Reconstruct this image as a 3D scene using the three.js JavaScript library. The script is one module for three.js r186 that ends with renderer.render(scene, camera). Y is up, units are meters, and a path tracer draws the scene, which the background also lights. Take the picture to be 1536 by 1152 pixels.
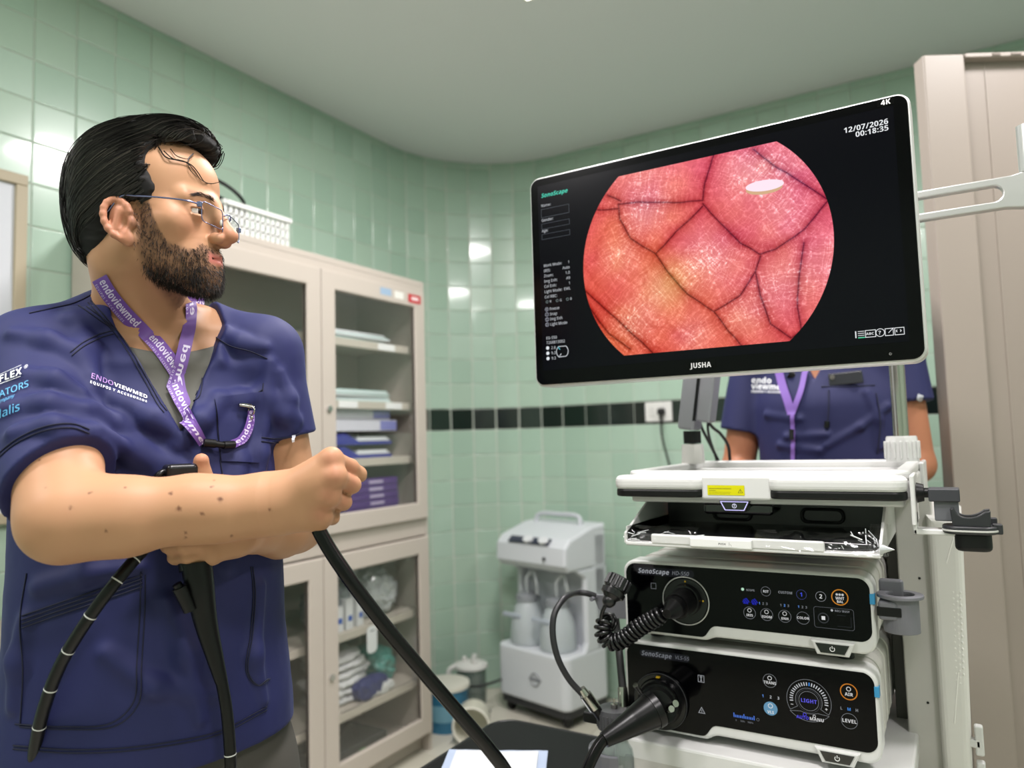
import * as THREE from 'three';
import { mergeGeometries, toCreasedNormals } from 'three/addons/utils/BufferGeometryUtils.js';
import { RoundedBoxGeometry } from 'three/addons/geometries/RoundedBoxGeometry.js';
import { RectAreaLightUniformsLib } from 'three/addons/lights/RectAreaLightUniformsLib.js';

// ---------- camera, lights, exposure ----------
const scene = new THREE.Scene();
scene.background = new THREE.Color(0x000000);
const D2R = Math.PI / 180;
const camera = new THREE.PerspectiveCamera(2 * Math.atan(576 / 1100) / D2R, 1536 / 1152, 0.05, 50);
camera.position.set(0, 1.25, 0);
camera.rotation.set(4.2 * D2R, 31 * D2R, -1.6 * D2R, 'YXZ');
camera.focus = 1.02; camera.userData.fStop = 3.0;
camera.updateMatrixWorld(true);
scene.add(camera);
const renderer = new THREE.WebGLRenderer({ antialias: true });
renderer.toneMapping = THREE.LinearToneMapping;
renderer.toneMappingExposure = 1.0;
renderer.shadowMap.enabled = true;
RectAreaLightUniformsLib.init();
const CEIL = 2.7;
const LAMPS = [[-0.95, -1.85, 1], [-0.35, -0.55, 1], [0.75, -1.75, 0.8], [0.95, 0.15, 0.8], [-1.45, 0.55, 0.8]];   // the panels in the ceiling: x, z, strength
const LAMP_SIZE = 0.32, LAMP_POWER = 104;
for (const [x, z, s] of LAMPS) {
  const l = new THREE.RectAreaLight(new THREE.Color(1, 0.955, 0.97), LAMP_POWER * s, LAMP_SIZE, LAMP_SIZE);
  l.position.set(x, CEIL - 0.034, z); l.rotation.x = -Math.PI / 2; l.name = 'panel_light'; scene.add(l);
}

// ---------- helpers ----------
let rs = 12345;
const rnd = (a = 0, b = 1) => { rs = (Math.imul(rs, 1664525) + 1013904223) >>> 0; return a + (b - a) * (rs / 4294967296); };
const V = (x, y, z) => new THREE.Vector3(x, y, z);
const camM = camera.matrixWorld, fwd = V(0, 0, -1).transformDirection(camM);
function rayDir(px, py) { return V((px - 768) / 1100, -(py - 576) / 1100, -1).applyMatrix3(new THREE.Matrix3().setFromMatrix4(camM)); }
const at = (px, py, d) => rayDir(px, py).multiplyScalar(d).add(camera.position);
const onPlane = (px, py, axis, v) => { const r = rayDir(px, py), k = ['x', 'y', 'z'][axis]; return r.multiplyScalar((v - camera.position[k]) / r[k]).add(camera.position); };

const used = new Map();
const numbered = (name) => { const n = used.get(name) || 0; used.set(name, n + 1); return n ? name + '_' + String(n).padStart(3, '0') : name; };
const list = (g) => (Array.isArray(g) ? g : [g]);
function norm(g) { g = g.index ? g.toNonIndexed() : g; for (const k of Object.keys(g.attributes)) if (!['position', 'normal', 'uv'].includes(k)) g.deleteAttribute(k); if (!g.attributes.uv) g.setAttribute('uv', new THREE.BufferAttribute(new Float32Array(g.attributes.position.count * 2), 2)); return g; }
const merge = (gs) => (gs.length === 1 ? gs[0] : mergeGeometries(gs.map(norm)));
function obj(name, geos, mat, parent) {
  const m = new THREE.Mesh(merge(list(geos)), mat);
  m.name = parent ? name : numbered(name); m.castShadow = m.receiveShadow = true; (parent || scene).add(m); return m;
}
function thing(name, label, category, pos = [0, 0, 0], turn = 0, group) {
  const o = new THREE.Group(); o.name = numbered(name); o.position.set(...pos); o.rotation.y = turn; scene.add(o);
  o.userData = { label, category }; if (group) o.userData.group = group; return o;
}
const tag = (o, label, category, group) => { o.userData.label = label; o.userData.category = category; if (group) o.userData.group = group; return o; };
function structure(name, geos, mat) { const o = obj(name, geos, mat); o.userData.kind = 'structure'; return o; }
function dup(src, pos, turn, label, group) {
  const r = src.clone(); r.name = numbered(src.name.replace(/_\d{3}$/, '')); r.userData = { ...src.userData }; scene.add(r); r.position.set(...pos);
  if (turn !== undefined) r.rotation.y = turn; if (label) r.userData.label = label; if (group) r.userData.group = group; return r;
}
// materials
const S = (hex) => new THREE.Color(hex);
const mat = (hex, roughness = 0.5, metalness = 0, extra = {}) => new THREE.MeshStandardMaterial({ color: S(hex), roughness, metalness, ...extra });
const phys = (hex, roughness, extra = {}) => new THREE.MeshPhysicalMaterial({ color: S(hex), roughness, ...extra });
const glow = (hex, e = 1) => new THREE.MeshStandardMaterial({ color: 0x000000, emissive: S(hex), emissiveIntensity: e, roughness: 0.6 });
// geometry
const box = (w, h, d, x = 0, y = 0, z = 0, r = 0.002, seg = 1) => (r > 0 ? new RoundedBoxGeometry(w, h, d, seg, Math.min(r, w / 2.01, h / 2.01, d / 2.01)) : new THREE.BoxGeometry(w, h, d)).translate(x, y, z);
const bx = (x0, x1, y0, y1, z0, z1, r = 0.002, seg = 1) => box(Math.abs(x1 - x0), Math.abs(y1 - y0), Math.abs(z1 - z0), (x0 + x1) / 2, (y0 + y1) / 2, (z0 + z1) / 2, r, seg);
const cyl = (r0, r1, h, x = 0, y = 0, z = 0, seg = 24, open = false) => new THREE.CylinderGeometry(r1, r0, h, seg, 1, open).translate(x, y, z);
const lathe = (pts, seg = 32) => { const g = new THREE.LatheGeometry(pts.map(([r, y]) => new THREE.Vector2(r, y)), seg); return toCreasedNormals(g, 0.7); };
function frameOf(pts, closed = false) { return new THREE.CatmullRomCurve3(pts.map((p) => (p.isVector3 ? p : V(...p))), closed, 'centripetal'); }
function tube(pts, r, seg = 60, rad = 10) { const c = frameOf(pts); const g = new THREE.TubeGeometry(c, seg, 1, rad); taper(g, c, seg, rad, typeof r === 'function' ? r : () => r); return g; }
function taper(g, c, seg, rad, r) {
  const p = g.attributes.position, v = V(), q = V();
  for (let i = 0; i <= seg; i++) { c.getPointAt(i / seg, q); const k = r(i / seg); for (let j = 0; j <= rad; j++) { const n = i * (rad + 1) + j; v.fromBufferAttribute(p, n).sub(q).multiplyScalar(k).add(q); p.setXYZ(n, v.x, v.y, v.z); } }
}
const rodG = (a, b, r, seg = 12, r2 = r) => { a = a.isVector3 ? a : V(...a); b = b.isVector3 ? b : V(...b); const d = b.clone().sub(a), g = new THREE.CylinderGeometry(r2, r, d.length(), seg); g.applyQuaternion(new THREE.Quaternion().setFromUnitVectors(V(0, 1, 0), d.normalize())); return g.translate((a.x + b.x) / 2, (a.y + b.y) / 2, (a.z + b.z) / 2); };
function rrect(w, h, r, s = new THREE.Shape(), cx = 0, cy = 0) {
  const x = cx - w / 2, y = cy - h / 2; s.moveTo(x + r, y); s.lineTo(x + w - r, y); s.absarc(x + w - r, y + r, r, -Math.PI / 2, 0); s.lineTo(x + w, y + h - r); s.absarc(x + w - r, y + h - r, r, 0, Math.PI / 2);
  s.lineTo(x + r, y + h); s.absarc(x + r, y + h - r, r, Math.PI / 2, Math.PI); s.lineTo(x, y + r); s.absarc(x + r, y + r, r, Math.PI, 1.5 * Math.PI); return s;
}
const extrude = (shape, depth, bevel = 0, seg = 2, curve = 8) => new THREE.ExtrudeGeometry(shape, { depth: depth - 2 * bevel, bevelEnabled: bevel > 0, bevelSize: bevel, bevelThickness: bevel, bevelOffset: -bevel, bevelSegments: seg, curveSegments: curve }).translate(0, 0, bevel);
const poly = (pts) => new THREE.Shape(pts.map(([x, y]) => new THREE.Vector2(x, y)));
// canvas textures
function canvasTex(w, h, draw, srgb = true) {
  const c = document.createElement('canvas'); c.width = w; c.height = h; draw(c.getContext('2d'), w, h);
  const t = new THREE.CanvasTexture(c); if (srgb) t.colorSpace = THREE.SRGBColorSpace; t.magFilter = THREE.LinearFilter; return t;
}
const planeG = (w, h) => new THREE.PlaneGeometry(w, h);
// value noise
function hash3(x, y, z) { let h = Math.imul(x, 374761393) ^ Math.imul(y, 668265263) ^ Math.imul(z, 2147483647 - 1274126177); h = Math.imul(h ^ (h >>> 13), 1274126177); return ((h ^ (h >>> 16)) >>> 0) / 4294967296; }
function noise(x, y, z) {
  const X = Math.floor(x), Y = Math.floor(y), Z = Math.floor(z); x -= X; y -= Y; z -= Z; const s = (t) => t * t * (3 - 2 * t), u = s(x), v = s(y), w = s(z), l = (a, b, t) => a + (b - a) * t;
  return l(l(l(hash3(X, Y, Z), hash3(X + 1, Y, Z), u), l(hash3(X, Y + 1, Z), hash3(X + 1, Y + 1, Z), u), v), l(l(hash3(X, Y, Z + 1), hash3(X + 1, Y, Z + 1), u), l(hash3(X, Y + 1, Z + 1), hash3(X + 1, Y + 1, Z + 1), u), v), w);
}
const fbm = (x, y, z, o = 4) => { let s = 0, a = 0.5; for (let i = 0; i < o; i++) { s += a * noise(x, y, z); x *= 2.03; y *= 2.03; z *= 2.03; a *= 0.5; } return s; };
// a crumpled soft pack (plastic bag, folded cloth): a rounded block with creased noise
function crumple(w, h, d, amp = 0.012, f = 22, seed = 0, round = 3) {
  const g = new THREE.IcosahedronGeometry(1, 12), p = g.attributes.position, v = V();
  for (let i = 0; i < p.count; i++) {
    v.fromBufferAttribute(p, i).normalize(); const k = 1 / Math.pow(Math.abs(v.x) ** round + Math.abs(v.y) ** round + Math.abs(v.z) ** round, 1 / round);
    const q = V(v.x * k * w / 2, v.y * k * h / 2, v.z * k * d / 2), n = 1 - 2 * Math.abs(fbm(q.x * f + seed * 7.3, q.y * f + seed, q.z * f - seed * 3.1, 3) - 0.44) * 2;
    q.addScaledVector(v, amp * (n - 0.6)); q.y = Math.max(q.y, -h / 2); p.setXYZ(i, q.x, q.y + h / 2, q.z);
  }
  const m = g.clone(); m.computeVertexNormals(); return m;
}
// ---------- the room ----------
const RX = 1.95, RZ = 1.65, WX = -2.29, WZ = -3.3, CR = 0.601, ZT = WZ + CR, XT = WX + CR;
const groutM = mat(0xb9c0b4, 0.8);
const paintM = mat(0xb2b6b0, 0.75), greenPlainM = mat(0xa4b6a6, 0.3);
const noiseTex = canvasTex(256, 256, (c, w, h) => { const im = c.createImageData(w, h); for (let i = 0; i < w * h; i++) { const x = i % w, y = (i / w) | 0, v = 120 + 90 * fbm(x / 9, y / 9, 1, 4) + 20 * hash3(x, y, 5); im.data.set([v, v, v, 255], i * 4); } c.putImageData(im, 0, 0); }, false);
noiseTex.wrapS = noiseTex.wrapT = THREE.RepeatWrapping;
const ceilM = mat(0xe0e1e2, 0.8, 0, { bumpMap: noiseTex, bumpScale: 0.0006 });
structure('ceiling', new THREE.BoxGeometry(RX - WX + 0.4, 0.12, RZ - WZ + 0.4).translate((RX + WX) / 2, CEIL + 0.06, (RZ + WZ) / 2), ceilM);
const floorM = mat(0xc6c2b4, 0.35);
{
  const fl = structure('floor', new THREE.BoxGeometry(RX - WX + 0.4, 0.12, RZ - WZ + 0.4).translate((RX + WX) / 2, -0.064, (RZ + WZ) / 2), mat(0x8f8b80, 0.9));
  const g = bx(-0.1485, 0.1485, -0.004, 0.004, -0.1485, 0.1485, 0.0015), mm = [floorM, mat(0xc1bdae, 0.33), mat(0xcac6b8, 0.36)];
  for (let i = 0; i < 14; i++) for (let j = 0; j < 16; j++) { const t = obj('floor_tile', g, mm[(i * 7 + j * 3 + ((i * j) % 5)) % 3], fl); t.position.set(WX + 0.15 + i * 0.3, -0.004, WZ + 0.15 + j * 0.3); }
}
// walls, then the tiles that hang on them one by one
const wallL = structure('wall_left', bx(WX - 0.15, WX - 0.002, 0, CEIL, ZT, RZ, 0), groutM);
const wallB = structure('wall_back', bx(XT, RX, 0, CEIL, WZ - 0.15, WZ - 0.002, 0), groutM);
structure('wall_right', bx(RX, RX + 0.15, 0, CEIL, WZ - 0.15, RZ, 0), greenPlainM);
structure('wall_front', bx(WX - 0.15, RX + 0.15, 0, CEIL, RZ, RZ + 0.15, 0), greenPlainM);
const arc = new THREE.Shape(); arc.absarc(XT, -ZT, CR + 0.002, Math.PI / 2, Math.PI, false); arc.lineTo(WX - 0.15, -ZT); arc.lineTo(WX - 0.15, -(WZ - 0.15)); arc.lineTo(XT, -(WZ - 0.15)); arc.closePath();
const wallC = structure('wall_corner', new THREE.ExtrudeGeometry(arc, { depth: CEIL, bevelEnabled: false, curveSegments: 24 }).rotateX(-Math.PI / 2), groutM);
const glaze = (hex, r) => new THREE.MeshPhysicalMaterial({ color: S(hex), roughness: r, clearcoat: 0.6, clearcoatRoughness: 0.08 });
const tileM = [0xa4bdab, 0x9fb9a7, 0xa8c0af, 0xa2bca9, 0xa6bdab].map((h, i) => glaze(h, 0.24 + 0.03 * (i % 3)));
const bandM = [0x0c1a17, 0x0e1f1a, 0x0a1513].map((h) => glaze(h, 0.2));
function tileG(w, h) {   // a glazed tile facing +z: cushion edges and a flat face, 18 triangles
  const b = 0.0035, t = 0.006, x = w / 2, y = h / 2, P = [], N = [];
  const ring = (s, z) => [[-x + s, -y + s, z], [x - s, -y + s, z], [x - s, y - s, z], [-x + s, y - s, z]];
  const r0 = ring(0, 0), r1 = ring(0, t - 0.0022), r2 = ring(b, t), nn = [[0, -1, 0], [1, 0, 0], [0, 1, 0], [-1, 0, 0]], c = [[-1, -1], [1, -1], [1, 1], [-1, 1]];
  const tri = (pts, ns) => pts.forEach((p, i) => { P.push(...p); N.push(...ns[i]); });
  for (let i = 0; i < 4; i++) { const j = (i + 1) % 4, n = nn[i], f = [0, 0, 1], e = [n[0] * 0.8, n[1] * 0.8, 0.6];
    tri([r0[i], r0[j], r1[j], r0[i], r1[j], r1[i]], [n, n, e, n, e, e]); tri([r1[i], r1[j], r2[j], r1[i], r2[j], r2[i]], [e, e, f, e, f, f]); }
  tri([r2[0], r2[1], r2[2], r2[0], r2[2], r2[3]], Array(6).fill([0, 0, 1]));
  const g = new THREE.BufferGeometry(); g.setAttribute('position', new THREE.Float32BufferAttribute(P, 3)); g.setAttribute('normal', new THREE.Float32BufferAttribute(N, 3)); return g;
}
const PY = 0.1265, BAND = [1.295, 1.405], GAP = 0.0028;
const rowsY = []; for (let y = BAND[0]; y - PY > -0.01; y -= PY) rowsY.push([y - PY, y, 0]); rowsY.push([0, rowsY[rowsY.length - 1][0], 0]); rowsY.push([BAND[0], BAND[1], 1]);
for (let y = BAND[1]; y < CEIL - 0.02; y += PY) rowsY.push([y, Math.min(y + PY, CEIL), 0]);
const tileCache = new Map();
const tgeo = (w, h) => { const k = w.toFixed(4) + '/' + h.toFixed(4); if (!tileCache.has(k)) tileCache.set(k, tileG(w - GAP, h - GAP)); return tileCache.get(k); };
function tile(parent, name, x, y, z, turn, w, h, band) {
  const t = obj(name, tgeo(w, h), band ? bandM[Math.floor(rnd(0, 3))] : tileM[Math.floor(rnd(0, 5))], parent);
  t.position.set(x, y, z); t.rotation.set(rnd(-1, 1) * 0.006, turn + rnd(-1, 1) * 0.009, 0, 'YXZ'); return t;
}
const farTiles = [];
for (const [y0, y1, band] of rowsY) {
  const h = y1 - y0; if (h < 0.02) continue; const y = (y0 + y1) / 2, nm = band ? 'black_tile' : 'tile';
  for (let k = -2; k < 13; k++) {   // the left wall, seen past the man and above the cabinet
    const z = -1.09 - 0.1238 * k - 0.0619; if (z < -1.26 && z > -2.42 && y1 < 1.9) continue;
    tile(wallL, nm, WX - 0.005, y, z, Math.PI / 2, 0.1238, h, band);
  }
  for (let k = -20; k < -2; k++) { const z = -1.09 - 0.1238 * k - 0.0619; if (!band) farTiles.push(tileG(0.121, h - GAP).rotateY(Math.PI / 2).translate(WX - 0.005, y, z)); }
  for (let k = 0; k < 8; k++) { const a = Math.PI + (k + 0.5) * Math.PI / 16; tile(wallC, nm, XT + (CR + 0.004) * Math.cos(a), y, ZT + (CR + 0.004) * Math.sin(a), Math.PI * 1.5 - a, 0.118, h, band); }
  const cols = 14; for (let k = 0; k < cols; k++) tile(wallB, nm, XT + 0.127 * (k + 0.5), y, WZ - 0.005, 0, 0.127, h, band);
  for (let k = cols; k < 28; k++) if (!band) farTiles.push(tileG(0.1242, h - GAP).translate(XT + 0.127 * (k + 0.5), y, WZ - 0.005));
}
{ const f = obj('tile_field', farTiles, tileM[0], wallL); f.userData.kind = 'stuff'; }
// ceiling panels
const lampGlow = glow(0xfff4e4, 9), lampFrameM = mat(0xe6e6e2, 0.4);
LAMPS.forEach(([x, z], i) => {
  const L = thing('ceiling_lamp', i === 0 ? 'square white ceiling panel lamp above the glass cabinet corner' : 'square white ceiling panel lamp out over the room', 'lamp', [x, CEIL, z], 0, 'ceiling panel lamps');
  const s = LAMP_SIZE / 2, f = 0.012; obj('frame', [bx(-s - f, s + f, -0.03, 0, s, s + f), bx(-s - f, s + f, -0.03, 0, -s - f, -s), bx(-s - f, -s, -0.03, 0, -s, s), bx(s, s + f, -0.03, 0, -s, s)], lampFrameM, L);
  obj('lamp_diffuser', bx(-s, s, -0.028, -0.004, -s, s, 0), lampGlow, L);
});
// the open door leaf beside the cart, turned to face the room's corner
{
  const P = onPlane(1384, 640, 2, -2.0), y1 = 2.15, w = 1.0, beige = mat(0x92887f, 0.42), beige2 = mat(0x8b8178, 0.45);
  const d = new THREE.Group(); d.name = 'door_1'; d.userData = { kind: 'structure', label: 'tall beige metal door leaf standing open beside the cart' }; scene.add(d);
  d.position.set(P.x + 0.055, 0, P.z); d.rotation.y = 31 * D2R;
  obj('frame_stile', [bx(0, 0.1, 0.01, y1, -0.045, 0, 0.004)], beige, d);
  obj('frame_stile', [bx(w - 0.1, w, 0.01, y1, -0.045, 0, 0.004)], beige, d);
  obj('top_rail', [bx(0.1, w - 0.1, y1 - 0.012, y1, -0.045, 0.004, 0.003)], beige, d);
  obj('bottom_rail', [bx(0.1, w - 0.1, 0.01, 0.12, -0.045, 0, 0.003)], beige, d);
  obj('panel', [bx(0.098, w - 0.098, 0.1, y1 - 0.01, -0.04, -0.022, 0)], beige2, d);
  obj('panel_seam', [bx(0.16, 0.163, 0.12, y1 - 0.014, -0.0225, -0.0205, 0)], beige, d);
  obj('latch_mark', [bx(0.165, 0.185, y1 - 0.009, y1 - 0.003, 0.003, 0.006, 0.001), bx(0.21, 0.235, y1 - 0.009, y1 - 0.004, 0.003, 0.006, 0.001)], mat(0x6d6259, 0.6), d);
}
// ---------- glass-door cabinet ----------
const cabM = mat(0xb5aca2, 0.38), cabIn = cabM, chromeM = mat(0xd0d0d0, 0.18, 1), rubberM = mat(0x111112, 0.55);
const paneM = new THREE.MeshPhysicalMaterial({ color: 0xffffff, roughness: 0.03, transmission: 1, thickness: 0, ior: 1.5 });
const CX0 = -2.275, CX1 = -1.9, CZ0 = -1.2, CZ1 = -2.455, CTOP = 1.92, CMID = (CZ0 + CZ1) / 2;
const cab = thing('storage_cabinet', 'tall beige metal cabinet with four glazed doors against the tiled wall', 'cabinet', [CX0, 0, CMID]);
{
  const W = CX1 - CX0, h = (CZ0 - CZ1) / 2, L = (x) => x;   // local x 0..W to the front, z -h (far end) .. h (near end)
  obj('side_panel', bx(0, W, 0, CTOP, h - 0.02, h, 0.003), cabM, cab);
  obj('side_panel', bx(0, W, 0, CTOP, -h, -h + 0.02, 0.003), cabM, cab);
  obj('back_panel', bx(0, 0.012, 0.02, CTOP - 0.02, -h + 0.02, h - 0.02, 0), cabIn, cab);
  obj('top_panel', bx(0, W, CTOP - 0.022, CTOP, -h + 0.02, h - 0.02, 0.002), cabM, cab);
  obj('bottom_panel', bx(0, W - 0.025, 0.05, 0.075, -h + 0.02, h - 0.02, 0.002), cabIn, cab);
  obj('plinth', bx(W - 0.06, W - 0.04, 0, 0.05, -h + 0.02, h - 0.02, 0.002), cabM, cab);
  obj('cornice', bx(W - 0.024, W, 1.868, CTOP - 0.022, -h + 0.02, h - 0.02, 0.002), cabM, cab);
  obj('middle_rail', [bx(W - 0.026, W, 0.862, 0.93, -h + 0.02, h - 0.02, 0.003), bx(0.012, W - 0.03, 0.895, 0.915, -h + 0.02, h - 0.02, 0)], cabM, cab);
  const shelfM = mat(0xb4ada0, 0.45);
  for (const y of [1.64, 1.406, 1.188, 0.565, 0.285]) {
    const s = obj('shelf', [bx(0.012, W - 0.035, y - 0.012, y, -h + 0.022, h - 0.022, 0.001), bx(W - 0.045, W - 0.033, y - 0.03, y, -h + 0.022, h - 0.022, 0.002)], shelfM, cab);
    if (y > 0.6) for (const z of (y === 1.64 ? [-0.42] : y === 1.406 ? [-0.2, -0.46] : [])) obj('shelf_label', bx(W - 0.033, W - 0.032, y - 0.027, y - 0.002, z - 0.05, z + 0.05, 0), mat(0xdedfdd, 0.6), s);
  }
  // four doors: mitred frame, glass, lock
  const door = (z0, z1, y0, y1, lockZ, lockY) => {
    const F = 0.066, t = 0.022, a = W - 0.001, b = W + t - 0.002;
    const sh = poly([[z0, y0], [z1, y0], [z1, y1], [z0, y1]]), hole = new THREE.Path([[z0 + F, y0 + F], [z0 + F, y1 - F], [z1 - F, y1 - F], [z1 - F, y0 + F]].map((p) => new THREE.Vector2(...p)));
    sh.holes.push(hole);
    const d = obj('door', [extrude(sh, t, 0.004).rotateY(-Math.PI / 2).translate(b, 0, 0)], cabM, cab);
    const m = 0.006; for (const [p, q] of [[z0 + F - m, z0 + F], [z1 - F, z1 - F + m]]) obj('glazing_bead', bx(a + 0.004, a + 0.013, y0 + F, y1 - F, p, q, 0), mat(0xa89d91, 0.5), d);
    obj('pane', bx(a + 0.006, a + 0.009, y0 + F - 0.002, y1 - F + 0.002, z0 + F - 0.002, z1 - F + 0.002, 0), paneM, d);
    if (lockZ !== undefined) obj('lock', [cyl(0.011, 0.011, 0.008, 0, 0, 0, 18).rotateZ(-Math.PI / 2).translate(b + 0.004, lockY, lockZ), box(0.003, 0.009, 0.003, b + 0.009, lockY, lockZ, 0.0005)], chromeM, d);
  };
  const zc = -1.845 - CMID;   // the meeting line of the doors
  door(-h + 0.022, zc - 0.0015, 0.932, 1.866, zc - 0.03, 1.37); door(zc + 0.0015, h - 0.022, 0.932, 1.866);
  door(-h + 0.022, zc - 0.0015, 0.08, 0.858, zc - 0.03, 0.45); door(zc + 0.0015, h - 0.022, 0.08, 0.858);
  obj('red_sticker', bx(W + 0.0195, W + 0.0207, 1.815, 1.85, -h + 0.05, -h + 0.13, 0), mat(0xb3202c, 0.5), cab);
  obj('sticker_mark', bx(W + 0.0203, W + 0.0212, 1.827, 1.84, -h + 0.065, -h + 0.11, 0), mat(0xe2d0cf, 0.5), cab);
  obj('white_sticker', bx(W + 0.0195, W + 0.0207, 1.82, 1.848, -h + 0.16, -h + 0.215, 0), mat(0xd9d9d2, 0.5), cab);
  obj('blue_sticker', [bx(W + 0.0195, W + 0.0207, 1.822, 1.85, -h + 0.235, -h + 0.3, 0)], mat(0x8fa6bd, 0.5), cab);
  obj('door_notice', bx(W + 0.0085, W + 0.0095, 1.505, 1.6, 0.19, 0.36, 0), mat(0xdcdcda, 0.6), cab);
}
// what stands in the cabinet: x is the distance from the wall
const cx = (x) => CX0 + x;
const paperM = mat(0xcfd3d4, 0.7), mint = mat(0xa9c4bd, 0.6), whiteCard = mat(0xc9cbd2, 0.6), lilac = mat(0x7f83b8, 0.55), violet = mat(0x2b2a86, 0.5), purple = mat(0x4a2270, 0.5);
{
  let k = 0; const stack = (n, y, z0, z1, m, label, group, h = 0.006, skew = 0.03) => { for (let i = 0; i < n; i++) {
    const g = bx(-0.1, 0.1, 0, h * 0.9, -(z1 - z0) / 2, (z1 - z0) / 2, 0.001), o = obj('paper_folder', g, m[i % m.length]); tag(o, label, 'papers', group);
    o.position.set(cx(0.2 + rnd(-0.01, 0.01)), y + i * h, (z0 + z1) / 2 + rnd(-skew, skew) * 0.5); o.rotation.y = rnd(-0.04, 0.04); k++; } };
  stack(7, 1.64, -2.3, -1.95, [paperM, mint, paperM], 'pale paper folder in the flat pile on the cabinet top shelf', 'papers on the top cabinet shelf');
  stack(7, 1.406, -2.3, -1.94, [mint, paperM], 'mint and white folder in the pile on the cabinet middle shelf', 'papers on the middle cabinet shelf', 0.007);
  const wb = (y, h, z0, z1, label) => { const o = thing('carton', label, 'box', [cx(0.19), y, (z0 + z1) / 2]); const w = Math.abs(z1 - z0) / 2; obj('carton_body', bx(-0.11, 0.12, 0, h, -w, w, 0.002), whiteCard, o); obj('printed_end', bx(0.1205, 0.1215, 0.004, h - 0.004, -w + 0.003, -w + 0.1, 0), lilac, o); };
  wb(1.188 + 0.104, 0.045, -2.34, -1.945, 'white flat carton with lilac printed end lying under another carton');
  wb(1.188 + 0.15, 0.04, -2.3, -1.945, 'white flat carton with lilac printed end, topmost of its pile');
  for (const [i, y] of [1.188, 1.24].entries()) {
    const o = thing('document_tray', i ? 'violet tray of white sheets resting on another violet tray' : 'violet tray of white sheets on the bare cabinet shelf', 'tray', [cx(0.2), y, -2.13]);
    obj('tray_base', extrude(poly([[-0.19, 0], [0.19, 0], [0.19, 0.012], [0.0, 0.02], [0.06, 0.045], [0.16, 0.05], [0.19, 0.02], [0.19, 0], [-0.19, 0]].slice(0, 3).concat([[0.19, 0.035], [0.08, 0.046], [0.0, 0.012], [-0.19, 0.012]])), 0.2, 0.001).rotateY(-Math.PI / 2).translate(0.1, 0, 0), violet, o);
    obj('sheets', [bx(-0.09, 0.095, 0.014, 0.022, -0.18, 0.02, 0), bx(-0.09, 0.09, 0.0225, 0.03, -0.17, 0.0, 0)], paperM, o);
  }
  for (let i = 0; i < 7; i++) { const o = thing('purple_booklet', 'purple booklet box with white label stripe, stacked at the cabinet bottom', 'box', [cx(0.2), 0.9155 + i * 0.0275, -2.18 + rnd(-0.006, 0.006)], 0, 'purple booklet boxes'); obj('cover', bx(-0.11, 0.12, 0, 0.026, -0.15, 0.15, 0.002), purple, o); obj('label_stripe', bx(0.1195, 0.1208, 0.007, 0.019, -0.06, 0.02, 0), mat(0xa79ab8, 0.6), o); }
  { const o = thing('clear_cup', 'small white plastic cup beside the purple booklet boxes', 'cup', [cx(0.25), 0.9155, -1.98]); obj('cup_wall', lathe([[0.03, 0], [0.036, 0.075], [0.034, 0.075], [0.028, 0.003], [0, 0.003]]), mat(0xd5d8d8, 0.4), o); obj('lid', lathe([[0, 0.085], [0.03, 0.084], [0.038, 0.08], [0.038, 0.074]]), mat(0xe2e4e4, 0.4), o); }
  // left upper bay, mostly behind the man
  { const o = thing('red_lid_box', 'clear storage box with red lid behind the left glass door', 'box', [cx(0.18), 1.406, -1.6]); obj('box_body', bx(-0.1, 0.1, 0, 0.12, -0.12, 0.12, 0.008), mat(0x8f9492, 0.4), o); obj('lid', bx(-0.105, 0.105, 0.12, 0.14, -0.125, 0.125, 0.006), mat(0x8a1d28, 0.45), o); }
  { const o = thing('supply_box', 'grey cardboard supply box low behind the left glass door', 'box', [cx(0.18), 1.188, -1.62]); obj('box_body', bx(-0.1, 0.1, 0, 0.13, -0.12, 0.12, 0.003), mat(0x77756f, 0.6), o); obj('flap', bx(-0.1, 0.1, 0.13, 0.134, -0.12, 0.0, 0.001), mat(0x8a8780, 0.6), o); }
  // lower bays: bags and folded cloths
  const bagM = phys(0xaeb2b2, 0.25, { clearcoat: 0.5 }), greyBag = phys(0x787e80, 0.28, { clearcoat: 0.5 }), clothM = mat(0xc8cac9, 0.8), navyM = mat(0x1b2560, 0.6), tealM = phys(0x4d8a80, 0.35), blueM = mat(0x2a4fa0, 0.5);
  const bag = (name, label, category, x, y, z, w, h, d, m, amp, seed, group) => { const o = obj(name, crumple(w, h, d, amp, 22, seed), m); tag(o, label, category, group); o.position.set(cx(x), y, z); return o; };
  bag('plastic_bag', 'crumpled clear plastic bag of tubing on the upper shelf behind the lower right door', 'bag', 0.2, 0.565, -2.26, 0.22, 0.17, 0.2, bagM, 0.03, 1);
  bag('plastic_bag', 'greyish plastic supply pack leaning near the door stile on the upper lower-bay shelf', 'bag', 0.22, 0.565, -2.03, 0.16, 0.15, 0.17, greyBag, 0.025, 2);
  for (const [i, z] of [-1.99, -2.04, -2.095].entries()) { const o = thing('specimen_box', 'narrow white packet standing upright on the lower cabinet shelf', 'packet', [cx(0.305), 0.565, z], 0.1 * (i - 1), 'upright white packets'); obj('packet_body', bx(-0.02, 0.02, 0, 0.09 + 0.02 * i, -0.018, 0.018, 0.002), clothM, o); obj('blue_mark', bx(0.0203, 0.021, 0.03, 0.05, -0.012, 0.008, 0), blueM, o); }
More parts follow.
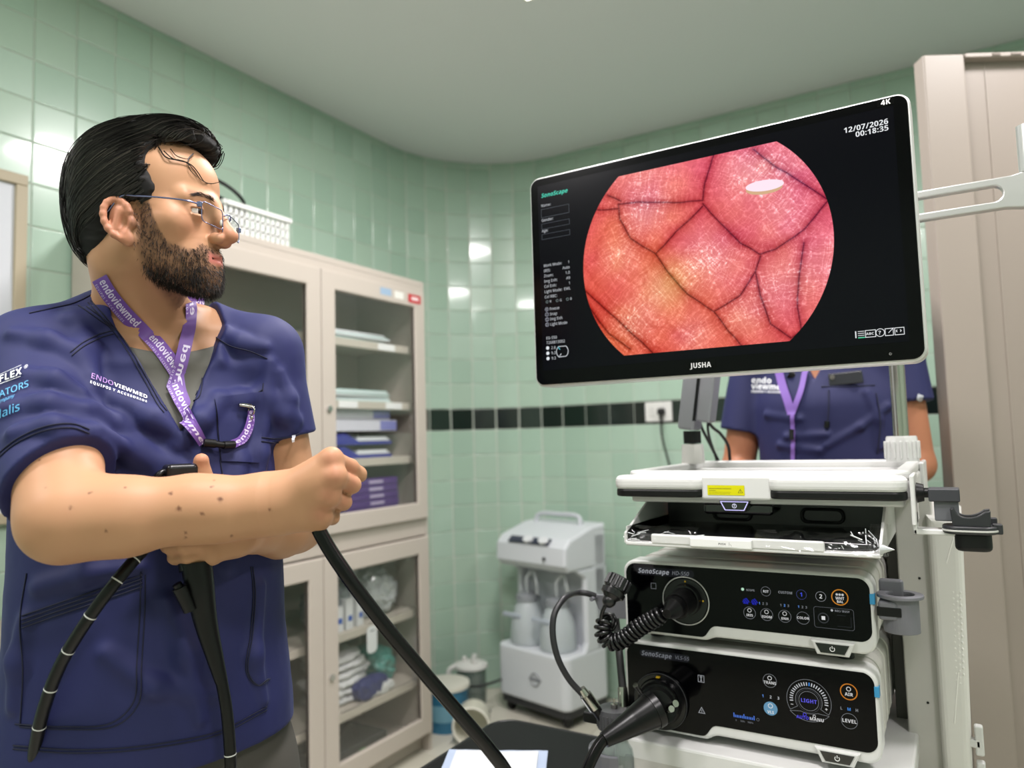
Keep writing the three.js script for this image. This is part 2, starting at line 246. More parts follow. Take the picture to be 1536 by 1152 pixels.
  { const o = thing('hanging_tag', 'white rounded tag hanging over the front of the cabinet shelf', 'tag', [cx(0.349), 0.49, -2.13]); obj('tag_body', extrude(rrect(0.055, 0.1, 0.02), 0.003, 0.001).rotateY(Math.PI / 2).translate(0, 0.02, 0), mat(0xd9dcdc, 0.5), o); obj('slot', bx(0.003, 0.0035, 0.05, 0.055, -0.012, 0.012, 0), greyBag, o); }
  const cl = [[0, -2.09, 0.26], [0.03, -2.1, 0.24], [0.06, -2.07, 0.25], [0.09, -2.1, 0.23], [0.12, -2.08, 0.22], [0.15, -2.07, 0.2]];
  cl.forEach(([dy, z, w], i) => bag('folded_cloth', 'folded white cloth pack in the heap behind the lower right door', 'cloth', 0.2, 0.285 + dy, z, 0.2, 0.033, w, clothM, 0.013, 10 + i, 'heap of white cloth packs'));
  bag('plastic_bag', 'teal wrapped bundle beside the heap of white cloth packs', 'bag', 0.2, 0.285, -2.29, 0.18, 0.14, 0.13, tealM, 0.025, 21);
  bag('glove_pack', 'navy blue cloth bundle poking out under the white cloth packs', 'cloth', 0.31, 0.285, -2.16, 0.06, 0.075, 0.17, navyM, 0.014, 22);
  bag('folded_cloth', 'small white wrapped swab at the shelf edge below the cloth heap', 'cloth', 0.325, 0.285, -2.2, 0.035, 0.045, 0.16, clothM, 0.012, 23);
  bag('cloth_bundle', 'dark blue cloth bundle behind the lower left glass door', 'cloth', 0.2, 0.285, -1.66, 0.24, 0.13, 0.3, navyM, 0.025, 24);
  bag('plastic_bag', 'clear crumpled bag lying on the dark blue cloth bundle', 'bag', 0.2, 0.428, -1.62, 0.2, 0.07, 0.24, greyBag, 0.02, 25);
  bag('plastic_bag', 'grey plastic bag on the shelf behind the lower left glass door', 'bag', 0.2, 0.565, -1.62, 0.22, 0.18, 0.34, greyBag, 0.035, 26);
  { const o = thing('sealed_pack', 'flat blue and white sealed pack on the cabinet floor', 'pack', [cx(0.2), 0.075, -1.64]); obj('pack_body', crumple(0.24, 0.05, 0.3, 0.012, 20, 30), bagM, o); obj('blue_band', bx(0.1, 0.122, 0.012, 0.035, -0.12, 0.06, 0.004), blueM, o); }
  { const o = thing('dark_case', 'dark equipment case low behind the lower right glass door', 'case', [cx(0.19), 0.075, -2.1]); obj('case_body', bx(-0.12, 0.12, 0, 0.06, -0.16, 0.16, 0.01), mat(0x2a2d2b, 0.5), o); obj('green_lamp', bx(0.1205, 0.122, 0.03, 0.036, -0.03, 0.0, 0), mat(0x3f9a48, 0.5), o);
    obj('cable', tube([[0.05, 0.06, -0.06], [0.08, 0.13, 0.0], [0.1, 0.1, 0.09], [0.12, 0.05, 0.13], [0.125, 0.0, 0.14]], 0.004, 40, 6), rubberM, o); }
}
// white plastic basket on top
{
  const o = thing('plastic_basket', 'white slotted plastic basket on top of the glass cabinet', 'basket', [-2.02, CTOP, -1.6]);
  const w = 0.1, h = 0.085, d = 0.125, bm = mat(0xd9dad6, 0.5);
  obj('base', bx(-w, w, 0, 0.005, -d, d, 0.002), bm, o);
  obj('rim', [bx(-w - 0.014, w + 0.014, h, h + 0.016, -d - 0.014, -d - 0.002, 0.003), bx(-w - 0.014, w + 0.014, h, h + 0.016, d + 0.002, d + 0.014, 0.003), bx(-w - 0.014, -w - 0.002, h, h + 0.016, -d, d, 0.003), bx(w + 0.002, w + 0.014, h, h + 0.016, -d, d, 0.003)], bm, o);
  const side = (n, fn) => { for (let i = 0; i <= n; i++) fn(i / n); };
  side(12, (t) => { const z = -d + 2 * d * t; for (const s of [-1, 1]) obj('slat', bx(s * (w + 0.002) - 0.002, s * (w + 0.002) + 0.002, 0, h, z - 0.007, z + 0.007, 0.001), bm, o); });
  side(8, (t) => { const x = -w + 2 * w * t; for (const s of [-1, 1]) obj('slat', bx(x - 0.007, x + 0.007, 0, h, s * (d + 0.002) - 0.002, s * (d + 0.002) + 0.002, 0.001), bm, o); });
  for (const y of [0.028, 0.06]) obj('band', [bx(w, w + 0.004, y - 0.004, y + 0.004, -d, d, 0.001), bx(-w - 0.004, -w, y - 0.004, y + 0.004, -d, d, 0.001), bx(-w, w, y - 0.004, y + 0.004, d, d + 0.004, 0.001), bx(-w, w, y - 0.004, y + 0.004, -d - 0.004, -d, 0.001)], bm, o);
  const c = tag(obj('coiled_cable', [0, 1, 2, 3].map((i) => { const p = []; for (let k = 0; k <= 20; k++) { const a = k / 20 * Math.PI * 2; p.push([-2.02 + 0.05 * Math.cos(a + i), CTOP + 0.07 + 0.03 * i + 0.035 * Math.sin(a), -1.55 + (0.035 + 0.01 * i) * Math.sin(a)]); } return tube(p, 0.006, 40, 6); }), rubberM), 'black coiled cable lying in the white basket', 'cable');
}
// framed board on the left wall
{
  const o = thing('notice_board', 'white notice board with pale wooden frame on the green tiles', 'board', [WX + 0.004, 1.55, -0.62]);
  const h = 0.5, w = 0.45, f = 0.032, fm = mat(0xa89c84, 0.5);
  obj('board', bx(0, 0.01, -h + f, h - f, -w + f, w - f, 0), mat(0xc3c6cc, 0.5), o);
  obj('frame', [bx(0, 0.022, h - f, h, -w, w, 0.003), bx(0, 0.022, -h, -h + f, -w, w, 0.003), bx(0, 0.022, -h + f, h - f, -w, -w + f, 0.003), bx(0, 0.022, -h + f, h - f, w - f, w, 0.003)], fm, o);
}
// open rack with green packs at the near end of the cabinet
{
  const rm = mat(0x9c9284, 0.45), o = thing('wire_rack', 'beige metal shelf rack beside the glass cabinet', 'rack', [WX + 0.005, 0, -0.92]);
  for (const y of [0.3, 0.55, 0.79]) obj('shelf', [bx(0.01, 0.34, y - 0.012, y, -0.24, 0.24, 0.001), bx(0.33, 0.342, y - 0.028, y, -0.24, 0.24, 0.001)], rm, o);
  for (const [x, z] of [[0.02, -0.23], [0.02, 0.23], [0.33, -0.23], [0.33, 0.23]]) obj('post', bx(x - 0.012, x + 0.012, 0, 0.95, z - 0.012, z + 0.012, 0.002), rm, o);
  const gm = phys(0x8fb89c, 0.45);
  [[0.79, 0.1, 0.15, 'uppermost'], [0.55, 0.1, 0.19, 'middle'], [0.55, -0.1, 0.19, 'middle'], [0.3, 0.05, 0.2, 'lowest']].forEach(([y, z, h, w], i) => { const b = obj('green_pack', crumple(0.27, h, 0.17, 0.022, 14, 40 + i), gm); tag(b, 'crumpled pale green surgical pack on the ' + w + ' shelf of the rack', 'pack', 'green packs on the rack'); b.position.set(WX + 0.18, y, -0.92 + z); });
}
// ---------- endoscopy cart ----------
const whiteM = mat(0xcbcbc9, 0.3), offWhiteM = mat(0xd4d2ce, 0.38), blackM = phys(0x0b0b0c, 0.4, { specularIntensity: 0.6 }), blackGlossM = phys(0x050507, 0.09, { clearcoat: 0.6, clearcoatRoughness: 0.03 }), darkGreyM = mat(0x2b2c2f, 0.5), greyM = mat(0x6a6a70, 0.45), lightGreyM = mat(0xb4b2ad, 0.45), alumM = mat(0xc6c6c4, 0.32, 0.75), steelM = mat(0xb8b6b0, 0.16, 1);
const ow = (name, geos, m, root) => { const o = obj(name, geos, m, root); o.position.copy(root.position).negate(); return o; };
const label = (w, h, tex, x, y, z, extra = {}) => planeG(w, h).translate(x, y, z);
const printM = (tex, rough = 0.3, extra = {}) => new THREE.MeshPhysicalMaterial({ map: tex, roughness: rough, specularIntensity: 0.3, ...extra });
function planarUV(g, x0, x1, y0, y1) { const p = g.attributes.position, u = new Float32Array(p.count * 2); for (let i = 0; i < p.count; i++) { u[2 * i] = (p.getX(i) - x0) / (x1 - x0); u[2 * i + 1] = (p.getY(i) - y0) / (y1 - y0); } g.setAttribute('uv', new THREE.BufferAttribute(u, 2)); return g; }

const cart = thing('endoscopy_cart', 'white medical trolley carrying the monitor and two black-fronted units', 'cart', [-0.3, 0, -1.45]);
{
  const zf = -1.17, zb = -1.64, x0 = -0.5, x1 = -0.058;
  // top: a shallow tray with a raised lip
  const sh = rrect(x1 - x0, zf - zb - 0.03, 0.03, new THREE.Shape(), (x0 + x1) / 2, -(zf + zb) / 2 + 0.015);
  ow('tray_top', extrude(sh, 0.03, 0.006, 3).rotateX(-Math.PI / 2).translate(0, 1.143, 0), whiteM, cart);
  const rim = rrect(x1 - x0 - 0.004, zf - zb - 0.034, 0.03, new THREE.Shape(), (x0 + x1) / 2, -(zf + zb) / 2 + 0.015);
  rim.holes.push(rrect(x1 - x0 - 0.05, zf - zb - 0.09, 0.025, new THREE.Path(), (x0 + x1) / 2, -(zf + zb) / 2 + 0.012));
  ow('tray_rim', extrude(rim, 0.016, 0.005, 3).rotateX(-Math.PI / 2).translate(0, 1.171, 0), whiteM, cart);
  // front apron and the two hand grips
  ow('front_apron', [bx(-0.355, -0.245, 1.142, 1.182, zf - 0.04, zf + 0.002, 0.006, 3), bx(x0 + 0.02, x1 - 0.01, 1.136, 1.15, zf - 0.05, zf - 0.014, 0.004)], whiteM, cart);
  const grip = (a, b) => {
    const s = rrect(b - a, 0.05, 0.022, new THREE.Shape(), (a + b) / 2, 0), g = ow('hand_grip', extrude(s, 0.024, 0.009, 4).rotateX(-Math.PI / 2).translate(0, 1.157, zf - 0.012), whiteM, cart);
    const s2 = rrect(b - a - 0.003, 0.047, 0.021, new THREE.Shape(), (a + b) / 2, 0);
    obj('grip_strip', extrude(s2, 0.013, 0.003).rotateX(-Math.PI / 2).translate(0, 1.1465, zf - 0.012), blackM, g);
  };
  grip(x0 - 0.004, -0.349); grip(-0.252, x1 - 0.004);
  const yt = canvasTex(512, 160, (c, w, h) => { c.fillStyle = '#c9c512'; c.fillRect(0, 0, w, h); c.fillStyle = '#222'; c.font = 'bold 22px sans-serif'; c.fillText('注意', 22, 36); c.font = 'bold 20px sans-serif'; c.fillText('Attention:', 22, 92); c.font = '17px sans-serif'; c.fillText('The total weight of all devices placed on', 22, 118); c.fillText('the trolley should not exceed the limit', 22, 142); for (let i = 0; i < 24; i++) c.fillRect(22 + i * 13, 50, 9, 11); c.lineWidth = 5; c.strokeStyle = '#222'; c.beginPath(); c.moveTo(455, 62); c.lineTo(486, 118); c.lineTo(424, 118); c.closePath(); c.stroke(); c.fillRect(452, 80, 6, 20); c.fillRect(452, 104, 6, 6); });
  ow('warning_sticker', label(0.058, 0.0155, yt, -0.315, 1.1585, zf + 0.0026), printM(yt, 0.45), cart);
  // power key under the apron, with its lit outline
  const pk = poly([[-0.025, 0.009], [0.025, 0.009], [0.017, -0.009], [-0.017, -0.009]]);
  const key = ow('power_key', [extrude(pk, 0.03, 0.003).translate(-0.305, 1.1335, zf - 0.036), bx(-0.36, -0.25, 1.118, 1.137, zf - 0.09, zf - 0.02, 0.006)], blackGlossM, cart);
  const ks = poly([[-0.022, 0.007], [0.022, 0.007], [0.015, -0.007], [-0.015, -0.007]]); ks.holes.push(new THREE.Path([[-0.0205, 0.006], [0.0205, 0.006], [0.0142, -0.006], [-0.0142, -0.006]].reverse().map((p) => new THREE.Vector2(...p))));
  obj('lit_outline_lamp', extrude(ks, 0.0012).translate(-0.305, 1.1335, zf - 0.0062), glow(0xc9c4ff, 1.4), key);
  obj('key_symbol', [new THREE.TorusGeometry(0.0032, 0.0005, 6, 20).translate(-0.305, 1.1335, zf - 0.0056), bx(-0.3054, -0.3046, 1.132, 1.136, zf - 0.006, zf - 0.0052, 0)], glow(0xe8e8ff, 0.9), key);
  // pole with ribbed collar, left collar of the monitor arm
  const ribbed = (x, z, r, y0, y1, n = 14) => [lathe([[0, y0], [r, y0], [r, y0 + 0.003], [r * 0.95, y1 - 0.004], [r * 0.9, y1], [0, y1]]).translate(x, 0, z), ...Array.from({ length: n }, (_, i) => { const a = i / n * Math.PI * 2; return box(0.004, (y1 - y0) * 0.7, 0.004, x + (r + 0.0005) * Math.cos(a), (y0 + y1) / 2 - 0.002, z + (r + 0.0005) * Math.sin(a), 0.0015); })];
  ow('pole', [cyl(0.0135, 0.0135, 0.5, -0.088, 1.44, -1.56, 32)], steelM, cart);
  ow('pole_collar', ribbed(-0.088, -1.56, 0.028, 1.186, 1.233, 16), whiteM, cart);
  // rear uprights and right column
  ow('rear_upright', [bx(-0.118, -0.096, 0.1, 1.143, -1.5, -1.46, 0.002)], mat(0x55544f, 0.5), cart);
  const up = cart.children[cart.children.length - 1];
  for (let i = 0; i < 7; i++) obj('screw', new THREE.SphereGeometry(0.0028, 10, 6).translate(-0.1, 1.11 - i * 0.032, -1.459), steelM, up);
  ow('rear_upright', bx(-0.505, -0.483, 0.1, 1.143, -1.6, -1.55, 0.002), mat(0x8c8a84, 0.5), cart);
  ow('column_cheek', bx(-0.097, -0.042, 0.1, 1.14, -1.44, -1.4, 0.003), lightGreyM, cart);
  const ch = cart.children[cart.children.length - 1];
  for (const y of [1.0, 0.8]) obj('screw_hole', cyl(0.002, 0.002, 0.002, 0, 0, 0, 12).rotateX(Math.PI / 2).translate(-0.066, y, -1.3998), blackM, ch);
  const cs = poly([[-0.05, 0.1], [-0.024, 0.1], [0.0, 1.09], [-0.01, 1.1], [-0.05, 1.105]]);
  const col = ow('side_column', extrude(cs, 0.34, 0.012, 4).translate(0, 0, -1.72), offWhiteM, cart);
  for (let i = 0; i < 44; i++) { const r = (i / 3) | 0, c = i % 3; obj('vent_hole', new THREE.SphereGeometry(0.0018, 8, 6).scale(1, 1.3, 0.5).translate(-0.019 + c * 0.005 - r * 0.00028, 0.985 - r * 0.0098 - (c % 2) * 0.0049, -1.3805), mat(0xe4e2de, 0.4), col); }
  obj('seam_line', [rodG([-0.026, 1.03, -1.3805], [-0.012, 1.075, -1.3805], 0.0012, 6), rodG([-0.03, 0.78, -1.3805], [-0.02, 0.86, -1.3805], 0.0012, 6)], mat(0xe8e6e2, 0.4), col);
  // shelves
  const shelf = (y, h) => ow('shelf', [extrude(rrect(0.445, 0.46, 0.02, new THREE.Shape(), -0.305, 1.4), h, 0.004).rotateX(-Math.PI / 2).translate(0, y - h, 0)], whiteM, cart);
  shelf(0.748, 0.034); ow('shelf_front', bx(-0.5, -0.11, 0.69, 0.72, -1.18, -1.17, 0.003), lightGreyM, cart); shelf(0.14, 0.04);
  ow('lower_box', bx(-0.48, -0.12, 0.42, 0.69, -1.6, -1.25, 0.01), mat(0x55544f, 0.5), cart);
  for (const [x, z] of [[-0.48, -1.22], [-0.12, -1.22], [-0.48, -1.6], [-0.12, -1.6]]) { const w = ow('castor', [cyl(0.045, 0.045, 0.03, 0, 0, 0, 24).rotateZ(Math.PI / 2).translate(x, 0.046, z), bx(x - 0.02, x + 0.02, 0.05, 0.102, z - 0.01, z + 0.01, 0.002)], darkGreyM, cart); }
  // side plate, bracket and cable hooks on the right
  ow('side_plate', [bx(-0.06, -0.054, 1.112, 1.182, -1.26, -1.172, 0.002), bx(-0.06, -0.052, 1.108, 1.186, -1.63, -1.5, 0.003)], whiteM, cart);
  ow('bracket_arm', [bx(-0.06, 0.0, 1.098, 1.106, -1.22, -1.19, 0.002), bx(-0.06, -0.054, 1.098, 1.13, -1.22, -1.19, 0.002)], whiteM, cart);
  for (const y of [0.745, 0.69]) ow('cable_hook', [bx(-0.03, 0.004, y, y + 0.012, -1.4, -1.385, 0.002), bx(-0.004, 0.008, y - 0.012, y + 0.034, -1.4, -1.385, 0.003)], whiteM, cart);
  // the sliding keyboard tray with its dark keyboard cover
  const kt = ow('keyboard_tray', [bx(-0.474, -0.098, 1.07, 1.076, -1.5, -1.135, 0.002), bx(-0.43, -0.17, 1.074, 1.09, -1.142, -1.134, 0.003), bx(-0.474, -0.472, 1.076, 1.1, -1.4, -1.14, 0.0005)], whiteM, cart);
  const sideS = poly([[-1.135, 1.074], [-1.5, 1.074], [-1.5, 1.14], [-1.26, 1.14], [-1.135, 1.09]].map(([z, y]) => [-z, y]));
  for (const x of [-0.476, -0.1]) obj('tray_side', extrude(sideS, 0.004, 0.001).rotateY(Math.PI / 2).translate(x, 0, 0), whiteM, kt);
  obj('push_handle', [bx(-0.365, -0.27, 1.073, 1.0885, -1.138, -1.128, 0.003)], mat(0xe0e0de, 0.35), kt);
  const pt = canvasTex(256, 64, (c, w, h) => { c.fillStyle = '#e0e0de'; c.fillRect(0, 0, w, h); c.fillStyle = '#333'; c.font = 'bold 34px sans-serif'; c.fillText('PUSH', 40, 44); c.strokeStyle = '#333'; c.lineWidth = 3; c.beginPath(); c.moveTo(165, 12); c.lineTo(165, 46); c.moveTo(178, 30); c.lineTo(190, 52); c.stroke(); });
  obj('push_print', label(0.034, 0.0085, pt, -0.308, 1.0805, -1.1277), printM(pt), kt);
  obj('keyboard_cover', [bx(-0.462, -0.108, 1.076, 1.088, -1.34, -1.15, 0.004)], phys(0x0d0d10, 0.22), kt);
  const back = obj('tray_back', bx(-0.47, -0.1, 1.08, 1.145, -1.345, -1.335, 0.002), phys(0x2c2b2a, 0.3), kt);
  for (const x of [-0.35, -0.2]) { const r = rrect(0.07, 0.026, 0.011, new THREE.Shape(), x, 1.105); r.holes.push(rrect(0.06, 0.017, 0.008, new THREE.Path(), x, 1.105)); obj('slot_rim', extrude(r, 0.008, 0.002).translate(0, 0, -1.336), blackM, back); }
  // thin clear film wrapped round the tray edges
  const film = new THREE.MeshPhysicalMaterial({ color: 0xffffff, roughness: 0.12, transmission: 1, thickness: 0, ior: 1.45 });
  const wrap = (x0, x1, y0, y1, z0, z1, sd) => { const n = 40, m = 10, P = [], I = []; for (let i = 0; i <= n; i++) for (let j = 0; j <= m; j++) { const u = i / n, v = j / m, k = 0.006 * (fbm(u * 9 + sd, v * 5, sd, 3) - 0.45); P.push(x0 + (x1 - x0) * u, y0 + (y1 - y0) * v + k, z0 + (z1 - z0) * v + 1.6 * k + 0.004 * Math.sin(v * 3.1)); } for (let i = 0; i < n; i++) for (let j = 0; j < m; j++) { const a = i * (m + 1) + j; I.push(a, a + m + 1, a + 1, a + 1, a + m + 1, a + m + 2); } const g = new THREE.BufferGeometry(); g.setAttribute('position', new THREE.Float32BufferAttribute(P, 3)); g.setIndex(I); g.computeVertexNormals(); return g; };
  obj('plastic_film', [wrap(-0.478, -0.36, 1.077, 1.1, -1.13, -1.165, 1), wrap(-0.27, -0.092, 1.074, 1.1, -1.13, -1.165, 4), wrap(-0.115, -0.088, 1.074, 1.11, -1.128, -1.2, 9)], film, kt);
  const tw = []; for (let k = 0; k < 14; k++) { const a = V(-0.475 + rnd(0, 0.12), 1.08 + rnd(0, 0.014), -1.134 - rnd(0, 0.02)); tw.push(rodG(a, a.clone().add(V(rnd(0.004, 0.02), rnd(-0.006, 0.006), rnd(-0.004, 0.004))), rnd(0.0003, 0.0008), 5)); } for (let k = 0; k < 18; k++) { const a = V(-0.1 - rnd(0, 0.05) * rnd(), 1.076 + rnd(0, 0.03), -1.134 - rnd(0, 0.03)); tw.push(rodG(a, a.clone().add(V(rnd(-0.016, 0.006), rnd(-0.008, 0.012), rnd(-0.01, 0.004))), rnd(0.0005, 0.0012), 5)); }
  obj('film_creases', tw, phys(0xcfd2d4, 0.2, { clearcoat: 0.5 }), kt); kt.children[kt.children.length - 1].userData.kind = 'stuff';
  const fl = new THREE.ConeGeometry(0.008, 0.018, 7, 1).rotateZ(-Math.PI / 2).translate(-0.09, 1.083, -1.137); obj('film_corner', fl, phys(0xb9bcbe, 0.2, { clearcoat: 0.6 }), kt);
}

// ---------- monitor ----------
const MX0 = -0.642, MX1 = -0.0255, MY0 = 1.339, MY1 = 1.7215, MZ = -1.15, MW = MX1 - MX0, MH = MY1 - MY0;
const monitor = thing('surgical_monitor', 'large flat black monitor with silver edge showing the pink endoscope picture', 'monitor', [(MX0 + MX1) / 2, MY0, MZ]);
const muv = (px, py) => { const p = onPlane(px, py, 2, MZ); return [(p.x - MX0) / MW, (MY1 - p.y) / MH]; };
{
  const cxm = (MX0 + MX1) / 2, cym = (MY0 + MY1) / 2;
  ow('housing', extrude(rrect(MW, MH, 0.019, new THREE.Shape(), cxm, cym), 0.042, 0.004, 3, 10).translate(0, 0, MZ - 0.042), mat(0xc9c9c7, 0.35, 0.3), monitor);
  ow('rear_cover', extrude(rrect(0.42, 0.26, 0.02, new THREE.Shape(), cxm, cym), 0.03, 0.008).translate(0, 0, MZ - 0.07), mat(0xb5b5b3, 0.4), monitor);
  const bezel = ow('glass_bezel', extrude(rrect(MW - 0.0075, MH - 0.0075, 0.0155, new THREE.Shape(), cxm, cym), 0.004, 0.001, 1, 10).translate(0, 0, MZ - 0.0015), phys(0x020203, 0.16, { specularIntensity: 0.3 }), monitor);
  const A = [0.03, 0.965, 0.045, 0.925], SW = 1600, SHh = Math.round(SW * (A[3] - A[2]) * MH / ((A[1] - A[0]) * MW));
  const toC = (u, v) => [(u - A[0]) / (A[1] - A[0]) * SW, (v - A[2]) / (A[3] - A[2]) * SHh];
  const fromZ = (x, y) => toC(...muv(860 + x / 3.031, 180 + y / 3.031));
  const tex = canvasTex(SW, SHh, (c, w, h) => {
    c.fillStyle = '#04040a'; c.fillRect(0, 0, w, h);
    const [cx0, cy0] = toC(0.496, 0.487), rad = 0.328 * MW / ((A[1] - A[0]) * MW) * SW, y0 = Math.round(toC(0, 0.083)[1]), y1 = Math.round(toC(0, 0.886)[1]);
    const cr = [[[205, 385], [300, 375], [450, 378], [590, 370]], [[590, 370], [598, 290], [640, 165]], [[820, 135], [900, 200], [1030, 280], [1150, 360]], [[590, 385], [640, 440], [700, 500], [760, 560], [850, 612], [920, 590], [1050, 500], [1160, 365]],
      [[205, 385], [215, 450], [260, 540], [375, 612], [470, 510], [590, 395]], [[375, 612], [430, 690], [520, 790], [640, 870], [760, 800], [830, 690], [850, 620]], [[640, 870], [700, 950], [770, 1030]], [[830, 690], [850, 800], [900, 930], [990, 990], [1040, 960]], [[1050, 560], [1030, 700], [1020, 850], [1040, 960]], [[110, 410], [205, 405]], [[160, 345], [215, 370]],
      [[60, 780], [180, 890], [300, 1000], [370, 1065]], [[60, 830], [160, 970], [260, 1040]]].map((l) => [l.map(([x, y]) => fromZ(x, y)), 1]);
    for (const l of [[[50, 660], [120, 770], [250, 890], [370, 940], [520, 945], [690, 900]], [[375, 612], [340, 680], [320, 760]], [[105, 640], [115, 560], [180, 440]], [[480, 620], [560, 560]], [[720, 510], [790, 560], [900, 575]], [[230, 930], [330, 1010], [440, 1060]], [[420, 930], [520, 1010], [560, 1060]]]) cr.push([l.map(([x, y]) => fromZ(x, y)), 0.4]);
    const spots = [[620, 640, 130, 0.9], [330, 430, 90, 0.8], [210, 630, 100, 0.75], [420, 780, 100, 0.6], [800, 230, 110, 0.9], [950, 420, 110, 0.6], [930, 760, 110, 0.7], [540, 985, 80, 0.75], [300, 290, 170, 0.7], [780, 890, 90, 0.7], [1120, 650, 120, 0.6], [260, 960, 120, 0.5], [980, 210, 110, 0.5], [280, 900, 100, 0.5]].map(([x, y, r, s]) => [...fromZ(x, y), r * 1.25, s]);
    const S0 = fromZ(700, 500), im = c.getImageData(0, 0, w, h), dseg = (x, y, a, b) => { const dx = b[0] - a[0], dy = b[1] - a[1], t = Math.max(0, Math.min(1, ((x - a[0]) * dx + (y - a[1]) * dy) / (dx * dx + dy * dy))); return Math.hypot(x - a[0] - dx * t, y - a[1] - dy * t); };
    const cyan = fromZ(420, 740);
    for (let y = Math.max(0, y0); y < Math.min(h, y1); y++) for (let x = Math.max(0, Math.floor(cx0 - rad)); x < Math.min(w, cx0 + rad); x++) {
      const rr = Math.hypot(x - cx0, y - cy0); if (rr > rad) continue;
      const wx = x + 9 * (fbm(x / 60, y / 60, 2, 2) - 0.4), wy = y + 9 * (fbm(x / 60, y / 60, 7, 2) - 0.4); let d1 = 1e9, d2 = 1e9, dir = 0;
      for (const [l, s] of cr) for (let i = 0; i + 1 < l.length; i++) { const d = dseg(wx, wy, l[i], l[i + 1]); if (s === 1) { if (d < d1) { d1 = d; dir = Math.atan2(l[i + 1][1] - l[i][1], l[i + 1][0] - l[i][0]); } } else if (d < d2) d2 = d; }
      const big = fbm(x / 140, y / 140, 3, 3), fine = fbm(x / 7, y / 7, 9, 3);
      let R = 234 + 16 * (big - 0.45), G = 104 + 36 * (big - 0.45), B = 101 + 26 * (fbm(x / 200, y / 200, 11, 2) - 0.4);
      const tx = (x - cx0) / rad, ty = (y - cy0) / rad; B += 20 * tx - 16 * ty; G += 2 * tx;
      { const q = Math.exp(-(((x - cyan[0]) ** 2 + (y - cyan[1]) ** 2) / 16000)); G += 32 * q; B -= 2 * q; }
      const k1 = Math.exp(-d1 / 24), k2 = Math.exp(-d2 / 15) * 0.35, k0 = Math.exp(-d1 / 3.2); R -= 48 * k1 + 36 * k2 + 88 * k0; G -= 54 * k1 + 38 * k2 + 40 * k0; B -= 50 * k1 + 36 * k2 + 30 * k0;
      let hl = 0; for (const [sx, sy, sr, ss] of spots) { const q = ((x - sx) ** 2 + (y - sy) ** 2) / (sr * sr); if (q < 4) hl += ss * Math.exp(-q * 1.4); }
      const ca = Math.cos(dir), sa = Math.sin(dir), a = x * ca + y * sa, b = -x * sa + y * ca, w2 = 3 * fbm(x / 24, y / 24, 5, 2);
      const lines = Math.pow(Math.max(0, 1 - Math.abs(noise(a / 9 + w2, b / 150, 4) - 0.5) * 4.5), 1.5), lines2 = Math.pow(Math.max(0, 1 - Math.abs(noise(a / 150, b / 10 + w2, 8) - 0.5) * 4.5), 1.5);
      const tx2 = (lines + lines2) * 0.5, ws = hl * Math.pow(Math.min(1, fine * 1.25), 2) * (0.1 + 1.5 * Math.pow(tx2, 1.3));
      R += 26 * (tx2 - 0.25) + 70 * ws + 6 * hl; G += 22 * (tx2 - 0.25) + 150 * ws + 34 * hl; B += 22 * (tx2 - 0.25) + 145 * ws + 32 * hl;
      const v = 18 * (fine - 0.45); R += v; G += v; B += v; const e = Math.min(1, (rad - rr) / 2), o = (y * w + x) * 4;
      im.data[o] = Math.max(0, Math.min(255, R)) * e; im.data[o + 1] = Math.max(0, Math.min(255, G)) * e; im.data[o + 2] = Math.max(0, Math.min(255, B)) * e;
    }
    c.putImageData(im, 0, 0);
    { const [ex, ey] = fromZ(868, 292), [fx] = fromZ(960, 280); c.save(); c.translate(ex, ey + 14); c.rotate(0.06); c.fillStyle = '#d8b08a'; c.beginPath(); c.ellipse(0, 6, (fx - ex) * 0.92, 26, 0, 0, 7); c.fill(); c.fillStyle = '#ffe9f6'; c.beginPath(); c.ellipse(2, -6, (fx - ex) * 0.96, 24, 0, 0, 7); c.fill(); c.restore(); }
    const T = (s, u, v, px, col = '#d8dce0', bold = false, al = 'left') => { const [x, y] = toC(u, v); c.fillStyle = col; c.font = (bold ? 'bold ' : '') + px + 'px sans-serif'; c.textAlign = al; c.fillText(s, x, y + px * 0.35); };
    const box2 = (u, v, w2, h2) => { const [x, y] = toC(u, v); c.strokeStyle = '#5a5f66'; c.lineWidth = 2; c.strokeRect(x, y, w2, h2); };
    c.save(); c.transform(1, 0, -0.2, 1, 14, 0); T('SonoScape', 0.04, 0.094, 29, '#4fe0c0', true); c.restore();
    T('Name:', 0.04, 0.142, 19); box2(0.04, 0.16, 155, 42); T('▾', 0.125, 0.182, 16); T('Gender:', 0.04, 0.213, 19); box2(0.04, 0.23, 155, 26); T('▾', 0.125, 0.246, 16); T('Age:', 0.04, 0.264, 19); box2(0.04, 0.28, 155, 26);
    ['Work Mode:|1', 'IRIS:|Auto', 'Zoom:|1.0', 'Img Enh:|A9', 'Col Enh:|1', 'Light Mode:|EWL'].forEach((s, i) => { const [a, b] = s.split('|'); T(a, 0.042, 0.43 + i * 0.0248, 19); T(b, 0.127, 0.43 + i * 0.0248, 19, '#d8dce0', false, 'right'); });
    T('Col RBC:', 0.042, 0.579, 19); ['◉ R', '○ G', '○ B'].forEach((s, i) => { const [x, y] = toC(0.05 + i * 0.033, 0.603); c.strokeStyle = '#9aa'; c.lineWidth = 2; c.beginPath(); c.arc(x, y, 6, 0, 7); c.stroke(); T('RGB'[i], 0.058 + i * 0.033, 0.603, 17); });
    ['Freeze', 'Snap', 'Img Enh', 'Light Mode'].forEach((s, i) => { const [x, y] = toC(0.048, 0.638 + i * 0.024); c.strokeStyle = '#ccd'; c.lineWidth = 2; c.beginPath(); c.arc(x, y, 9, 0, 7); c.stroke(); T(String(i || 4), 0.0455, 0.638 + i * 0.024, 14); T(s, 0.057, 0.638 + i * 0.024, 19); });
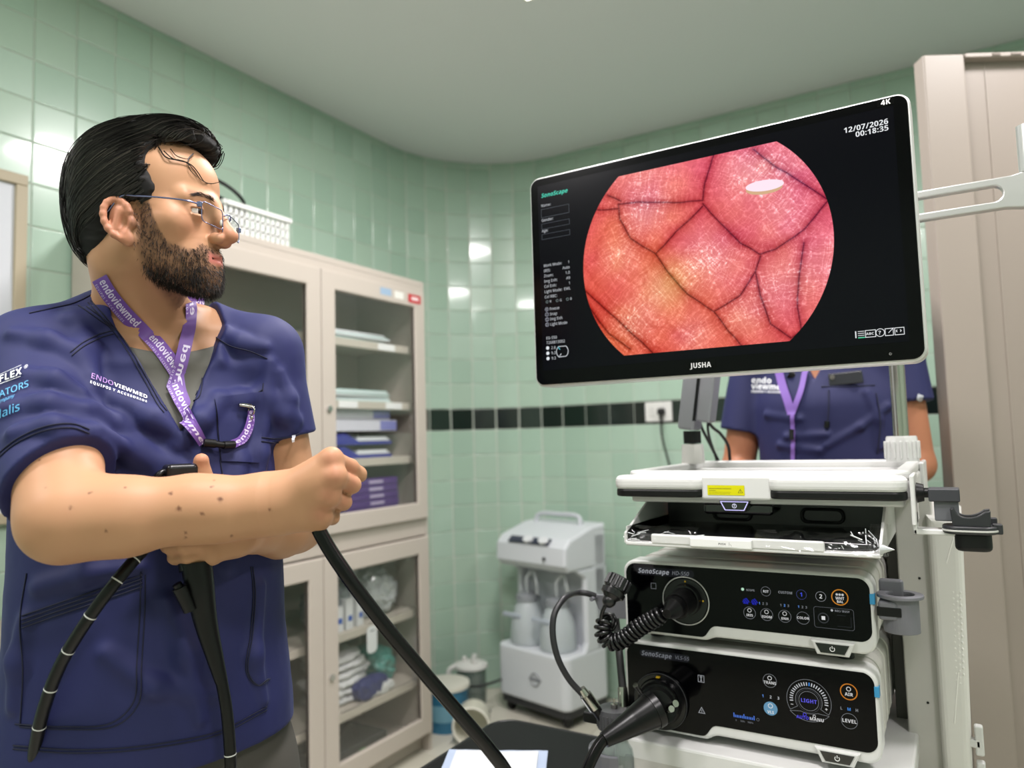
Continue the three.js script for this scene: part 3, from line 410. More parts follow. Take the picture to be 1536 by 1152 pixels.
    T('EG-550', 0.043, 0.773, 19); T('7268813002', 0.043, 0.795, 19); ['2.8', '9.3', '9.3'].forEach((s, i) => { const [x, y] = toC(0.047, 0.82 + i * 0.0245); c.fillStyle = '#e6e9ee'; c.beginPath(); c.arc(x, y, 9, 0, 7); c.fill(); T(s, 0.058, 0.82 + i * 0.0245, 19); });
    { const [x, y] = toC(0.094, 0.842); c.strokeStyle = '#cfd3d8'; c.lineWidth = 4; c.beginPath(); c.arc(x, y, 32, -0.9, 0.9); c.lineTo(x - 20, y + 26); c.arc(x, y, 32, Math.PI - 0.9, Math.PI + 0.9); c.closePath(); c.stroke(); c.strokeStyle = '#5fd0e0'; c.beginPath(); c.moveTo(x - 24, y - 24); c.lineTo(x - 12, y - 10); c.stroke(); c.strokeStyle = '#cfd3d8'; c.beginPath(); c.moveTo(x - 16, y + 22); c.lineTo(x - 6, y + 10); c.stroke(); }
    T('12/07/2026', 0.953, 0.1, 31, '#eef0f2', true, 'right'); T('00:18:35', 0.953, 0.124, 31, '#eef0f2', true, 'right');
    { const ic = (u) => toC(u, 0.884), o = (u) => { const [x, y] = ic(u); c.strokeStyle = '#e4e6e8'; c.lineWidth = 3; return [x, y]; };
      let [x, y] = o(0.865); c.fillStyle = '#e4e6e8'; c.fillRect(x - 16, y - 14, 5, 28); for (let i = 0; i < 4; i++) c.fillRect(x - 6, y - 13 + i * 8, 24, 3); c.fillStyle = '#3fc890'; c.fillRect(x - 6, y + 12, 26, 4);
      [x, y] = o(0.888); c.strokeRect(x - 18, y - 13, 36, 27); T('ABC', 0.8785, 0.884, 15, '#e4e6e8', true); [x, y] = o(0.908); c.beginPath(); c.arc(x, y, 15, 0, 7); c.stroke(); T('?', 0.904, 0.884, 22, '#e4e6e8', true); [x, y] = o(0.927); c.strokeRect(x - 15, y - 13, 28, 27); c.beginPath(); c.moveTo(x - 4, y + 4); c.lineTo(x + 15, y - 15); c.stroke(); [x, y] = o(0.947); c.strokeRect(x - 16, y - 13, 32, 27); T('‹ ›', 0.939, 0.882, 24, '#e4e6e8', true); }
  });
  const sx0 = MX0 + A[0] * MW, sx1 = MX0 + A[1] * MW, sy1 = MY1 - A[2] * MH, sy0 = MY1 - A[3] * MH;
  obj('screen_display', planeG(sx1 - sx0, sy1 - sy0).translate((sx0 + sx1) / 2, (sy0 + sy1) / 2, MZ + 0.0029), new THREE.MeshPhysicalMaterial({ color: 0x010102, roughness: 0.2, specularIntensity: 0.3, emissive: 0xffffff, emissiveMap: tex, emissiveIntensity: 1.0 }), bezel);
  const mk = (name, s, u, v, wm, hm, font, col = '#c8c8c8') => { const t = canvasTex(256, Math.round(256 * hm / wm), (c, w, h) => { c.fillStyle = '#010101'; c.fillRect(0, 0, w, h); c.fillStyle = col; c.font = font; c.textAlign = 'center'; c.textBaseline = 'middle'; c.fillText(s, w / 2, h / 2 + 2); }); obj(name, planeG(wm, hm).translate(MX0 + u * MW, MY1 - v * MH, MZ + 0.0031), printM(t, 0.25), bezel); };
  mk('logo_print', 'JUSHA', 0.491, 0.953, 0.048, 0.012, 'bold 60px sans-serif'); mk('resolution_print', '4K', 0.95, 0.026, 0.022, 0.011, 'bold 120px sans-serif', '#e8e8e8');
  obj('power_mark', [new THREE.TorusGeometry(0.0016, 0.0003, 5, 14, 5).rotateZ(2.1).translate(MX0 + 0.926 * MW, MY1 - 0.965 * MH, MZ + 0.003), bx(-0.0002, 0.0002, 0, 0.002, 0, 0.0003, 0).translate(MX0 + 0.926 * MW, MY1 - 0.965 * MH, MZ + 0.0027)], mat(0x8a8a8a, 0.5), bezel);
}
// monitor arm on the cart's rear left collar
{
  const a = thing('monitor_arm', 'grey jointed arm that carries the monitor on the white cart top', 'arm', [-0.475, 1.186, -1.52]);
  ow('collar', lathe([[0, 1.186], [0.024, 1.186], [0.024, 1.19], [0.022, 1.226], [0, 1.228]]).translate(-0.475, 0, -1.52), offWhiteM, a);
  ow('joint', [cyl(0.018, 0.018, 0.026, -0.475, 1.241, -1.52, 24)], blackM, a);
  const q = (g) => g.rotateZ(-0.16).translate(-0.46, 1.254, -1.51);
  ow('arm_case', [q(bx(-0.035, 0.0, 0.0, 0.3, -0.03, 0.03, 0.006)), q(bx(-0.002, 0.03, 0.02, 0.3, -0.026, 0.026, 0.006))], mat(0x8f9095, 0.4, 0.3), a);
  ow('arm_groove', q(bx(-0.004, 0.0, 0.02, 0.3, -0.031, 0.0315, 0.001)), blackM, a);
  ow('mount_link', [rodG([-0.42, 1.53, -1.51], [-0.335, 1.53, -1.26], 0.02, 16), bx(-0.39, -0.28, 1.48, 1.58, -1.26, -1.222, 0.004)], greyM, a);
  const c = thing('signal_cables', 'two thin black cables dropping from the monitor arm to the cart top', 'cable', [-0.42, 1.19, -1.5]);
  ow('cable', tube([at(1043, 605, 1.62), at(1052, 640, 1.63), at(1066, 668, 1.64), at(1078, 692, 1.64)], 0.0035, 40, 8), rubberM, c);
  ow('cable', tube([at(1050, 612, 1.6), at(1068, 640, 1.6), at(1080, 650, 1.62), at(1092, 668, 1.63), at(1095, 690, 1.64)], 0.0035, 40, 8), rubberM, c);
  ow('cable', tube([at(1064, 612, 1.6), at(1062, 645, 1.61), at(1075, 690, 1.64)], 0.003, 40, 8), rubberM, c);
}
// slotted silver arm on the pole
{
  const a = thing('support_arm', 'silver slotted arm reaching out from the pole behind the monitor', 'arm', [-0.088, 1.56, -1.4]);
  const s = new THREE.Shape(); s.moveTo(-0.1, 1.592); s.lineTo(0.09, 1.592); s.quadraticCurveTo(0.105, 1.59, 0.13, 1.585); s.lineTo(0.16, 1.6); s.lineTo(0.16, 1.64); s.lineTo(0.13, 1.648); s.lineTo(0.1, 1.642); s.lineTo(-0.1, 1.642); s.closePath();
  const hole = new THREE.Path(); hole.moveTo(-0.09, 1.604); hole.lineTo(-0.09, 1.63); hole.lineTo(0.07, 1.63); hole.absarc(0.075, 1.617, 0.013, Math.PI / 2, -Math.PI / 2, true); hole.closePath(); s.holes.push(hole);
  ow('slotted_plate', extrude(s, 0.018, 0.002).translate(0, 0, -1.4), alumM, a);
  ow('end_post', [cyl(0.014, 0.014, 0.075, 0.125, 1.682, -1.391, 28)], alumM, a);
  ow('clamp', [bx(-0.12, -0.06, 1.585, 1.65, -1.585, -1.53, 0.006), bx(-0.115, -0.095, 1.592, 1.642, -1.54, -1.383, 0.004)], alumM, a);
}

// ---------- the two black-fronted units ----------
function unit(name, lab, O, panelPts, draw, tx) {
  const g = thing(name, lab, 'medical device', [(O.x0 + O.x1) / 2, O.y0, -1.4]);
  const zf = -1.2, zb = -1.6, W = O.x1 - O.x0;
  const s = new THREE.Shape(), r = 0.021, { x0, x1, y0, y1, yl, xb } = O;   // body outline: left foot lower than the right part
  s.moveTo(x0 + r, yl); s.lineTo(xb, yl); s.bezierCurveTo(xb + 0.012, yl, xb + 0.012, y0, xb + 0.026, y0); s.lineTo(x1 - r, y0); s.absarc(x1 - r, y0 + r, r, -Math.PI / 2, 0); s.lineTo(x1, y1 - r); s.absarc(x1 - r, y1 - r, r, 0, Math.PI / 2); s.lineTo(x0 + r, y1); s.absarc(x0 + r, y1 - r, r, Math.PI / 2, Math.PI); s.lineTo(x0, yl + 0.012); s.absarc(x0 + 0.012, yl + 0.012, 0.012, Math.PI, 1.5 * Math.PI);
  ow('front_frame', extrude(s, 0.045, 0.005, 4, 10).translate(0, 0, zf - 0.045), whiteM, g);
  const bs = rrect(W - 0.008, y1 - y0 - 0.004, 0.024, new THREE.Shape(), (x0 + x1) / 2, (y0 + y1) / 2);
  const body = ow('casing', extrude(bs, 0.36, 0.003, 2, 10).translate(0, 0, zb + 0.0), mat(0xb5b3ad, 0.4), g);
  for (let i = 0; i < 4; i++) { const z = -1.29 - i * 0.07; const h = rrect(W - 0.0045, y1 - y0 - 0.0005, 0.025, new THREE.Shape(), (x0 + x1) / 2, (y0 + y1) / 2); obj('casing_rib', extrude(h, 0.035, 0.0018, 3, 10).translate(0, 0, z - 0.017), mat(0xbdbbb5, 0.4), body); }
  // black glass panel with its print
  const p = new THREE.Shape(), i = 0.0052, R = 0.017, a = { x0: x0 + i, x1: x1 - i, y1: y1 - i, yl: yl + i, y0: O.yp };
  p.moveTo(a.x0 + 0.01, a.yl); p.lineTo(xb - 0.004, a.yl); p.bezierCurveTo(xb + 0.01, a.yl, xb + 0.008, a.y0, xb + 0.024, a.y0); p.lineTo(a.x1 - R, a.y0); p.absarc(a.x1 - R, a.y0 + R, R, -Math.PI / 2, 0); p.lineTo(a.x1, a.y1 - R); p.absarc(a.x1 - R, a.y1 - R, R, 0, Math.PI / 2); p.lineTo(a.x0 + R, a.y1); p.absarc(a.x0 + R, a.y1 - R, R, Math.PI / 2, Math.PI); p.lineTo(a.x0, a.yl + 0.01); p.absarc(a.x0 + 0.01, a.yl + 0.01, 0.01, Math.PI, 1.5 * Math.PI);
  const PW = 1920, k = PW / (a.x1 - a.x0), PH = Math.round(k * (a.y1 - a.yl));
  const tex = canvasTex(PW, PH, (c, w, h) => { c.fillStyle = '#000'; c.fillRect(0, 0, w, h); draw(c, (x) => (x - a.x0) * k, (y) => (a.y1 - y) * k, k); });
  const pane = ow('control_panel', planarUV(extrude(p, 0.0022, 0.0006, 1, 10).translate(0, 0, zf - 0.0012), a.x0, a.x1, a.yl, a.y1), new THREE.MeshPhysicalMaterial({ color: 0x020203, roughness: 0.1, specularIntensity: 0.35, emissive: 0xffffff, emissiveMap: tex, emissiveIntensity: 0.75 }), g);
  pane.name = 'control_panel_display';
  // power key in its white surround
  const tz = (w1, w2, h) => poly([[-w1, h], [w1, h], [w2, -h], [-w2, -h]]), K = O.key;
  const key = ow('power_key', extrude(tz(0.031, 0.022, 0.0105), 0.016, 0.003, 2).translate(K[0], K[1], zf - 0.009), whiteM, g);
  obj('key_face', extrude(tz(0.0235, 0.0165, 0.0068), 0.003, 0.0008).translate(K[0], K[1], zf + 0.0055), blackGlossM, key);
  obj('key_symbol', [new THREE.TorusGeometry(0.0032, 0.0006, 6, 18, 5).rotateZ(2.2).translate(K[0], K[1], zf + 0.0088), bx(-0.0005, 0.0005, 0.0006, 0.0044, 0, 0.0006, 0).translate(K[0], K[1], zf + 0.0085)], mat(0xdcdcdc, 0.5), key);
  obj('blue_tag', bx(x1 - 0.006, x1 + 0.0008, O.tagY - 0.0075, O.tagY + 0.0075, zf - 0.012, zf + 0.0012, 0.0004), mat(0x2f86b4, 0.5), pane).position.set(0, 0, 0);
  for (const fx of [x0 + 0.04, x1 - 0.05]) for (const fz of [-1.25, -1.55]) ow('foot', cyl(0.013, 0.013, Math.max(0.006, y0 - O.floor), fx, (y0 + O.floor) / 2, fz, 16), rubberM, g);
  return [g, pane];
}
const ring = (c, x, y, r, col, lw = 3) => { c.strokeStyle = col; c.lineWidth = lw; c.beginPath(); c.arc(x, y, r, 0, 7); c.stroke(); };
const txt = (c, s, x, y, px, col = '#cfd2d6', bold = true) => { c.fillStyle = col; c.font = (bold ? 'bold ' : '') + px + 'px sans-serif'; c.textAlign = 'center'; c.textBaseline = 'middle'; c.fillText(s, x, y); };
const [procUnit, procPane] = unit('video_processor', 'upper black-fronted unit with round scope socket and coiled cable on the cart', { x0: -0.507, x1: -0.1165, y0: 0.9195, y1: 1.035, yl: 0.913, xb: -0.372, yp: 0.938, key: [-0.176, 0.925], tagY: 1.001, floor: 0.9 }, null, (c, X, Y, k) => {
  c.save(); c.fillStyle = '#16171b'; c.beginPath(); c.roundRect(X(-0.482), Y(1.0245), 0.1 * k, 0.013 * k, 0.006 * k); c.fill(); c.transform(1, 0, -0.2, 1, Y(1.018) * 0.2, 0);
  c.textAlign = 'left'; c.textBaseline = 'middle'; c.fillStyle = '#a9acb2'; c.font = 'bold 54px sans-serif'; c.fillText('SonoScape', X(-0.479), Y(1.018)); c.fillStyle = '#8b8e94'; c.font = '44px sans-serif'; c.fillText('HD-550', X(-0.4195), Y(1.018)); c.restore();
  c.strokeStyle = '#8d9096'; c.lineWidth = 3; c.strokeRect(X(-0.457), Y(0.9985), 0.0085 * k, 0.009 * k); txt(c, '♁', X(-0.4527), Y(0.994), 30, '#8d9096');
  c.fillStyle = '#c9f5d8'; c.beginPath(); c.arc(X(-0.3045), Y(1.0005), 12, 0, 7); c.fill(); txt(c, 'SCOPE', X(-0.2925), Y(1.0), 22, '#9a9da2'); ring(c, X(-0.269), Y(1.0), 36, '#8d9096'); txt(c, 'RST', X(-0.269), Y(1.0), 26, '#e8eaee');
  txt(c, 'CUSTOM', X(-0.24), Y(1.0005), 26, '#9a9da2'); ring(c, X(-0.2165), Y(0.9995), 36, '#4a4f8a'); txt(c, '1', X(-0.2165), Y(0.9995), 42, '#4a58ff'); ring(c, X(-0.189), Y(0.999), 36, '#a9acb2'); txt(c, '2', X(-0.189), Y(0.999), 42, '#f2f2f2');
  ring(c, X(-0.1625), Y(1.0), 56, '#d98a2a', 8); txt(c, 'WHT', X(-0.1625), Y(0.9985), 28, '#f2f2f2'); txt(c, 'BAL', X(-0.1625), Y(0.9935), 26, '#f2f2f2'); c.fillStyle = '#d8d8d8'; for (const d of [-20, 0, 20]) { c.beginPath(); c.arc(X(-0.1625) + d, Y(1.004), 9, 0, 7); c.fill(); }
  c.fillStyle = '#2b35ff'; for (const dx of [0, 0.013]) { const x = X(-0.3005) + dx * k; for (let i = 0; i < 9; i++) for (let j = 0; j < 5; j++) if ((i + j * 2) % 3 && Math.abs(i - 4) <= j + 1) c.fillRect(x - 26 + i * 6, Y(0.987) + j * 7, 5, 5); txt(c, dx ? 'A/E' : 'AVE', x, Y(0.9793), 22, '#2b35ff'); }
  [[-0.274, '1'], [-0.242, '2'], [-0.216, '1']].forEach(([x, on], n) => [1, 2, 3].forEach((v, i) => { txt(c, String(v), X(x + 0.0055 * (i - 1)), Y(0.981), 26, String(v) === on ? '#6aa2ff' : '#8d9096'); }));
  [['IRIS', -0.2955], ['ZOOM', -0.2695], ['ENH', -0.2425], ['COLOR', -0.216]].forEach(([s, x], i) => { ring(c, X(x), Y(0.9645), 46, '#8d9096'); txt(c, s, X(x), i === 3 ? Y(0.9645) : Y(0.961), 27, '#f0f0f0'); if (i < 3) { ring(c, X(x), Y(0.9685), 14, '#e0e0e0', 5); } });
  c.strokeStyle = '#6c6f75'; c.lineWidth = 3; c.beginPath(); c.roundRect(X(-0.2), Y(0.9835), 0.055 * k, 0.0305 * k, 18); c.stroke(); c.fillStyle = '#c9ccd0'; c.beginPath(); c.arc(X(-0.1745), Y(0.98), 9, 0, 7); c.fill(); txt(c, 'REC/ BUSY', X(-0.1605), Y(0.98), 21, '#9a9da2');
  ring(c, X(-0.187), Y(0.9675), 36, '#3a3c40', 8); c.fillStyle = '#f4f4f4'; c.fillRect(X(-0.187) - 13, Y(0.9675) - 14, 26, 28); c.strokeStyle = '#33353a'; c.lineWidth = 3; c.beginPath(); c.moveTo(X(-0.168), Y(0.9735)); c.lineTo(X(-0.156), Y(0.9735)); c.moveTo(X(-0.168), Y(0.9575)); c.lineTo(X(-0.149), Y(0.9575)); c.lineTo(X(-0.149), Y(0.972)); c.stroke();
});
const [lightUnit, lightPane] = unit('light_source', 'lower black-fronted unit with the LIGHT dial and thick scope connector', { x0: -0.511, x1: -0.118, y0: 0.7645, y1: 0.8995, yl: 0.756, xb: -0.378, yp: 0.781, key: [-0.178, 0.768], tagY: 0.869, floor: 0.748 }, null, (c, X, Y, k) => {
  c.save(); c.fillStyle = '#1b1c20'; c.beginPath(); c.roundRect(X(-0.482), Y(0.8865), 0.086 * k, 0.012 * k, 0.005 * k); c.fill(); c.transform(1, 0, -0.2, 1, Y(0.8805) * 0.2, 0); c.textAlign = 'left'; c.textBaseline = 'middle'; c.fillStyle = '#7d8086'; c.font = 'bold 52px sans-serif'; c.fillText('SonoScape', X(-0.479), Y(0.8805)); c.font = '40px sans-serif'; c.fillText('VLS-55', X(-0.4205), Y(0.8805)); c.restore();
  c.strokeStyle = '#b5b8bd'; c.lineWidth = 4; c.strokeRect(X(-0.383), Y(0.857), 0.0095 * k, 0.0105 * k); ring(c, X(-0.3782), Y(0.8545), 7, '#b5b8bd', 5); c.beginPath(); c.moveTo(X(-0.3782), Y(0.853)); c.lineTo(X(-0.3782), Y(0.8505)); c.lineTo(X(-0.3795), Y(0.8475)); c.moveTo(X(-0.3782), Y(0.8505)); c.lineTo(X(-0.377), Y(0.8475)); c.stroke();
  c.beginPath(); c.moveTo(X(-0.3795), Y(0.8065)); c.lineTo(X(-0.3745), Y(0.7975)); c.lineTo(X(-0.3845), Y(0.7975)); c.closePath(); c.stroke(); txt(c, '!', X(-0.3795), Y(0.8005), 30, '#b5b8bd');
  ring(c, X(-0.27), Y(0.864), 50, '#9a9da2'); txt(c, 'TRANS', X(-0.27), Y(0.861), 30, '#f2f2f2'); ring(c, X(-0.27), Y(0.868), 14, '#f2f2f2', 5); ['1', '2', '3'].forEach((s, i) => txt(c, s, X(-0.2815 + 0.0115 * i), Y(0.8395), 30, i ? '#d0d3d8' : '#6aa2ff'));
  c.fillStyle = '#6fa3c4'; c.beginPath(); c.arc(X(-0.271), Y(0.822), 52, 0, 7); c.fill(); txt(c, 'VLS', X(-0.271), Y(0.8165), 30, '#f6f6f6'); ring(c, X(-0.271), Y(0.826), 16, '#f6f6f6', 5);
  const lx = X(-0.2145), ly = Y(0.842); ring(c, lx, ly, 70, '#9a9da2'); ring(c, lx, ly, 84, '#4a4c52'); txt(c, 'LIGHT', lx, ly, 40, '#6c66ff'); c.strokeStyle = '#9a9da2'; c.lineWidth = 3; c.beginPath(); c.arc(lx, ly, 158, Math.PI * 0.83, Math.PI * 2.17); c.stroke(); c.beginPath(); c.arc(lx, ly, 95, Math.PI * 0.83, Math.PI * 2.17); c.stroke();
  for (const a of [0.83, 2.17]) { c.beginPath(); c.moveTo(lx + 95 * Math.cos(a * Math.PI), ly + 95 * Math.sin(a * Math.PI)); c.lineTo(lx + 158 * Math.cos(a * Math.PI), ly + 158 * Math.sin(a * Math.PI)); c.stroke(); }
  for (let i = 0; i < 24; i++) { const a = Math.PI * (0.97 + 1.06 * i / 23), on = i === 12; c.strokeStyle = on ? '#4a9cff' : '#d8dade'; c.lineWidth = 8; c.beginPath(); c.moveTo(lx + 112 * Math.cos(a), ly + 112 * Math.sin(a)); c.lineTo(lx + 138 * Math.cos(a), ly + 138 * Math.sin(a)); c.stroke(); }
  txt(c, '−', lx - 122, ly + 42, 40, '#f2f2f2'); txt(c, '+', lx + 122, ly + 42, 40, '#f2f2f2');
  c.strokeStyle = '#9a9da2'; c.lineWidth = 3; c.beginPath(); c.arc(lx, ly - 40, 190, Math.PI * 0.24, Math.PI * 0.76); c.lineTo(lx - 60, ly + 82); c.quadraticCurveTo(lx, ly + 104, lx + 60, ly + 82); c.closePath(); c.stroke(); txt(c, 'AUTO', lx - 50, ly + 128, 34, '#5a50ff'); txt(c, 'MANU', lx + 50, ly + 128, 34, '#f4f4f4'); ring(c, lx - 34, ly + 104, 11, '#5a50ff', 4); ring(c, lx + 34, ly + 106, 9, '#f4f4f4', 4);
  ring(c, X(-0.158), Y(0.864), 56, '#d8842a', 8); txt(c, 'AIR', X(-0.158), Y(0.8605), 34, '#f0f0f0'); ring(c, X(-0.158), Y(0.868), 14, '#e0e0e0', 6); ['L', 'M', 'H'].forEach((s, i) => txt(c, s, X(-0.1695 + 0.0105 * i), Y(0.839), 30, i === 1 ? '#4a9cff' : '#9a9da2')); ring(c, X(-0.1595), Y(0.822), 54, '#9a9da2'); txt(c, 'LEVEL', X(-0.1595), Y(0.822), 36, '#f2f2f2');
  c.fillStyle = '#5a8cff'; for (let i = 0; i < 13; i++) { const b = i % 6 === 0; c.fillRect(X(-0.3285) + i * 13, Y(0.8) - (b ? 34 : 20), 7, b ? 34 : 20); } txt(c, '0      50%    100%', X(-0.312), Y(0.7955), 18, '#7d8086'); txt(c, '♁', X(-0.336), Y(0.802), 26, '#7d8086'); ring(c, X(-0.291), Y(0.802), 10, '#7d8086');
});
// sockets (parts of their unit; panel-local parts are written in world coordinates)
{
  const zc = -1.199, disc = (r0, z0, r1, z1, x, y, seg = 40) => rodG([x, y, z0], [x, y, z1], r0, seg, r1);
  ow('socket_ring', new THREE.TorusGeometry(0.0385, 0.0011, 8, 64).translate(-0.3975, 0.9745, zc + 0.002), alumM, procUnit);
  ow('scope_socket', [disc(0.0375, zc, 0.036, zc + 0.003, -0.3975, 0.9745), disc(0.026, zc + 0.003, 0.0245, zc + 0.014, -0.3965, 0.977)], phys(0x08080a, 0.2), procUnit);
  for (const [x, y] of [[-0.3965, 1.006], [-0.368, 0.977]]) ow('index_dot', new THREE.SphereGeometry(0.0016, 8, 6).translate(x, y, zc + 0.0035), mat(0xc9a21a, 0.5), procUnit);
  ow('scope_socket', [disc(0.046, zc, 0.044, zc + 0.008, -0.447, 0.807), disc(0.038, zc + 0.008, 0.036, zc + 0.014, -0.447, 0.808)], phys(0x08080a, 0.2), lightUnit);
  ow('socket_ring', new THREE.TorusGeometry(0.045, 0.0008, 8, 64).translate(-0.447, 0.807, zc + 0.006), darkGreyM, lightUnit);
  for (const y of [0.848, 0.838]) ow('index_dot', bx(-0.45, -0.444, y - 0.001, y + 0.001, zc + 0.009, zc + 0.0148, 0.0003), mat(0xc9a21a, 0.5), lightUnit);
}
// plugs, coiled lead, bottle
{
  const c = thing('coiled_lead', 'black coiled cable with plug in the upper unit and rubber cap hanging beside it', 'cable', [-0.42, 0.93, -1.15]);
  const a0 = V(-0.3965, 0.977, -1.186), a1 = V(-0.405, 0.968, -1.125);
  ow('plug', [rodG(a0, a0.clone().lerp(a1, 0.45), 0.0215, 28, 0.0205), rodG(a0.clone().lerp(a1, 0.45), a0.clone().lerp(a1, 0.62), 0.0175, 28, 0.017), rodG(a0.clone().lerp(a1, 0.6), a1, 0.0165, 28, 0.0075)], phys(0x070708, 0.3, { specularIntensity: 0.6 }), c);
  const path = frameOf([a1, at(1003, 917, 1.17), at(985, 926, 1.18), at(958, 942, 1.19), at(932, 960, 1.2), at(914, 962, 1.21), at(904, 948, 1.21), at(908, 932, 1.215), at(917, 938, 1.225)]);
  const N = 700, turns = 26, pts = [], fr = path.computeFrenetFrames(N); for (let i = 0; i <= N; i++) { const t = i / N, p = path.getPointAt(t), ang = t * turns * Math.PI * 2, env = Math.min(1, Math.max(0, (t - 0.14) / 0.06)) * 0.0118; pts.push(p.addScaledVector(fr.normals[i], env * Math.cos(ang)).addScaledVector(fr.binormals[i], env * Math.sin(ang))); }
  ow('coil', tube(pts, 0.0034, 1400, 7), phys(0x0d0d0f, 0.24), c);
  const capP = [at(903, 948, 1.21), at(902, 925, 1.205), at(907, 910, 1.2), at(913, 902, 1.2)]; ow('lead_tail', tube(capP, 0.0034, 30, 8), phys(0x0d0d0f, 0.24), c);
  const b0 = at(912, 905, 1.2), b1 = at(931, 866, 1.215), dir = b1.clone().sub(b0); const at2 = (t) => b0.clone().addScaledVector(dir, t);
  const cap = ow('rubber_cap', [new THREE.SphereGeometry(0.0115, 20, 14).translate(...at2(0.1).toArray()), rodG(at2(0.1), at2(0.3), 0.0085, 20, 0.017), rodG(at2(0.3), at2(0.48), 0.0195, 28, 0.0205), rodG(at2(0.48), at2(0.55), 0.0175, 28), rodG(at2(0.55), at2(1), 0.0195, 28, 0.018)], phys(0x101012, 0.3), c);
  const q = new THREE.Quaternion().setFromUnitVectors(V(0, 1, 0), dir.clone().normalize()); for (let i = 0; i < 14; i++) { const an = i / 14 * 6.283; obj('cap_rib', box(0.004, 0.018, 0.003, 0.0192 * Math.cos(an), 0, 0.0192 * Math.sin(an), 0.001).applyQuaternion(q).translate(...at2(0.78).toArray()), phys(0x18181b, 0.3), cap); }
}
{
  // water bottle hung left of the lower unit
  const bC = at(922, 1078, 1.24), w = thing('water_bottle', 'clear water bottle with dark grey cap and air hose beside the lower unit', 'bottle', [bC.x, bC.y - 0.2, bC.z]);
  const L = (g) => g.translate(bC.x, bC.y, bC.z);
  const capB = ow('cap', [L(lathe([[0, 0.018], [0.027, 0.018], [0.029, 0.014], [0.029, -0.014], [0, -0.014]]))], mat(0x3a3a3d, 0.45), w);
  for (let i = 0; i < 24; i++) { const a = i / 24 * 6.283; obj('cap_rib', L(box(0.003, 0.024, 0.002, 0.0293 * Math.cos(a), 0, 0.0293 * Math.sin(a), 0.0008)), mat(0x3a3a3d, 0.45), capB); }
  ow('hose_elbow', [L(bx(-0.055, -0.02, -0.012, 0.006, -0.008, 0.01, 0.003)), rodG(at(903, 1077, 1.235), at(893, 1062, 1.235), 0.0085, 16)], blackM, w);
  ow('screw', L(lathe([[0, 0.034], [0.002, 0.034], [0.002, 0.026], [0.006, 0.024], [0.006, 0.018]])), steelM, w);
  ow('bottle_wall', L(lathe([[0.022, -0.014], [0.022, -0.024], [0.034, -0.04], [0.036, -0.055], [0.036, -0.2], [0.034, -0.2], [0.034, -0.055], [0.032, -0.042], [0.02, -0.026], [0.02, -0.014]])), new THREE.MeshPhysicalMaterial({ color: 0xdfe6e4, roughness: 0.12, transmission: 0.85, thickness: 0 }), w);
  const bt = canvasTex(256, 256, (c) => { c.fillStyle = '#8f9392'; c.fillRect(0, 0, 256, 256); c.fillStyle = '#2b2c2e'; c.beginPath(); c.moveTo(60, 40); c.lineTo(120, 150); c.lineTo(20, 150); c.closePath(); c.fill(); c.font = 'bold 26px sans-serif'; c.fillText('MAX', 140, 120); c.fillRect(140, 130, 70, 6); c.fillRect(140, 170, 70, 6); });
  ow('bottle_label', [new THREE.CylinderGeometry(0.0366, 0.0366, 0.09, 24, 1, true, -0.5, 1.2).translate(bC.x, bC.y - 0.105, bC.z)], printM(bt, 0.4, { side: THREE.DoubleSide }), w);
  ow('inner_tube', [L(tube([[0.0, -0.01, 0], [0.004, -0.07, 0.004], [0.01, -0.19, 0]], 0.004, 30, 8))], mat(0xb9bcbc, 0.4), w);
  const hose = ow('air_hose', tube([onPlane(893, 894, 2, -1.236), onPlane(880, 890, 2, -1.225), onPlane(868, 889, 2, -1.215), at(846, 898, 1.27), at(832, 920, 1.25), at(829, 948, 1.24), at(836, 985, 1.235), at(853, 1018, 1.235), at(874, 1042, 1.235)], 0.0055, 80, 10), mat(0x232326, 0.45), w);
  ow('hose_ferrule', [rodG(at(878, 1042, 1.235), at(892, 1062, 1.235), 0.0105, 20), rodG(at(872, 1033, 1.235), at(880, 1045, 1.235), 0.0068, 16, 0.009)], steelM, w);
  ow('feed_hose', tube([at(920, 905, 1.33), at(926, 950, 1.31), at(931, 1000, 1.28), at(934, 1032, 1.26)], 0.0068, 40, 10), rubberM, w);
  ow('feed_ferrule', rodG(at(934, 1030, 1.26), at(936, 1062, 1.25), 0.0088, 20), steelM, w);
  const h = thing('bottle_holder', 'grey plastic clip holding the water bottle on the cart side', 'holder', [-0.53, 0.72, -1.22]);
  const hs = new THREE.Shape(); hs.absarc(0, 0, 0.046, 0.2, 5.2, false); hs.absarc(0, 0, 0.039, 5.2, 0.2, true); ow('clip_ring', extrude(hs, 0.05, 0.002).rotateX(-Math.PI / 2).translate(bC.x, bC.y - 0.095, bC.z), greyM, h);
  ow('clip_arm', bx(bC.x + 0.035, -0.505, bC.y - 0.09, bC.y - 0.05, bC.z - 0.02, bC.z + 0.01, 0.004), greyM, h);
  // grey hook plate on the left of the upper unit
  const k = thing('hose_hook', 'flat grey hook plate left of the upper unit', 'hook', [-0.52, 0.95, -1.24]);
  const p = [[889, 892], [944, 894], [942, 929], [912, 927], [897, 913]].map(([x, y]) => onPlane(x, y, 2, -1.241)); const s = new THREE.Shape(p.map((v) => new THREE.Vector2(v.x, v.y))); ow('plate', extrude(s, 0.006, 0.001).translate(0, 0, -1.247), greyM, k);
  ow('peg', rodG([p[0].x + 0.006, p[0].y - 0.004, -1.244], [p[0].x + 0.006, p[0].y - 0.004, -1.222], 0.004, 10), greyM, k);
}
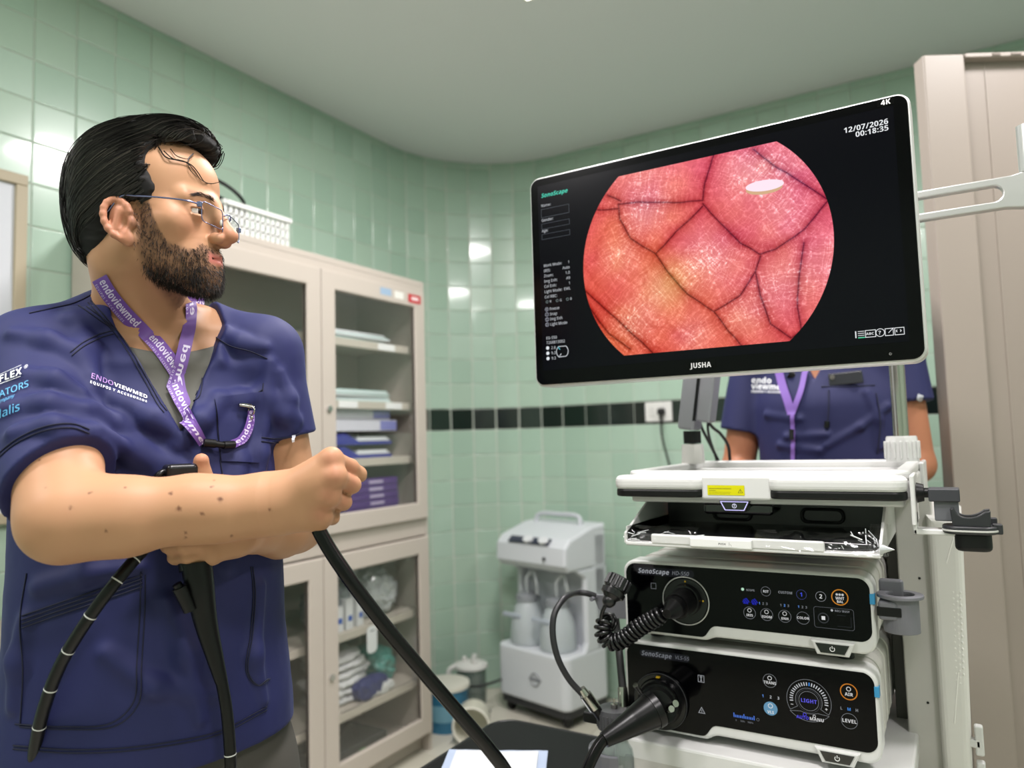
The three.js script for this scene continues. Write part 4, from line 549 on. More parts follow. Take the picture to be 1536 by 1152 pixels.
// grey ring holder on the right of the upper unit
{
  const h = thing('ring_holder', 'grey plastic ring holder clipped to the right side of the upper unit', 'holder', [-0.1, 0.95, -1.24]);
  const c = onPlane(1357, 893, 2, -1.22), rg = (ro, ri, y0, y1) => { const s = new THREE.Shape(); s.absarc(0, 0, ro, 0, Math.PI * 2); s.holes.push(new THREE.Path().absarc(0, 0, ri, 0, Math.PI * 2)); return extrude(s, y1 - y0, 0.001, 2, 24).rotateX(-Math.PI / 2).translate(c.x - 0.006, y0, c.z); };
  ow('ring_cup', [rg(0.031, 0.019, c.y - 0.003, c.y + 0.002), rg(0.024, 0.019, c.y - 0.052, c.y - 0.003)], greyM, h);
  ow('clip_body', [bx(-0.112, c.x - 0.008, c.y - 0.033, c.y - 0.006, c.z - 0.01, c.z + 0.025, 0.004), bx(-0.113, -0.08, c.y - 0.008, c.y + 0.018, c.z - 0.03, c.z - 0.016, 0.004)], greyM, h);
  ow('clip_slot', bx(-0.1135, -0.082, c.y - 0.027, c.y - 0.014, c.z + 0.02, c.z + 0.0258, 0.001), blackM, h);
}
// dark scope hanger on the bracket at the tray's right end
{
  const h = thing('scope_hanger', 'black double scope hanger with light stripe on the cart bracket', 'holder', [0.0, 1.08, -1.2]);
  const c = onPlane(1455, 795, 2, -1.2);
  const cup = new THREE.Shape(); cup.moveTo(-0.03, -0.03); cup.lineTo(0.028, -0.03); cup.lineTo(0.03, -0.008); cup.lineTo(-0.032, -0.008); cup.closePath();
  ow('cup', [extrude(rrect(0.044, 0.034, 0.012, new THREE.Shape(), 0, 0), 0.028, 0.006, 3).rotateX(-Math.PI / 2).translate(c.x + 0.003, c.y - 0.028, c.z)], blackM, h);
  ow('flange', [extrude(rrect(0.066, 0.05, 0.02, new THREE.Shape(), 0, 0), 0.011, 0.003, 3).rotateX(-Math.PI / 2).translate(c.x, c.y - 0.004, c.z)], mat(0x232427, 0.4), h);
  ow('stripe', [extrude(rrect(0.0668, 0.0508, 0.02, new THREE.Shape(), 0, 0), 0.0026, 0.0004).rotateX(-Math.PI / 2).translate(c.x, c.y - 0.0005, c.z)], mat(0xb9b9b4, 0.45), h);
  const saddle = (z) => { const s = new THREE.Shape(); s.moveTo(-0.022, 0); s.lineTo(0.022, 0); s.lineTo(0.023, 0.022); s.lineTo(0.016, 0.021); s.quadraticCurveTo(0.006, 0.012, -0.006, 0.013); s.quadraticCurveTo(-0.016, 0.014, -0.019, 0.026); s.lineTo(-0.024, 0.024); s.closePath(); return extrude(s, 0.007, 0.0015).translate(c.x + 0.002, c.y + 0.006, z); };
  ow('saddle', saddle(c.z + 0.012), mat(0x232427, 0.4), h); ow('saddle', saddle(c.z - 0.02), mat(0x232427, 0.4), h);
  ow('tooth', [bx(c.x + 0.026, c.x + 0.038, c.y - 0.004, c.y + 0.01, c.z - 0.005, c.z + 0.01, 0.002), bx(c.x + 0.024, c.x + 0.033, c.y + 0.006, c.y + 0.016, c.z - 0.024, c.z - 0.014, 0.002)], mat(0x232427, 0.4), h);
  const b = onPlane(1416, 742, 2, -1.2); ow('clamp_block', bx(b.x - 0.019, b.x + 0.019, b.y - 0.009, b.y + 0.009, -1.225, -1.185, 0.002), mat(0x303136, 0.5), h);
  ow('clamp_stem', bx(b.x - 0.013, b.x + 0.017, b.y - 0.036, b.y - 0.008, -1.222, -1.19, 0.002), mat(0x5a5b60, 0.45), h);
  ow('clamp_knob', [rodG([-0.053, b.y + 0.002, -1.205], [-0.044, b.y + 0.002, -1.205], 0.0145, 24, 0.012), rodG([-0.044, b.y + 0.002, -1.205], [b.x - 0.018, b.y + 0.002, -1.205], 0.007, 16)], blackM, h);
}
// ---------- suction machine in the corner ----------
{
  const sm = mat(0xcdd1d5, 0.42), sm2 = mat(0xbdc1c6, 0.45), g = thing('suction_machine', 'pale grey standing suction machine with two glass jars in the tiled corner', 'medical device', [-1.645, 0, -3.03], -14 * D2R);
  const w = 0.215, d0 = -0.15, d1 = 0.15, R = (x0, x1, z0, z1, r) => rrect(x1 - x0, z1 - z0, r, new THREE.Shape(), (x0 + x1) / 2, -(z0 + z1) / 2);
  obj('base', extrude(R(-w + 0.01, w - 0.01, d0, d1 - 0.01, 0.03), 0.04, 0.006).rotateX(-Math.PI / 2).translate(0, 0.045, 0), mat(0x2a2b2d, 0.5), g);
  for (const [x, z] of [[-0.17, -0.11], [0.17, -0.11], [-0.17, 0.1], [0.17, 0.1]]) obj('castor', [cyl(0.024, 0.024, 0.02, 0, 0, 0, 16).rotateZ(Math.PI / 2).translate(x, 0.0245, z), bx(x - 0.012, x + 0.012, 0.03, 0.05, z - 0.01, z + 0.01, 0.002)], rubberM, g);
  obj('lower_housing', extrude(R(-w, w, d0, d1, 0.04), 0.225, 0.012, 3).rotateX(-Math.PI / 2).translate(0, 0.08, 0), sm, g);
  const em = obj('emblem', [new THREE.TorusGeometry(0.026, 0.004, 8, 28).translate(0.03, 0.185, d1 + 0.001)], mat(0x8d9094, 0.4), g); obj('emblem_bar', bx(-0.006, 0.066, 0.178, 0.192, d1 - 0.002, d1 + 0.003, 0.002), mat(0x7b7e83, 0.4), em);
  obj('back_column', [bx(-w, w, 0.29, 0.82, d0, d0 + 0.1, 0.02, 3)], sm2, g);
  for (const s of [-1, 1]) obj('side_cheek', extrude(poly([[-d0 - 0.0, 0.3], [-0.02, 0.3], [-0.0, 0.34], [0.0, 0.62], [-0.06, 0.66], [-d0, 0.66]].map(([z, y]) => [-z, y])), 0.03, 0.008, 2).rotateY(-Math.PI / 2).translate(s * (w - 0.015) + 0.015, 0, 0), sm, g);
  const head = poly([[0.15, 0.66], [-0.11, 0.66], [-0.14, 0.69], [-0.135, 0.765], [-0.1, 0.8], [0.06, 0.845], [0.15, 0.85]].map(([z, y]) => [z, y]));
  const hd = obj('control_head', extrude(head, 2 * w, 0.014, 3).rotateY(Math.PI / 2).translate(-w, 0, 0), sm, g);
  obj('control_strip', bx(-0.13, 0.12, -0.002, 0.004, -0.018, 0.018, 0.002).rotateX(0.65).translate(0, 0.786, 0.125), mat(0x23283c, 0.35), hd);
  for (const x of [-0.01, 0.085]) obj('gauge', cyl(0.024, 0.022, 0.014, 0, 0, 0, 20).scale(1.25, 1, 0.8).rotateX(0.65).translate(x, 0.79, 0.128), mat(0xd4d6d8, 0.4), hd);
  obj('key_slot', cyl(0.008, 0.008, 0.006, 0, 0, 0, 12).rotateX(Math.PI / 2).translate(0.1, 0.715, 0.146), rubberM, hd);
  obj('carry_handle', tube([[-0.14, 0.83, -0.06], [-0.13, 0.875, -0.07], [0, 0.885, -0.075], [0.13, 0.875, -0.07], [0.14, 0.83, -0.06]], 0.011, 40, 8), sm2, g);
  const jarM = new THREE.MeshPhysicalMaterial({ color: 0xe6ecee, roughness: 0.25, transmission: 0.55, thickness: 0, ior: 1.4 });
  for (const x of [-0.1, 0.085]) {
    const j = obj('glass_jar', lathe([[0.0, 0.306], [0.082, 0.308], [0.086, 0.33], [0.078, 0.42], [0.055, 0.48], [0.045, 0.505], [0.043, 0.505], [0.052, 0.48], [0.074, 0.42], [0.082, 0.332], [0.078, 0.312], [0, 0.31]], 28).translate(x, 0, 0.05), jarM, g);
    obj('jar_lid', lathe([[0, 0.535], [0.03, 0.535], [0.052, 0.525], [0.056, 0.5], [0.05, 0.497]], 24).translate(x, 0, 0.05), mat(0x85898d, 0.4), j);
    obj('jar_tube', tube([[x, 0.53, 0.05], [x, 0.6, 0.05], [x + 0.03, 0.63, 0.04], [x + 0.06, 0.58, 0.05], [x + 0.055, 0.53, 0.04]], 0.008, 30, 8), mat(0xc3c9cb, 0.25), j);
    obj('jar_clip', bx(x - 0.09, x + 0.02, 0.425, 0.445, 0.11, 0.13, 0.005), mat(0xaab2bb, 0.3), j);
  }
}
// jar and drum on the floor beside it
{
  const j = thing('collection_jar', 'clear jar with white ported lid on the floor by the suction machine', 'jar', [-2.03, 0, -2.93]);
  obj('jar_wall', lathe([[0, 0], [0.065, 0], [0.07, 0.02], [0.07, 0.18], [0.066, 0.18], [0.066, 0.02], [0, 0.006]], 28), new THREE.MeshPhysicalMaterial({ color: 0xcfd8d4, roughness: 0.15, transmission: 0.85, thickness: 0 }), j);
  obj('lid', [lathe([[0, 0.205], [0.05, 0.2], [0.078, 0.19], [0.08, 0.178], [0.07, 0.178]], 28)], mat(0xd8d8d3, 0.45), j);
  for (const [x, z, h] of [[0.03, 0.02, 0.03], [-0.03, 0.01, 0.022], [0, -0.03, 0.026]]) obj('port', cyl(0.012, 0.012, h, x, 0.2 + h / 2, z, 14), mat(0xdcdcd7, 0.45), j);
  obj('spout', tube([[-0.05, 0.19, 0.05], [-0.075, 0.17, 0.07], [-0.08, 0.13, 0.075]], 0.012, 20, 8), mat(0xdcdcd7, 0.45), j);
  tag(obj('looped_cable', tube([[-1.86, 0.14, -2.94], [-1.92, 0.13, -2.84], [-2.02, 0.12, -2.82], [-2.1, 0.09, -2.86], [-2.08, 0.02, -2.8], [-1.95, 0.008, -2.78], [-1.88, 0.02, -2.86]], 0.006, 80, 8), rubberM), 'black power cord looping round the clear jar', 'cable');
  const b = thing('paint_bucket', 'blue and white bucket on the floor beside the cabinet end', 'bucket', [-1.98, 0, -2.66]);
  obj('bucket_wall', lathe([[0, 0], [0.085, 0], [0.1, 0.18], [0.096, 0.18], [0.082, 0.006], [0, 0.006]], 32), mat(0x2f6f8f, 0.4), b);
  obj('bucket_band', lathe([[0.0905, 0.05], [0.0965, 0.12]], 32), mat(0x74a6ba, 0.45), b);
  obj('bucket_lid', lathe([[0, 0.198], [0.07, 0.196], [0.104, 0.192], [0.106, 0.176], [0.1, 0.174]], 32), mat(0xcdcbbf, 0.5), b);
  const d = thing('tipped_tub', 'pale round tub lying on its side in front of the blue bucket', 'tub', [-1.8, 0.075, -2.6], 0.5);
  obj('tub_wall', lathe([[0, -0.06], [0.07, -0.06], [0.075, 0.06], [0.072, 0.06], [0.067, -0.055], [0, -0.055]], 28).rotateX(Math.PI / 2), mat(0xc6c4b4, 0.5), d);
  obj('rim', new THREE.TorusGeometry(0.0745, 0.005, 8, 32).translate(0, 0, 0.06), mat(0xdad8cc, 0.5), d);
}
// wall outlet with plug
{
  const o = thing('wall_outlet', 'white wall socket plate on the black tile band with a plug in it', 'outlet', [-1.183, 1.353, WZ + 0.001]);
  obj('plate', box(0.13, 0.092, 0.01, 0, 0, 0.006, 0.004, 2), mat(0xdcdcd8, 0.4), o);
  for (const x of [-0.03, 0.02]) obj('socket_face', box(0.03, 0.05, 0.004, x, 0, 0.0115, 0.004), mat(0xd0d0cc, 0.4), o);
  const p = thing('power_plug', 'black power plug with cord hanging from the wall socket plate', 'plug', [-1.163, 1.353, WZ + 0.016]);
  obj('plug_body', [box(0.034, 0.03, 0.03, 0, 0, 0.013, 0.008, 2), cyl(0.008, 0.006, 0.03, 0, -0.026, 0.018, 12)], rubberM, p);
  obj('cord', tube([[0, -0.03, 0.018], [0.0, -0.1, 0.02], [0.02, -0.2, 0.02], [0.05, -0.32, 0.015], [0.09, -0.5, 0.012], [0.14, -0.9, 0.012], [0.16, -1.34, 0.014]], 0.005, 60, 8), rubberM, p);
}
// black padded couch end and the underpad on it
{
  const c = thing('examination_couch', 'black vinyl padded couch end beside the cart', 'couch', [-0.725, 0, -1.2]);
  const vm = phys(0x0b0b0d, 0.5, { specularIntensity: 0.35, bumpMap: noiseTex, bumpScale: 0.0004 });
  obj('pad', extrude(rrect(0.4, 0.5, 0.05, new THREE.Shape(), 0, 0.0), 0.06, 0.014, 4, 12).rotateX(-Math.PI / 2).translate(0, 0.56, 0), vm, c);
  obj('piping', tube(Array.from({ length: 60 }, (_, i) => { const p = rrect(0.4, 0.5, 0.05).getSpacedPoints(60)[i]; return [p.x, 0.613, -p.y]; }).concat([[-0.15, 0.613, 0.25]]), 0.0055, 200, 8), mat(0x0b0c0d, 0.4), c);
  for (const [x, z] of [[-0.16, -0.2], [0.16, -0.2], [-0.16, 0.2], [0.16, 0.2]]) obj('leg', cyl(0.016, 0.016, 0.562, x, 0.281, z, 16), steelM, c);
  obj('stretcher', [rodG([-0.16, 0.2, -0.2], [0.16, 0.2, -0.2], 0.01), rodG([-0.16, 0.2, 0.2], [0.16, 0.2, 0.2], 0.01), rodG([0, 0.2, -0.2], [0, 0.2, 0.2], 0.01)], steelM, c);
  const u = thing('underpad', 'white absorbent pad with pale blue border on the black couch', 'pad', [-0.78, 0.6225, -1.185], 0.45);
  const sheet = (w, d, y, amp, sd) => { const g = new THREE.PlaneGeometry(w, d, 24, 24).rotateX(-Math.PI / 2), p = g.attributes.position; for (let i = 0; i < p.count; i++) p.setY(i, y + amp * fbm(p.getX(i) * 30 + sd, p.getZ(i) * 30, sd, 2)); g.computeVertexNormals(); return g; };
  obj('border', [sheet(0.2, 0.22, 0, 0.004, 1), sheet(0.2, 0.22, -0.0015, 0.001, 1)], mat(0xa3b0c6, 0.7, 0, { side: THREE.DoubleSide }), u); obj('absorbent_sheet', sheet(0.165, 0.19, 0.004, 0.006, 3), mat(0xc6c9cb, 0.8, 0, { side: THREE.DoubleSide }), u);
}
// ---------- people: bodies are distance fields meshed with surface nets ----------
const smin = (a, b, k) => { const h = Math.max(k - Math.abs(a - b), 0) / k; return Math.min(a, b) - h * h * k * 0.25; };
const smax = (a, b, k) => -smin(-a, -b, k);
const arr = (v) => (v.isVector3 ? [v.x, v.y, v.z] : v);
function cap(a, b, ra, rb) { a = arr(a); b = arr(b); const dx = b[0] - a[0], dy = b[1] - a[1], dz = b[2] - a[2], l2 = dx * dx + dy * dy + dz * dz || 1e-9; return (x, y, z) => { x -= a[0]; y -= a[1]; z -= a[2]; let t = (x * dx + y * dy + z * dz) / l2; t = t < 0 ? 0 : t > 1 ? 1 : t; x -= dx * t; y -= dy * t; z -= dz * t; return Math.sqrt(x * x + y * y + z * z) - ra - (rb - ra) * t; }; }
function ell(c, r) { return (x, y, z) => { x = (x - c[0]); y = (y - c[1]); z = (z - c[2]); const k0 = Math.sqrt((x / r[0]) ** 2 + (y / r[1]) ** 2 + (z / r[2]) ** 2), k1 = Math.sqrt((x / r[0] ** 2) ** 2 + (y / r[1] ** 2) ** 2 + (z / r[2] ** 2) ** 2); return k1 < 1e-9 ? -Math.min(...r) : k0 * (k0 - 1) / k1; }; }
const blend = (list, k) => (x, y, z) => { let d = list[0](x, y, z); for (let i = 1; i < list.length; i++) d = smin(d, list[i](x, y, z), k); return d; };
function polygonise(f, lo, hi, h, color) {
  const n = [0, 1, 2].map((i) => Math.ceil((hi[i] - lo[i]) / h) + 1), [nx, ny, nz] = n, S0 = new Float32Array(nx * ny * nz), B = 6, id = (i, j, k) => i + nx * (j + ny * k);
  for (let bk = 0; bk < nz; bk += B) for (let bj = 0; bj < ny; bj += B) for (let bi = 0; bi < nx; bi += B) {
    const d = f(lo[0] + (bi + B / 2) * h, lo[1] + (bj + B / 2) * h, lo[2] + (bk + B / 2) * h), far = Math.abs(d) > B * h * 0.87 * 1.6 + 0.004;
    for (let k = bk; k < Math.min(bk + B, nz); k++) for (let j = bj; j < Math.min(bj + B, ny); j++) for (let i = bi; i < Math.min(bi + B, nx); i++) S0[id(i, j, k)] = far ? d : f(lo[0] + i * h, lo[1] + j * h, lo[2] + k * h);
  }
  const vi = new Int32Array(nx * ny * nz).fill(-1), P = [], I = [];
  for (let k = 0; k < nz - 1; k++) for (let j = 0; j < ny - 1; j++) for (let i = 0; i < nx - 1; i++) {
    let m = 0, c = 0, sx = 0, sy = 0, sz = 0; const v = [];
    for (let q = 0; q < 8; q++) { const s = S0[id(i + (q & 1), j + ((q >> 1) & 1), k + (q >> 2))]; v.push(s); if (s < 0) m |= 1 << q; }
    if (m === 0 || m === 255) continue;
    for (const [a, b] of EDGES) if ((v[a] < 0) !== (v[b] < 0)) { const t = v[a] / (v[a] - v[b]); sx += (a & 1) + t * ((b & 1) - (a & 1)); sy += ((a >> 1) & 1) + t * (((b >> 1) & 1) - ((a >> 1) & 1)); sz += (a >> 2) + t * ((b >> 2) - (a >> 2)); c++; }
    vi[id(i, j, k)] = P.length / 3; P.push(lo[0] + (i + sx / c) * h, lo[1] + (j + sy / c) * h, lo[2] + (k + sz / c) * h);
  }
  for (let k = 1; k < nz - 1; k++) for (let j = 1; j < ny - 1; j++) for (let i = 1; i < nx - 1; i++) {
    const s = S0[id(i, j, k)] < 0, quad = (a, b, c, d) => { if (a < 0 || b < 0 || c < 0 || d < 0) return; s ? I.push(a, b, c, a, c, d) : I.push(a, c, b, a, d, c); };
    if (s !== S0[id(i + 1, j, k)] < 0) quad(vi[id(i, j - 1, k - 1)], vi[id(i, j, k - 1)], vi[id(i, j, k)], vi[id(i, j - 1, k)]);
    if (s !== S0[id(i, j + 1, k)] < 0) quad(vi[id(i - 1, j, k - 1)], vi[id(i - 1, j, k)], vi[id(i, j, k)], vi[id(i, j, k - 1)]);
    if (s !== S0[id(i, j, k + 1)] < 0) quad(vi[id(i - 1, j - 1, k)], vi[id(i, j - 1, k)], vi[id(i, j, k)], vi[id(i - 1, j, k)]);
  }
  const N = new Float32Array(P.length), C = color ? new Float32Array(P.length) : null, e = h * 0.4;
  for (let q = 0; q < P.length; q += 3) {
    let x = P[q], y = P[q + 1], z = P[q + 2], gx, gy, gz, l;
    for (let it = 0; it < 2; it++) { const d = f(x, y, z); gx = f(x + e, y, z) - f(x - e, y, z); gy = f(x, y + e, z) - f(x, y - e, z); gz = f(x, y, z + e) - f(x, y, z - e); l = Math.hypot(gx, gy, gz) || 1; const st = Math.max(-0.5 * h, Math.min(0.5 * h, d)); x -= gx / l * st; y -= gy / l * st; z -= gz / l * st; }
    P[q] = x; P[q + 1] = y; P[q + 2] = z; N[q] = gx / l; N[q + 1] = gy / l; N[q + 2] = gz / l;
    if (C) { const c = color(x, y, z, gx / l, gy / l, gz / l); C[q] = c[0]; C[q + 1] = c[1]; C[q + 2] = c[2]; }
  }
  const g = new THREE.BufferGeometry(); g.setAttribute('position', new THREE.Float32BufferAttribute(P, 3)); g.setAttribute('normal', new THREE.BufferAttribute(N, 3)); if (C) g.setAttribute('color', new THREE.BufferAttribute(C, 3)); g.setIndex(I); return g;
}
const EDGES = [[0, 1], [2, 3], [4, 5], [6, 7], [0, 2], [1, 3], [4, 6], [5, 7], [0, 4], [1, 5], [2, 6], [3, 7]];
const inM = (f, M) => { const e = M.clone().invert().elements; return (x, y, z) => f(e[0] * x + e[4] * y + e[8] * z + e[12], e[1] * x + e[5] * y + e[9] * z + e[13], e[2] * x + e[6] * y + e[10] * z + e[14]); };
const basis = (o, f, up = V(0, 1, 0)) => { const z = f.clone().normalize(), x = up.clone().cross(z).normalize(), y = z.clone().cross(x); return new THREE.Matrix4().makeBasis(x, y, z).setPosition(o); };
const gradOf = (f, p, e = 0.002) => V(f(p.x + e, p.y, p.z) - f(p.x - e, p.y, p.z), f(p.x, p.y + e, p.z) - f(p.x, p.y - e, p.z), f(p.x, p.y, p.z + e) - f(p.x, p.y, p.z - e)).normalize();
function hit(px, py, f, t0 = 0.55, t1 = 3) { const r = rayDir(px, py), o = camera.position, l = r.length(); let t = t0; for (let i = 0; i < 140 && t < t1; i++) { const d = f(o.x + r.x * t, o.y + r.y * t, o.z + r.z * t); if (d < 0.0004) return o.clone().addScaledVector(r, t); t += Math.max(d * 0.7, 0.0004) / l; } return null; }
const camXv = V(1, 0, 0).transformDirection(camM).setY(0).normalize(), camZv = fwd.clone().setY(0).normalize();
const skinC = (r, g, b) => { const c = new THREE.Color().setRGB(r / 255, g / 255, b / 255, THREE.SRGBColorSpace); return [c.r, c.g, c.b]; };
const mixC = (a, b, t) => [a[0] + (b[0] - a[0]) * t, a[1] + (b[1] - a[1]) * t, a[2] + (b[2] - a[2]) * t];
const smooth = (a, b, x) => { const t = Math.max(0, Math.min(1, (x - a) / (b - a))); return t * t * (3 - 2 * t); };
const skinM = new THREE.MeshPhysicalMaterial({ color: 0xffffff, vertexColors: true, roughness: 0.5, specularIntensity: 0.5, sheen: 0.25, sheenRoughness: 0.6, sheenColor: new THREE.Color(0.9, 0.45, 0.35) });
const SK = skinC(178, 136, 103), SKR = skinC(172, 110, 88), LIP = skinC(176, 100, 92), BRD = skinC(62, 44, 36);

// the head, in its own axes: x to the person's left, y up, z forward, eyes at y = 0
function headField() {
  const cran = ell([0, 0.03, -0.012], [0.073, 0.08, 0.088]), fore = ell([0, 0.042, 0.028], [0.06, 0.05, 0.057]), mid = ell([0, -0.03, 0.026], [0.06, 0.072, 0.058]);
  const cheek = ell([0.046, -0.026, 0.05], [0.02, 0.02, 0.022]), jaw = cap([0.053, -0.052, 0.0], [0.02, -0.095, 0.066], 0.016, 0.016), chin = ell([0, -0.096, 0.075], [0.022, 0.017, 0.018]), mouth = ell([0, -0.067, 0.066], [0.035, 0.027, 0.027]);
  const brow = cap([0.012, 0.009, 0.084], [0.045, 0.008, 0.069], 0.0085, 0.0085), br = cap([0, 0.013, 0.084], [0, -0.03, 0.106], 0.0075, 0.0095), tip = ell([0, -0.036, 0.11], [0.0102, 0.0098, 0.0108]), ala = ell([0.0125, -0.041, 0.096], [0.008, 0.008, 0.0105]), sept = ell([0, -0.045, 0.1], [0.006, 0.005, 0.009]);
  const sock = ell([0.032, -0.009, 0.099], [0.019, 0.011, 0.017]), lid = ell([0.0315, -0.009, 0.072], [0.0155, 0.0142, 0.0148]);
  const lipU = cap([0, -0.0635, 0.0935], [0.022, -0.0685, 0.079], 0.0052, 0.003), lipL = cap([0, -0.0745, 0.0915], [0.019, -0.072, 0.08], 0.006, 0.003), gap = cap([0, -0.0692, 0.0995], [0.024, -0.0695, 0.083], 0.0016, 0.0012);
  const EY = -0.03, EZ = 0.009, rim = (() => { const L = [], pt = (a) => { const s = Math.sin(a), c = Math.cos(a); return [0.077 + 0.009 * Math.max(0, -c), EY + 0.0265 * s, EZ - 0.009 + 0.0165 * c - 0.006 * s]; }; for (let i = 0; i < 11; i++) { const a = 0.35 + i * 0.37; L.push(cap(pt(a), pt(a + 0.37), 0.0036, 0.0036)); } return L; })();
  const anti = cap([0.0795, EY + 0.011, EZ - 0.008], [0.081, EY - 0.012, EZ - 0.0145], 0.0033, 0.0036), plate = ell([0.076, EY, EZ - 0.009], [0.006, 0.0245, 0.0155]), lobe = ell([0.075, EY - 0.0265, EZ + 0.001], [0.005, 0.009, 0.0075]), trag = ell([0.0745, EY - 0.004, EZ + 0.0065], [0.005, 0.0065, 0.004]), conch = ell([0.086, EY - 0.004, EZ - 0.003], [0.0105, 0.0115, 0.0085]);
  return (x, y, z) => {
    const a = Math.abs(x); let d = smin(cran(x, y, z), fore(x, y, z), 0.03); d = smin(d, mid(x, y, z), 0.03); d = smin(d, cheek(a, y, z), 0.02); d = smin(d, jaw(a, y, z), 0.03); d = smin(d, chin(x, y, z), 0.022); d = smin(d, mouth(x, y, z), 0.02);
    if (z > 0.03) {
      d = smin(d, brow(a, y, z), 0.014); d = smax(d, -sock(a, y, z), 0.012); d = smin(d, br(x, y, z), 0.011); d = smin(d, tip(x, y, z), 0.008); d = smin(d, ala(a, y, z), 0.005); d = smin(d, sept(x, y, z), 0.005);
      const slit = Math.abs(y + 0.0098 + 6 * (a - 0.031) ** 2) - 0.0036, l = smax(lid(a, y, z), -Math.max(slit, 0.076 - z, Math.abs(a - 0.0315) - 0.014), 0.002); d = smin(d, l, 0.004);
      d = smin(d, lipU(a, y, z), 0.004); d = smin(d, lipL(a, y, z), 0.004); d = smax(d, -gap(a, y, z), 0.002);
    }
    if (a > 0.055 && z < 0.05) { let e = plate(a, y, z); for (const r of rim) e = smin(e, r(a, y, z), 0.004); e = smin(e, lobe(a, y, z), 0.008); e = smax(e, -conch(a, y, z), 0.005); e = smin(e, anti(a, y, z), 0.004); e = smin(e, trag(a, y, z), 0.005); d = smin(d, e, 0.006); }
    return d;
  };
}
const headF = headField();
const beardMask = (x, y, z) => {   // where the beard grows
  const a = Math.abs(x); const up = z < 0.03 ? smooth(0.0, 0.012, z) * 0.045 - 0.045 + (z > 0.006 ? 0 : -0.06) : z < 0.05 ? 0.0 - (z - 0.03) * 2.7 : z < 0.072 ? -0.054 - (z - 0.05) * 0.35 : -0.052;
  let m = smooth(up + 0.004, up - 0.006, y) * smooth(0.01, 0.022, z); if (z > 0.07 && y > -0.06) m *= smooth(0.034, 0.028, a); m *= smooth(-0.135, -0.122, y);
  const lip = Math.exp(-(((y + 0.0695) / 0.0085) ** 4)) * smooth(0.025, 0.019, a) * smooth(0.075, 0.083, z); return m * (1 - lip);
};
const lipMask = (x, y, z) => Math.exp(-(((y + 0.0692) / 0.0088) ** 4)) * smooth(0.025, 0.019, Math.abs(x)) * smooth(0.076, 0.084, z);
function headColor(x, y, z) {
  let c = mixC(SK, SKR, 0.18 * fbm(x * 60, y * 60, z * 60, 3)); c = mixC(c, SKR, 0.75 * Math.exp(-((x * x + (y + 0.036) ** 2 + (z - 0.11) ** 2) / 0.0003)) + 0.6 * smooth(0.0735, 0.079, Math.abs(x)) * smooth(-0.072, -0.06, y)); c = mixC(c, SKR, 0.28 * Math.exp(-(((Math.abs(x) - 0.045) ** 2 + (y + 0.03) ** 2) / 0.0006)));
  c = mixC(c, LIP, 0.9 * lipMask(x, y, z)); c = mixC(c, BRD, 0.72 * beardMask(x, y, z) * (0.55 + 0.7 * fbm(x * 240, y * 200, z * 240, 2)));
  c = mixC(c, BRD, 0.4 * Math.exp(-(((y - 0.0135) / 0.004) ** 2)) * smooth(0.006, 0.012, Math.abs(x)) * smooth(0.056, 0.046, Math.abs(x)) * smooth(0.04, 0.06, z)); return c;
}
function hairField(sd, plain) {
  const main = ell([0, 0.036, -0.012], [0.082, 0.092, 0.098]), nape = ell([0, -0.01, -0.036], [0.07, 0.078, 0.07]), quiff = ell([0, 0.096, 0.042], [0.06, 0.025, 0.045]);
  return (x, y, z) => {
    const a = Math.abs(x); let d = smin(smin(main(x, y, z), nape(x, y, z), 0.02), quiff(x, y, z), 0.025);
    const line = 0.03 + 0.006 * Math.sin(y * 90) + 0.004 * noise(x * 90, y * 90, sd), face = Math.max(line - z, y - 0.079 - 0.05 * Math.max(0, 0.06 - a) * 2 - 0.01 * noise(x * 60, z * 60, sd + 3)); d = smax(d, -face, 0.008);
    const low = z < -0.03 ? -0.075 + 0.006 * noise(x * 80, z * 80, 4) : z < -0.012 ? -0.075 + (z + 0.03) * 3.6 : z < 0.02 ? -0.002 : -0.034; d = smax(d, low - y, 0.006);
    if (plain) return d; const lock = noise(x * 70 + 9, y * 55, z * 22 + sd) - 0.5, fine = noise(x * 210, y * 170, z * 40 + sd) - 0.5; return d + 0.009 * lock * Math.abs(lock) * 2 + 0.0032 * fine + 0.0025 * (noise(x * 40, y * 40, z * 12 + sd) - 0.5);
  };
}
const hairM = new THREE.MeshPhysicalMaterial({ color: S(0x120f0e), roughness: 0.5, sheen: 0.1, sheenColor: new THREE.Color(0.5, 0.45, 0.4), sheenRoughness: 0.4 });
const hairBaseM = mat(0x0d0b0a, 0.85);
const sheenHairM = new THREE.MeshPhysicalMaterial({ color: S(0x37332f), roughness: 0.35 });  // paler colour for every fourth strand: the hair's highlights painted in
// thin tapered strand, three-sided
function strand(pts, r, out) {
  const n = pts.length, ring = []; for (let i = 0; i < n; i++) { const t = (pts[Math.min(i + 1, n - 1)].clone().sub(pts[Math.max(i - 1, 0)])).normalize(), a = V(0.3, 0.9, 0.2).cross(t).normalize(), b = t.clone().cross(a), k = r * (i === n - 1 ? 0.1 : 1 - 0.6 * i / n); ring.push([0, 2.094, 4.189].map((q) => pts[i].clone().addScaledVector(a, k * Math.cos(q)).addScaledVector(b, k * Math.sin(q)))); }
  for (let i = 0; i + 1 < n; i++) for (let j = 0; j < 3; j++) { const k = (j + 1) % 3; for (const p of [ring[i][j], ring[i][k], ring[i + 1][k], ring[i][j], ring[i + 1][k], ring[i + 1][j]]) out.push(p.x, p.y, p.z); }
}
function soup(P) { const g = new THREE.BufferGeometry(); g.setAttribute('position', new THREE.Float32BufferAttribute(P, 3)); g.computeVertexNormals(); return g; }
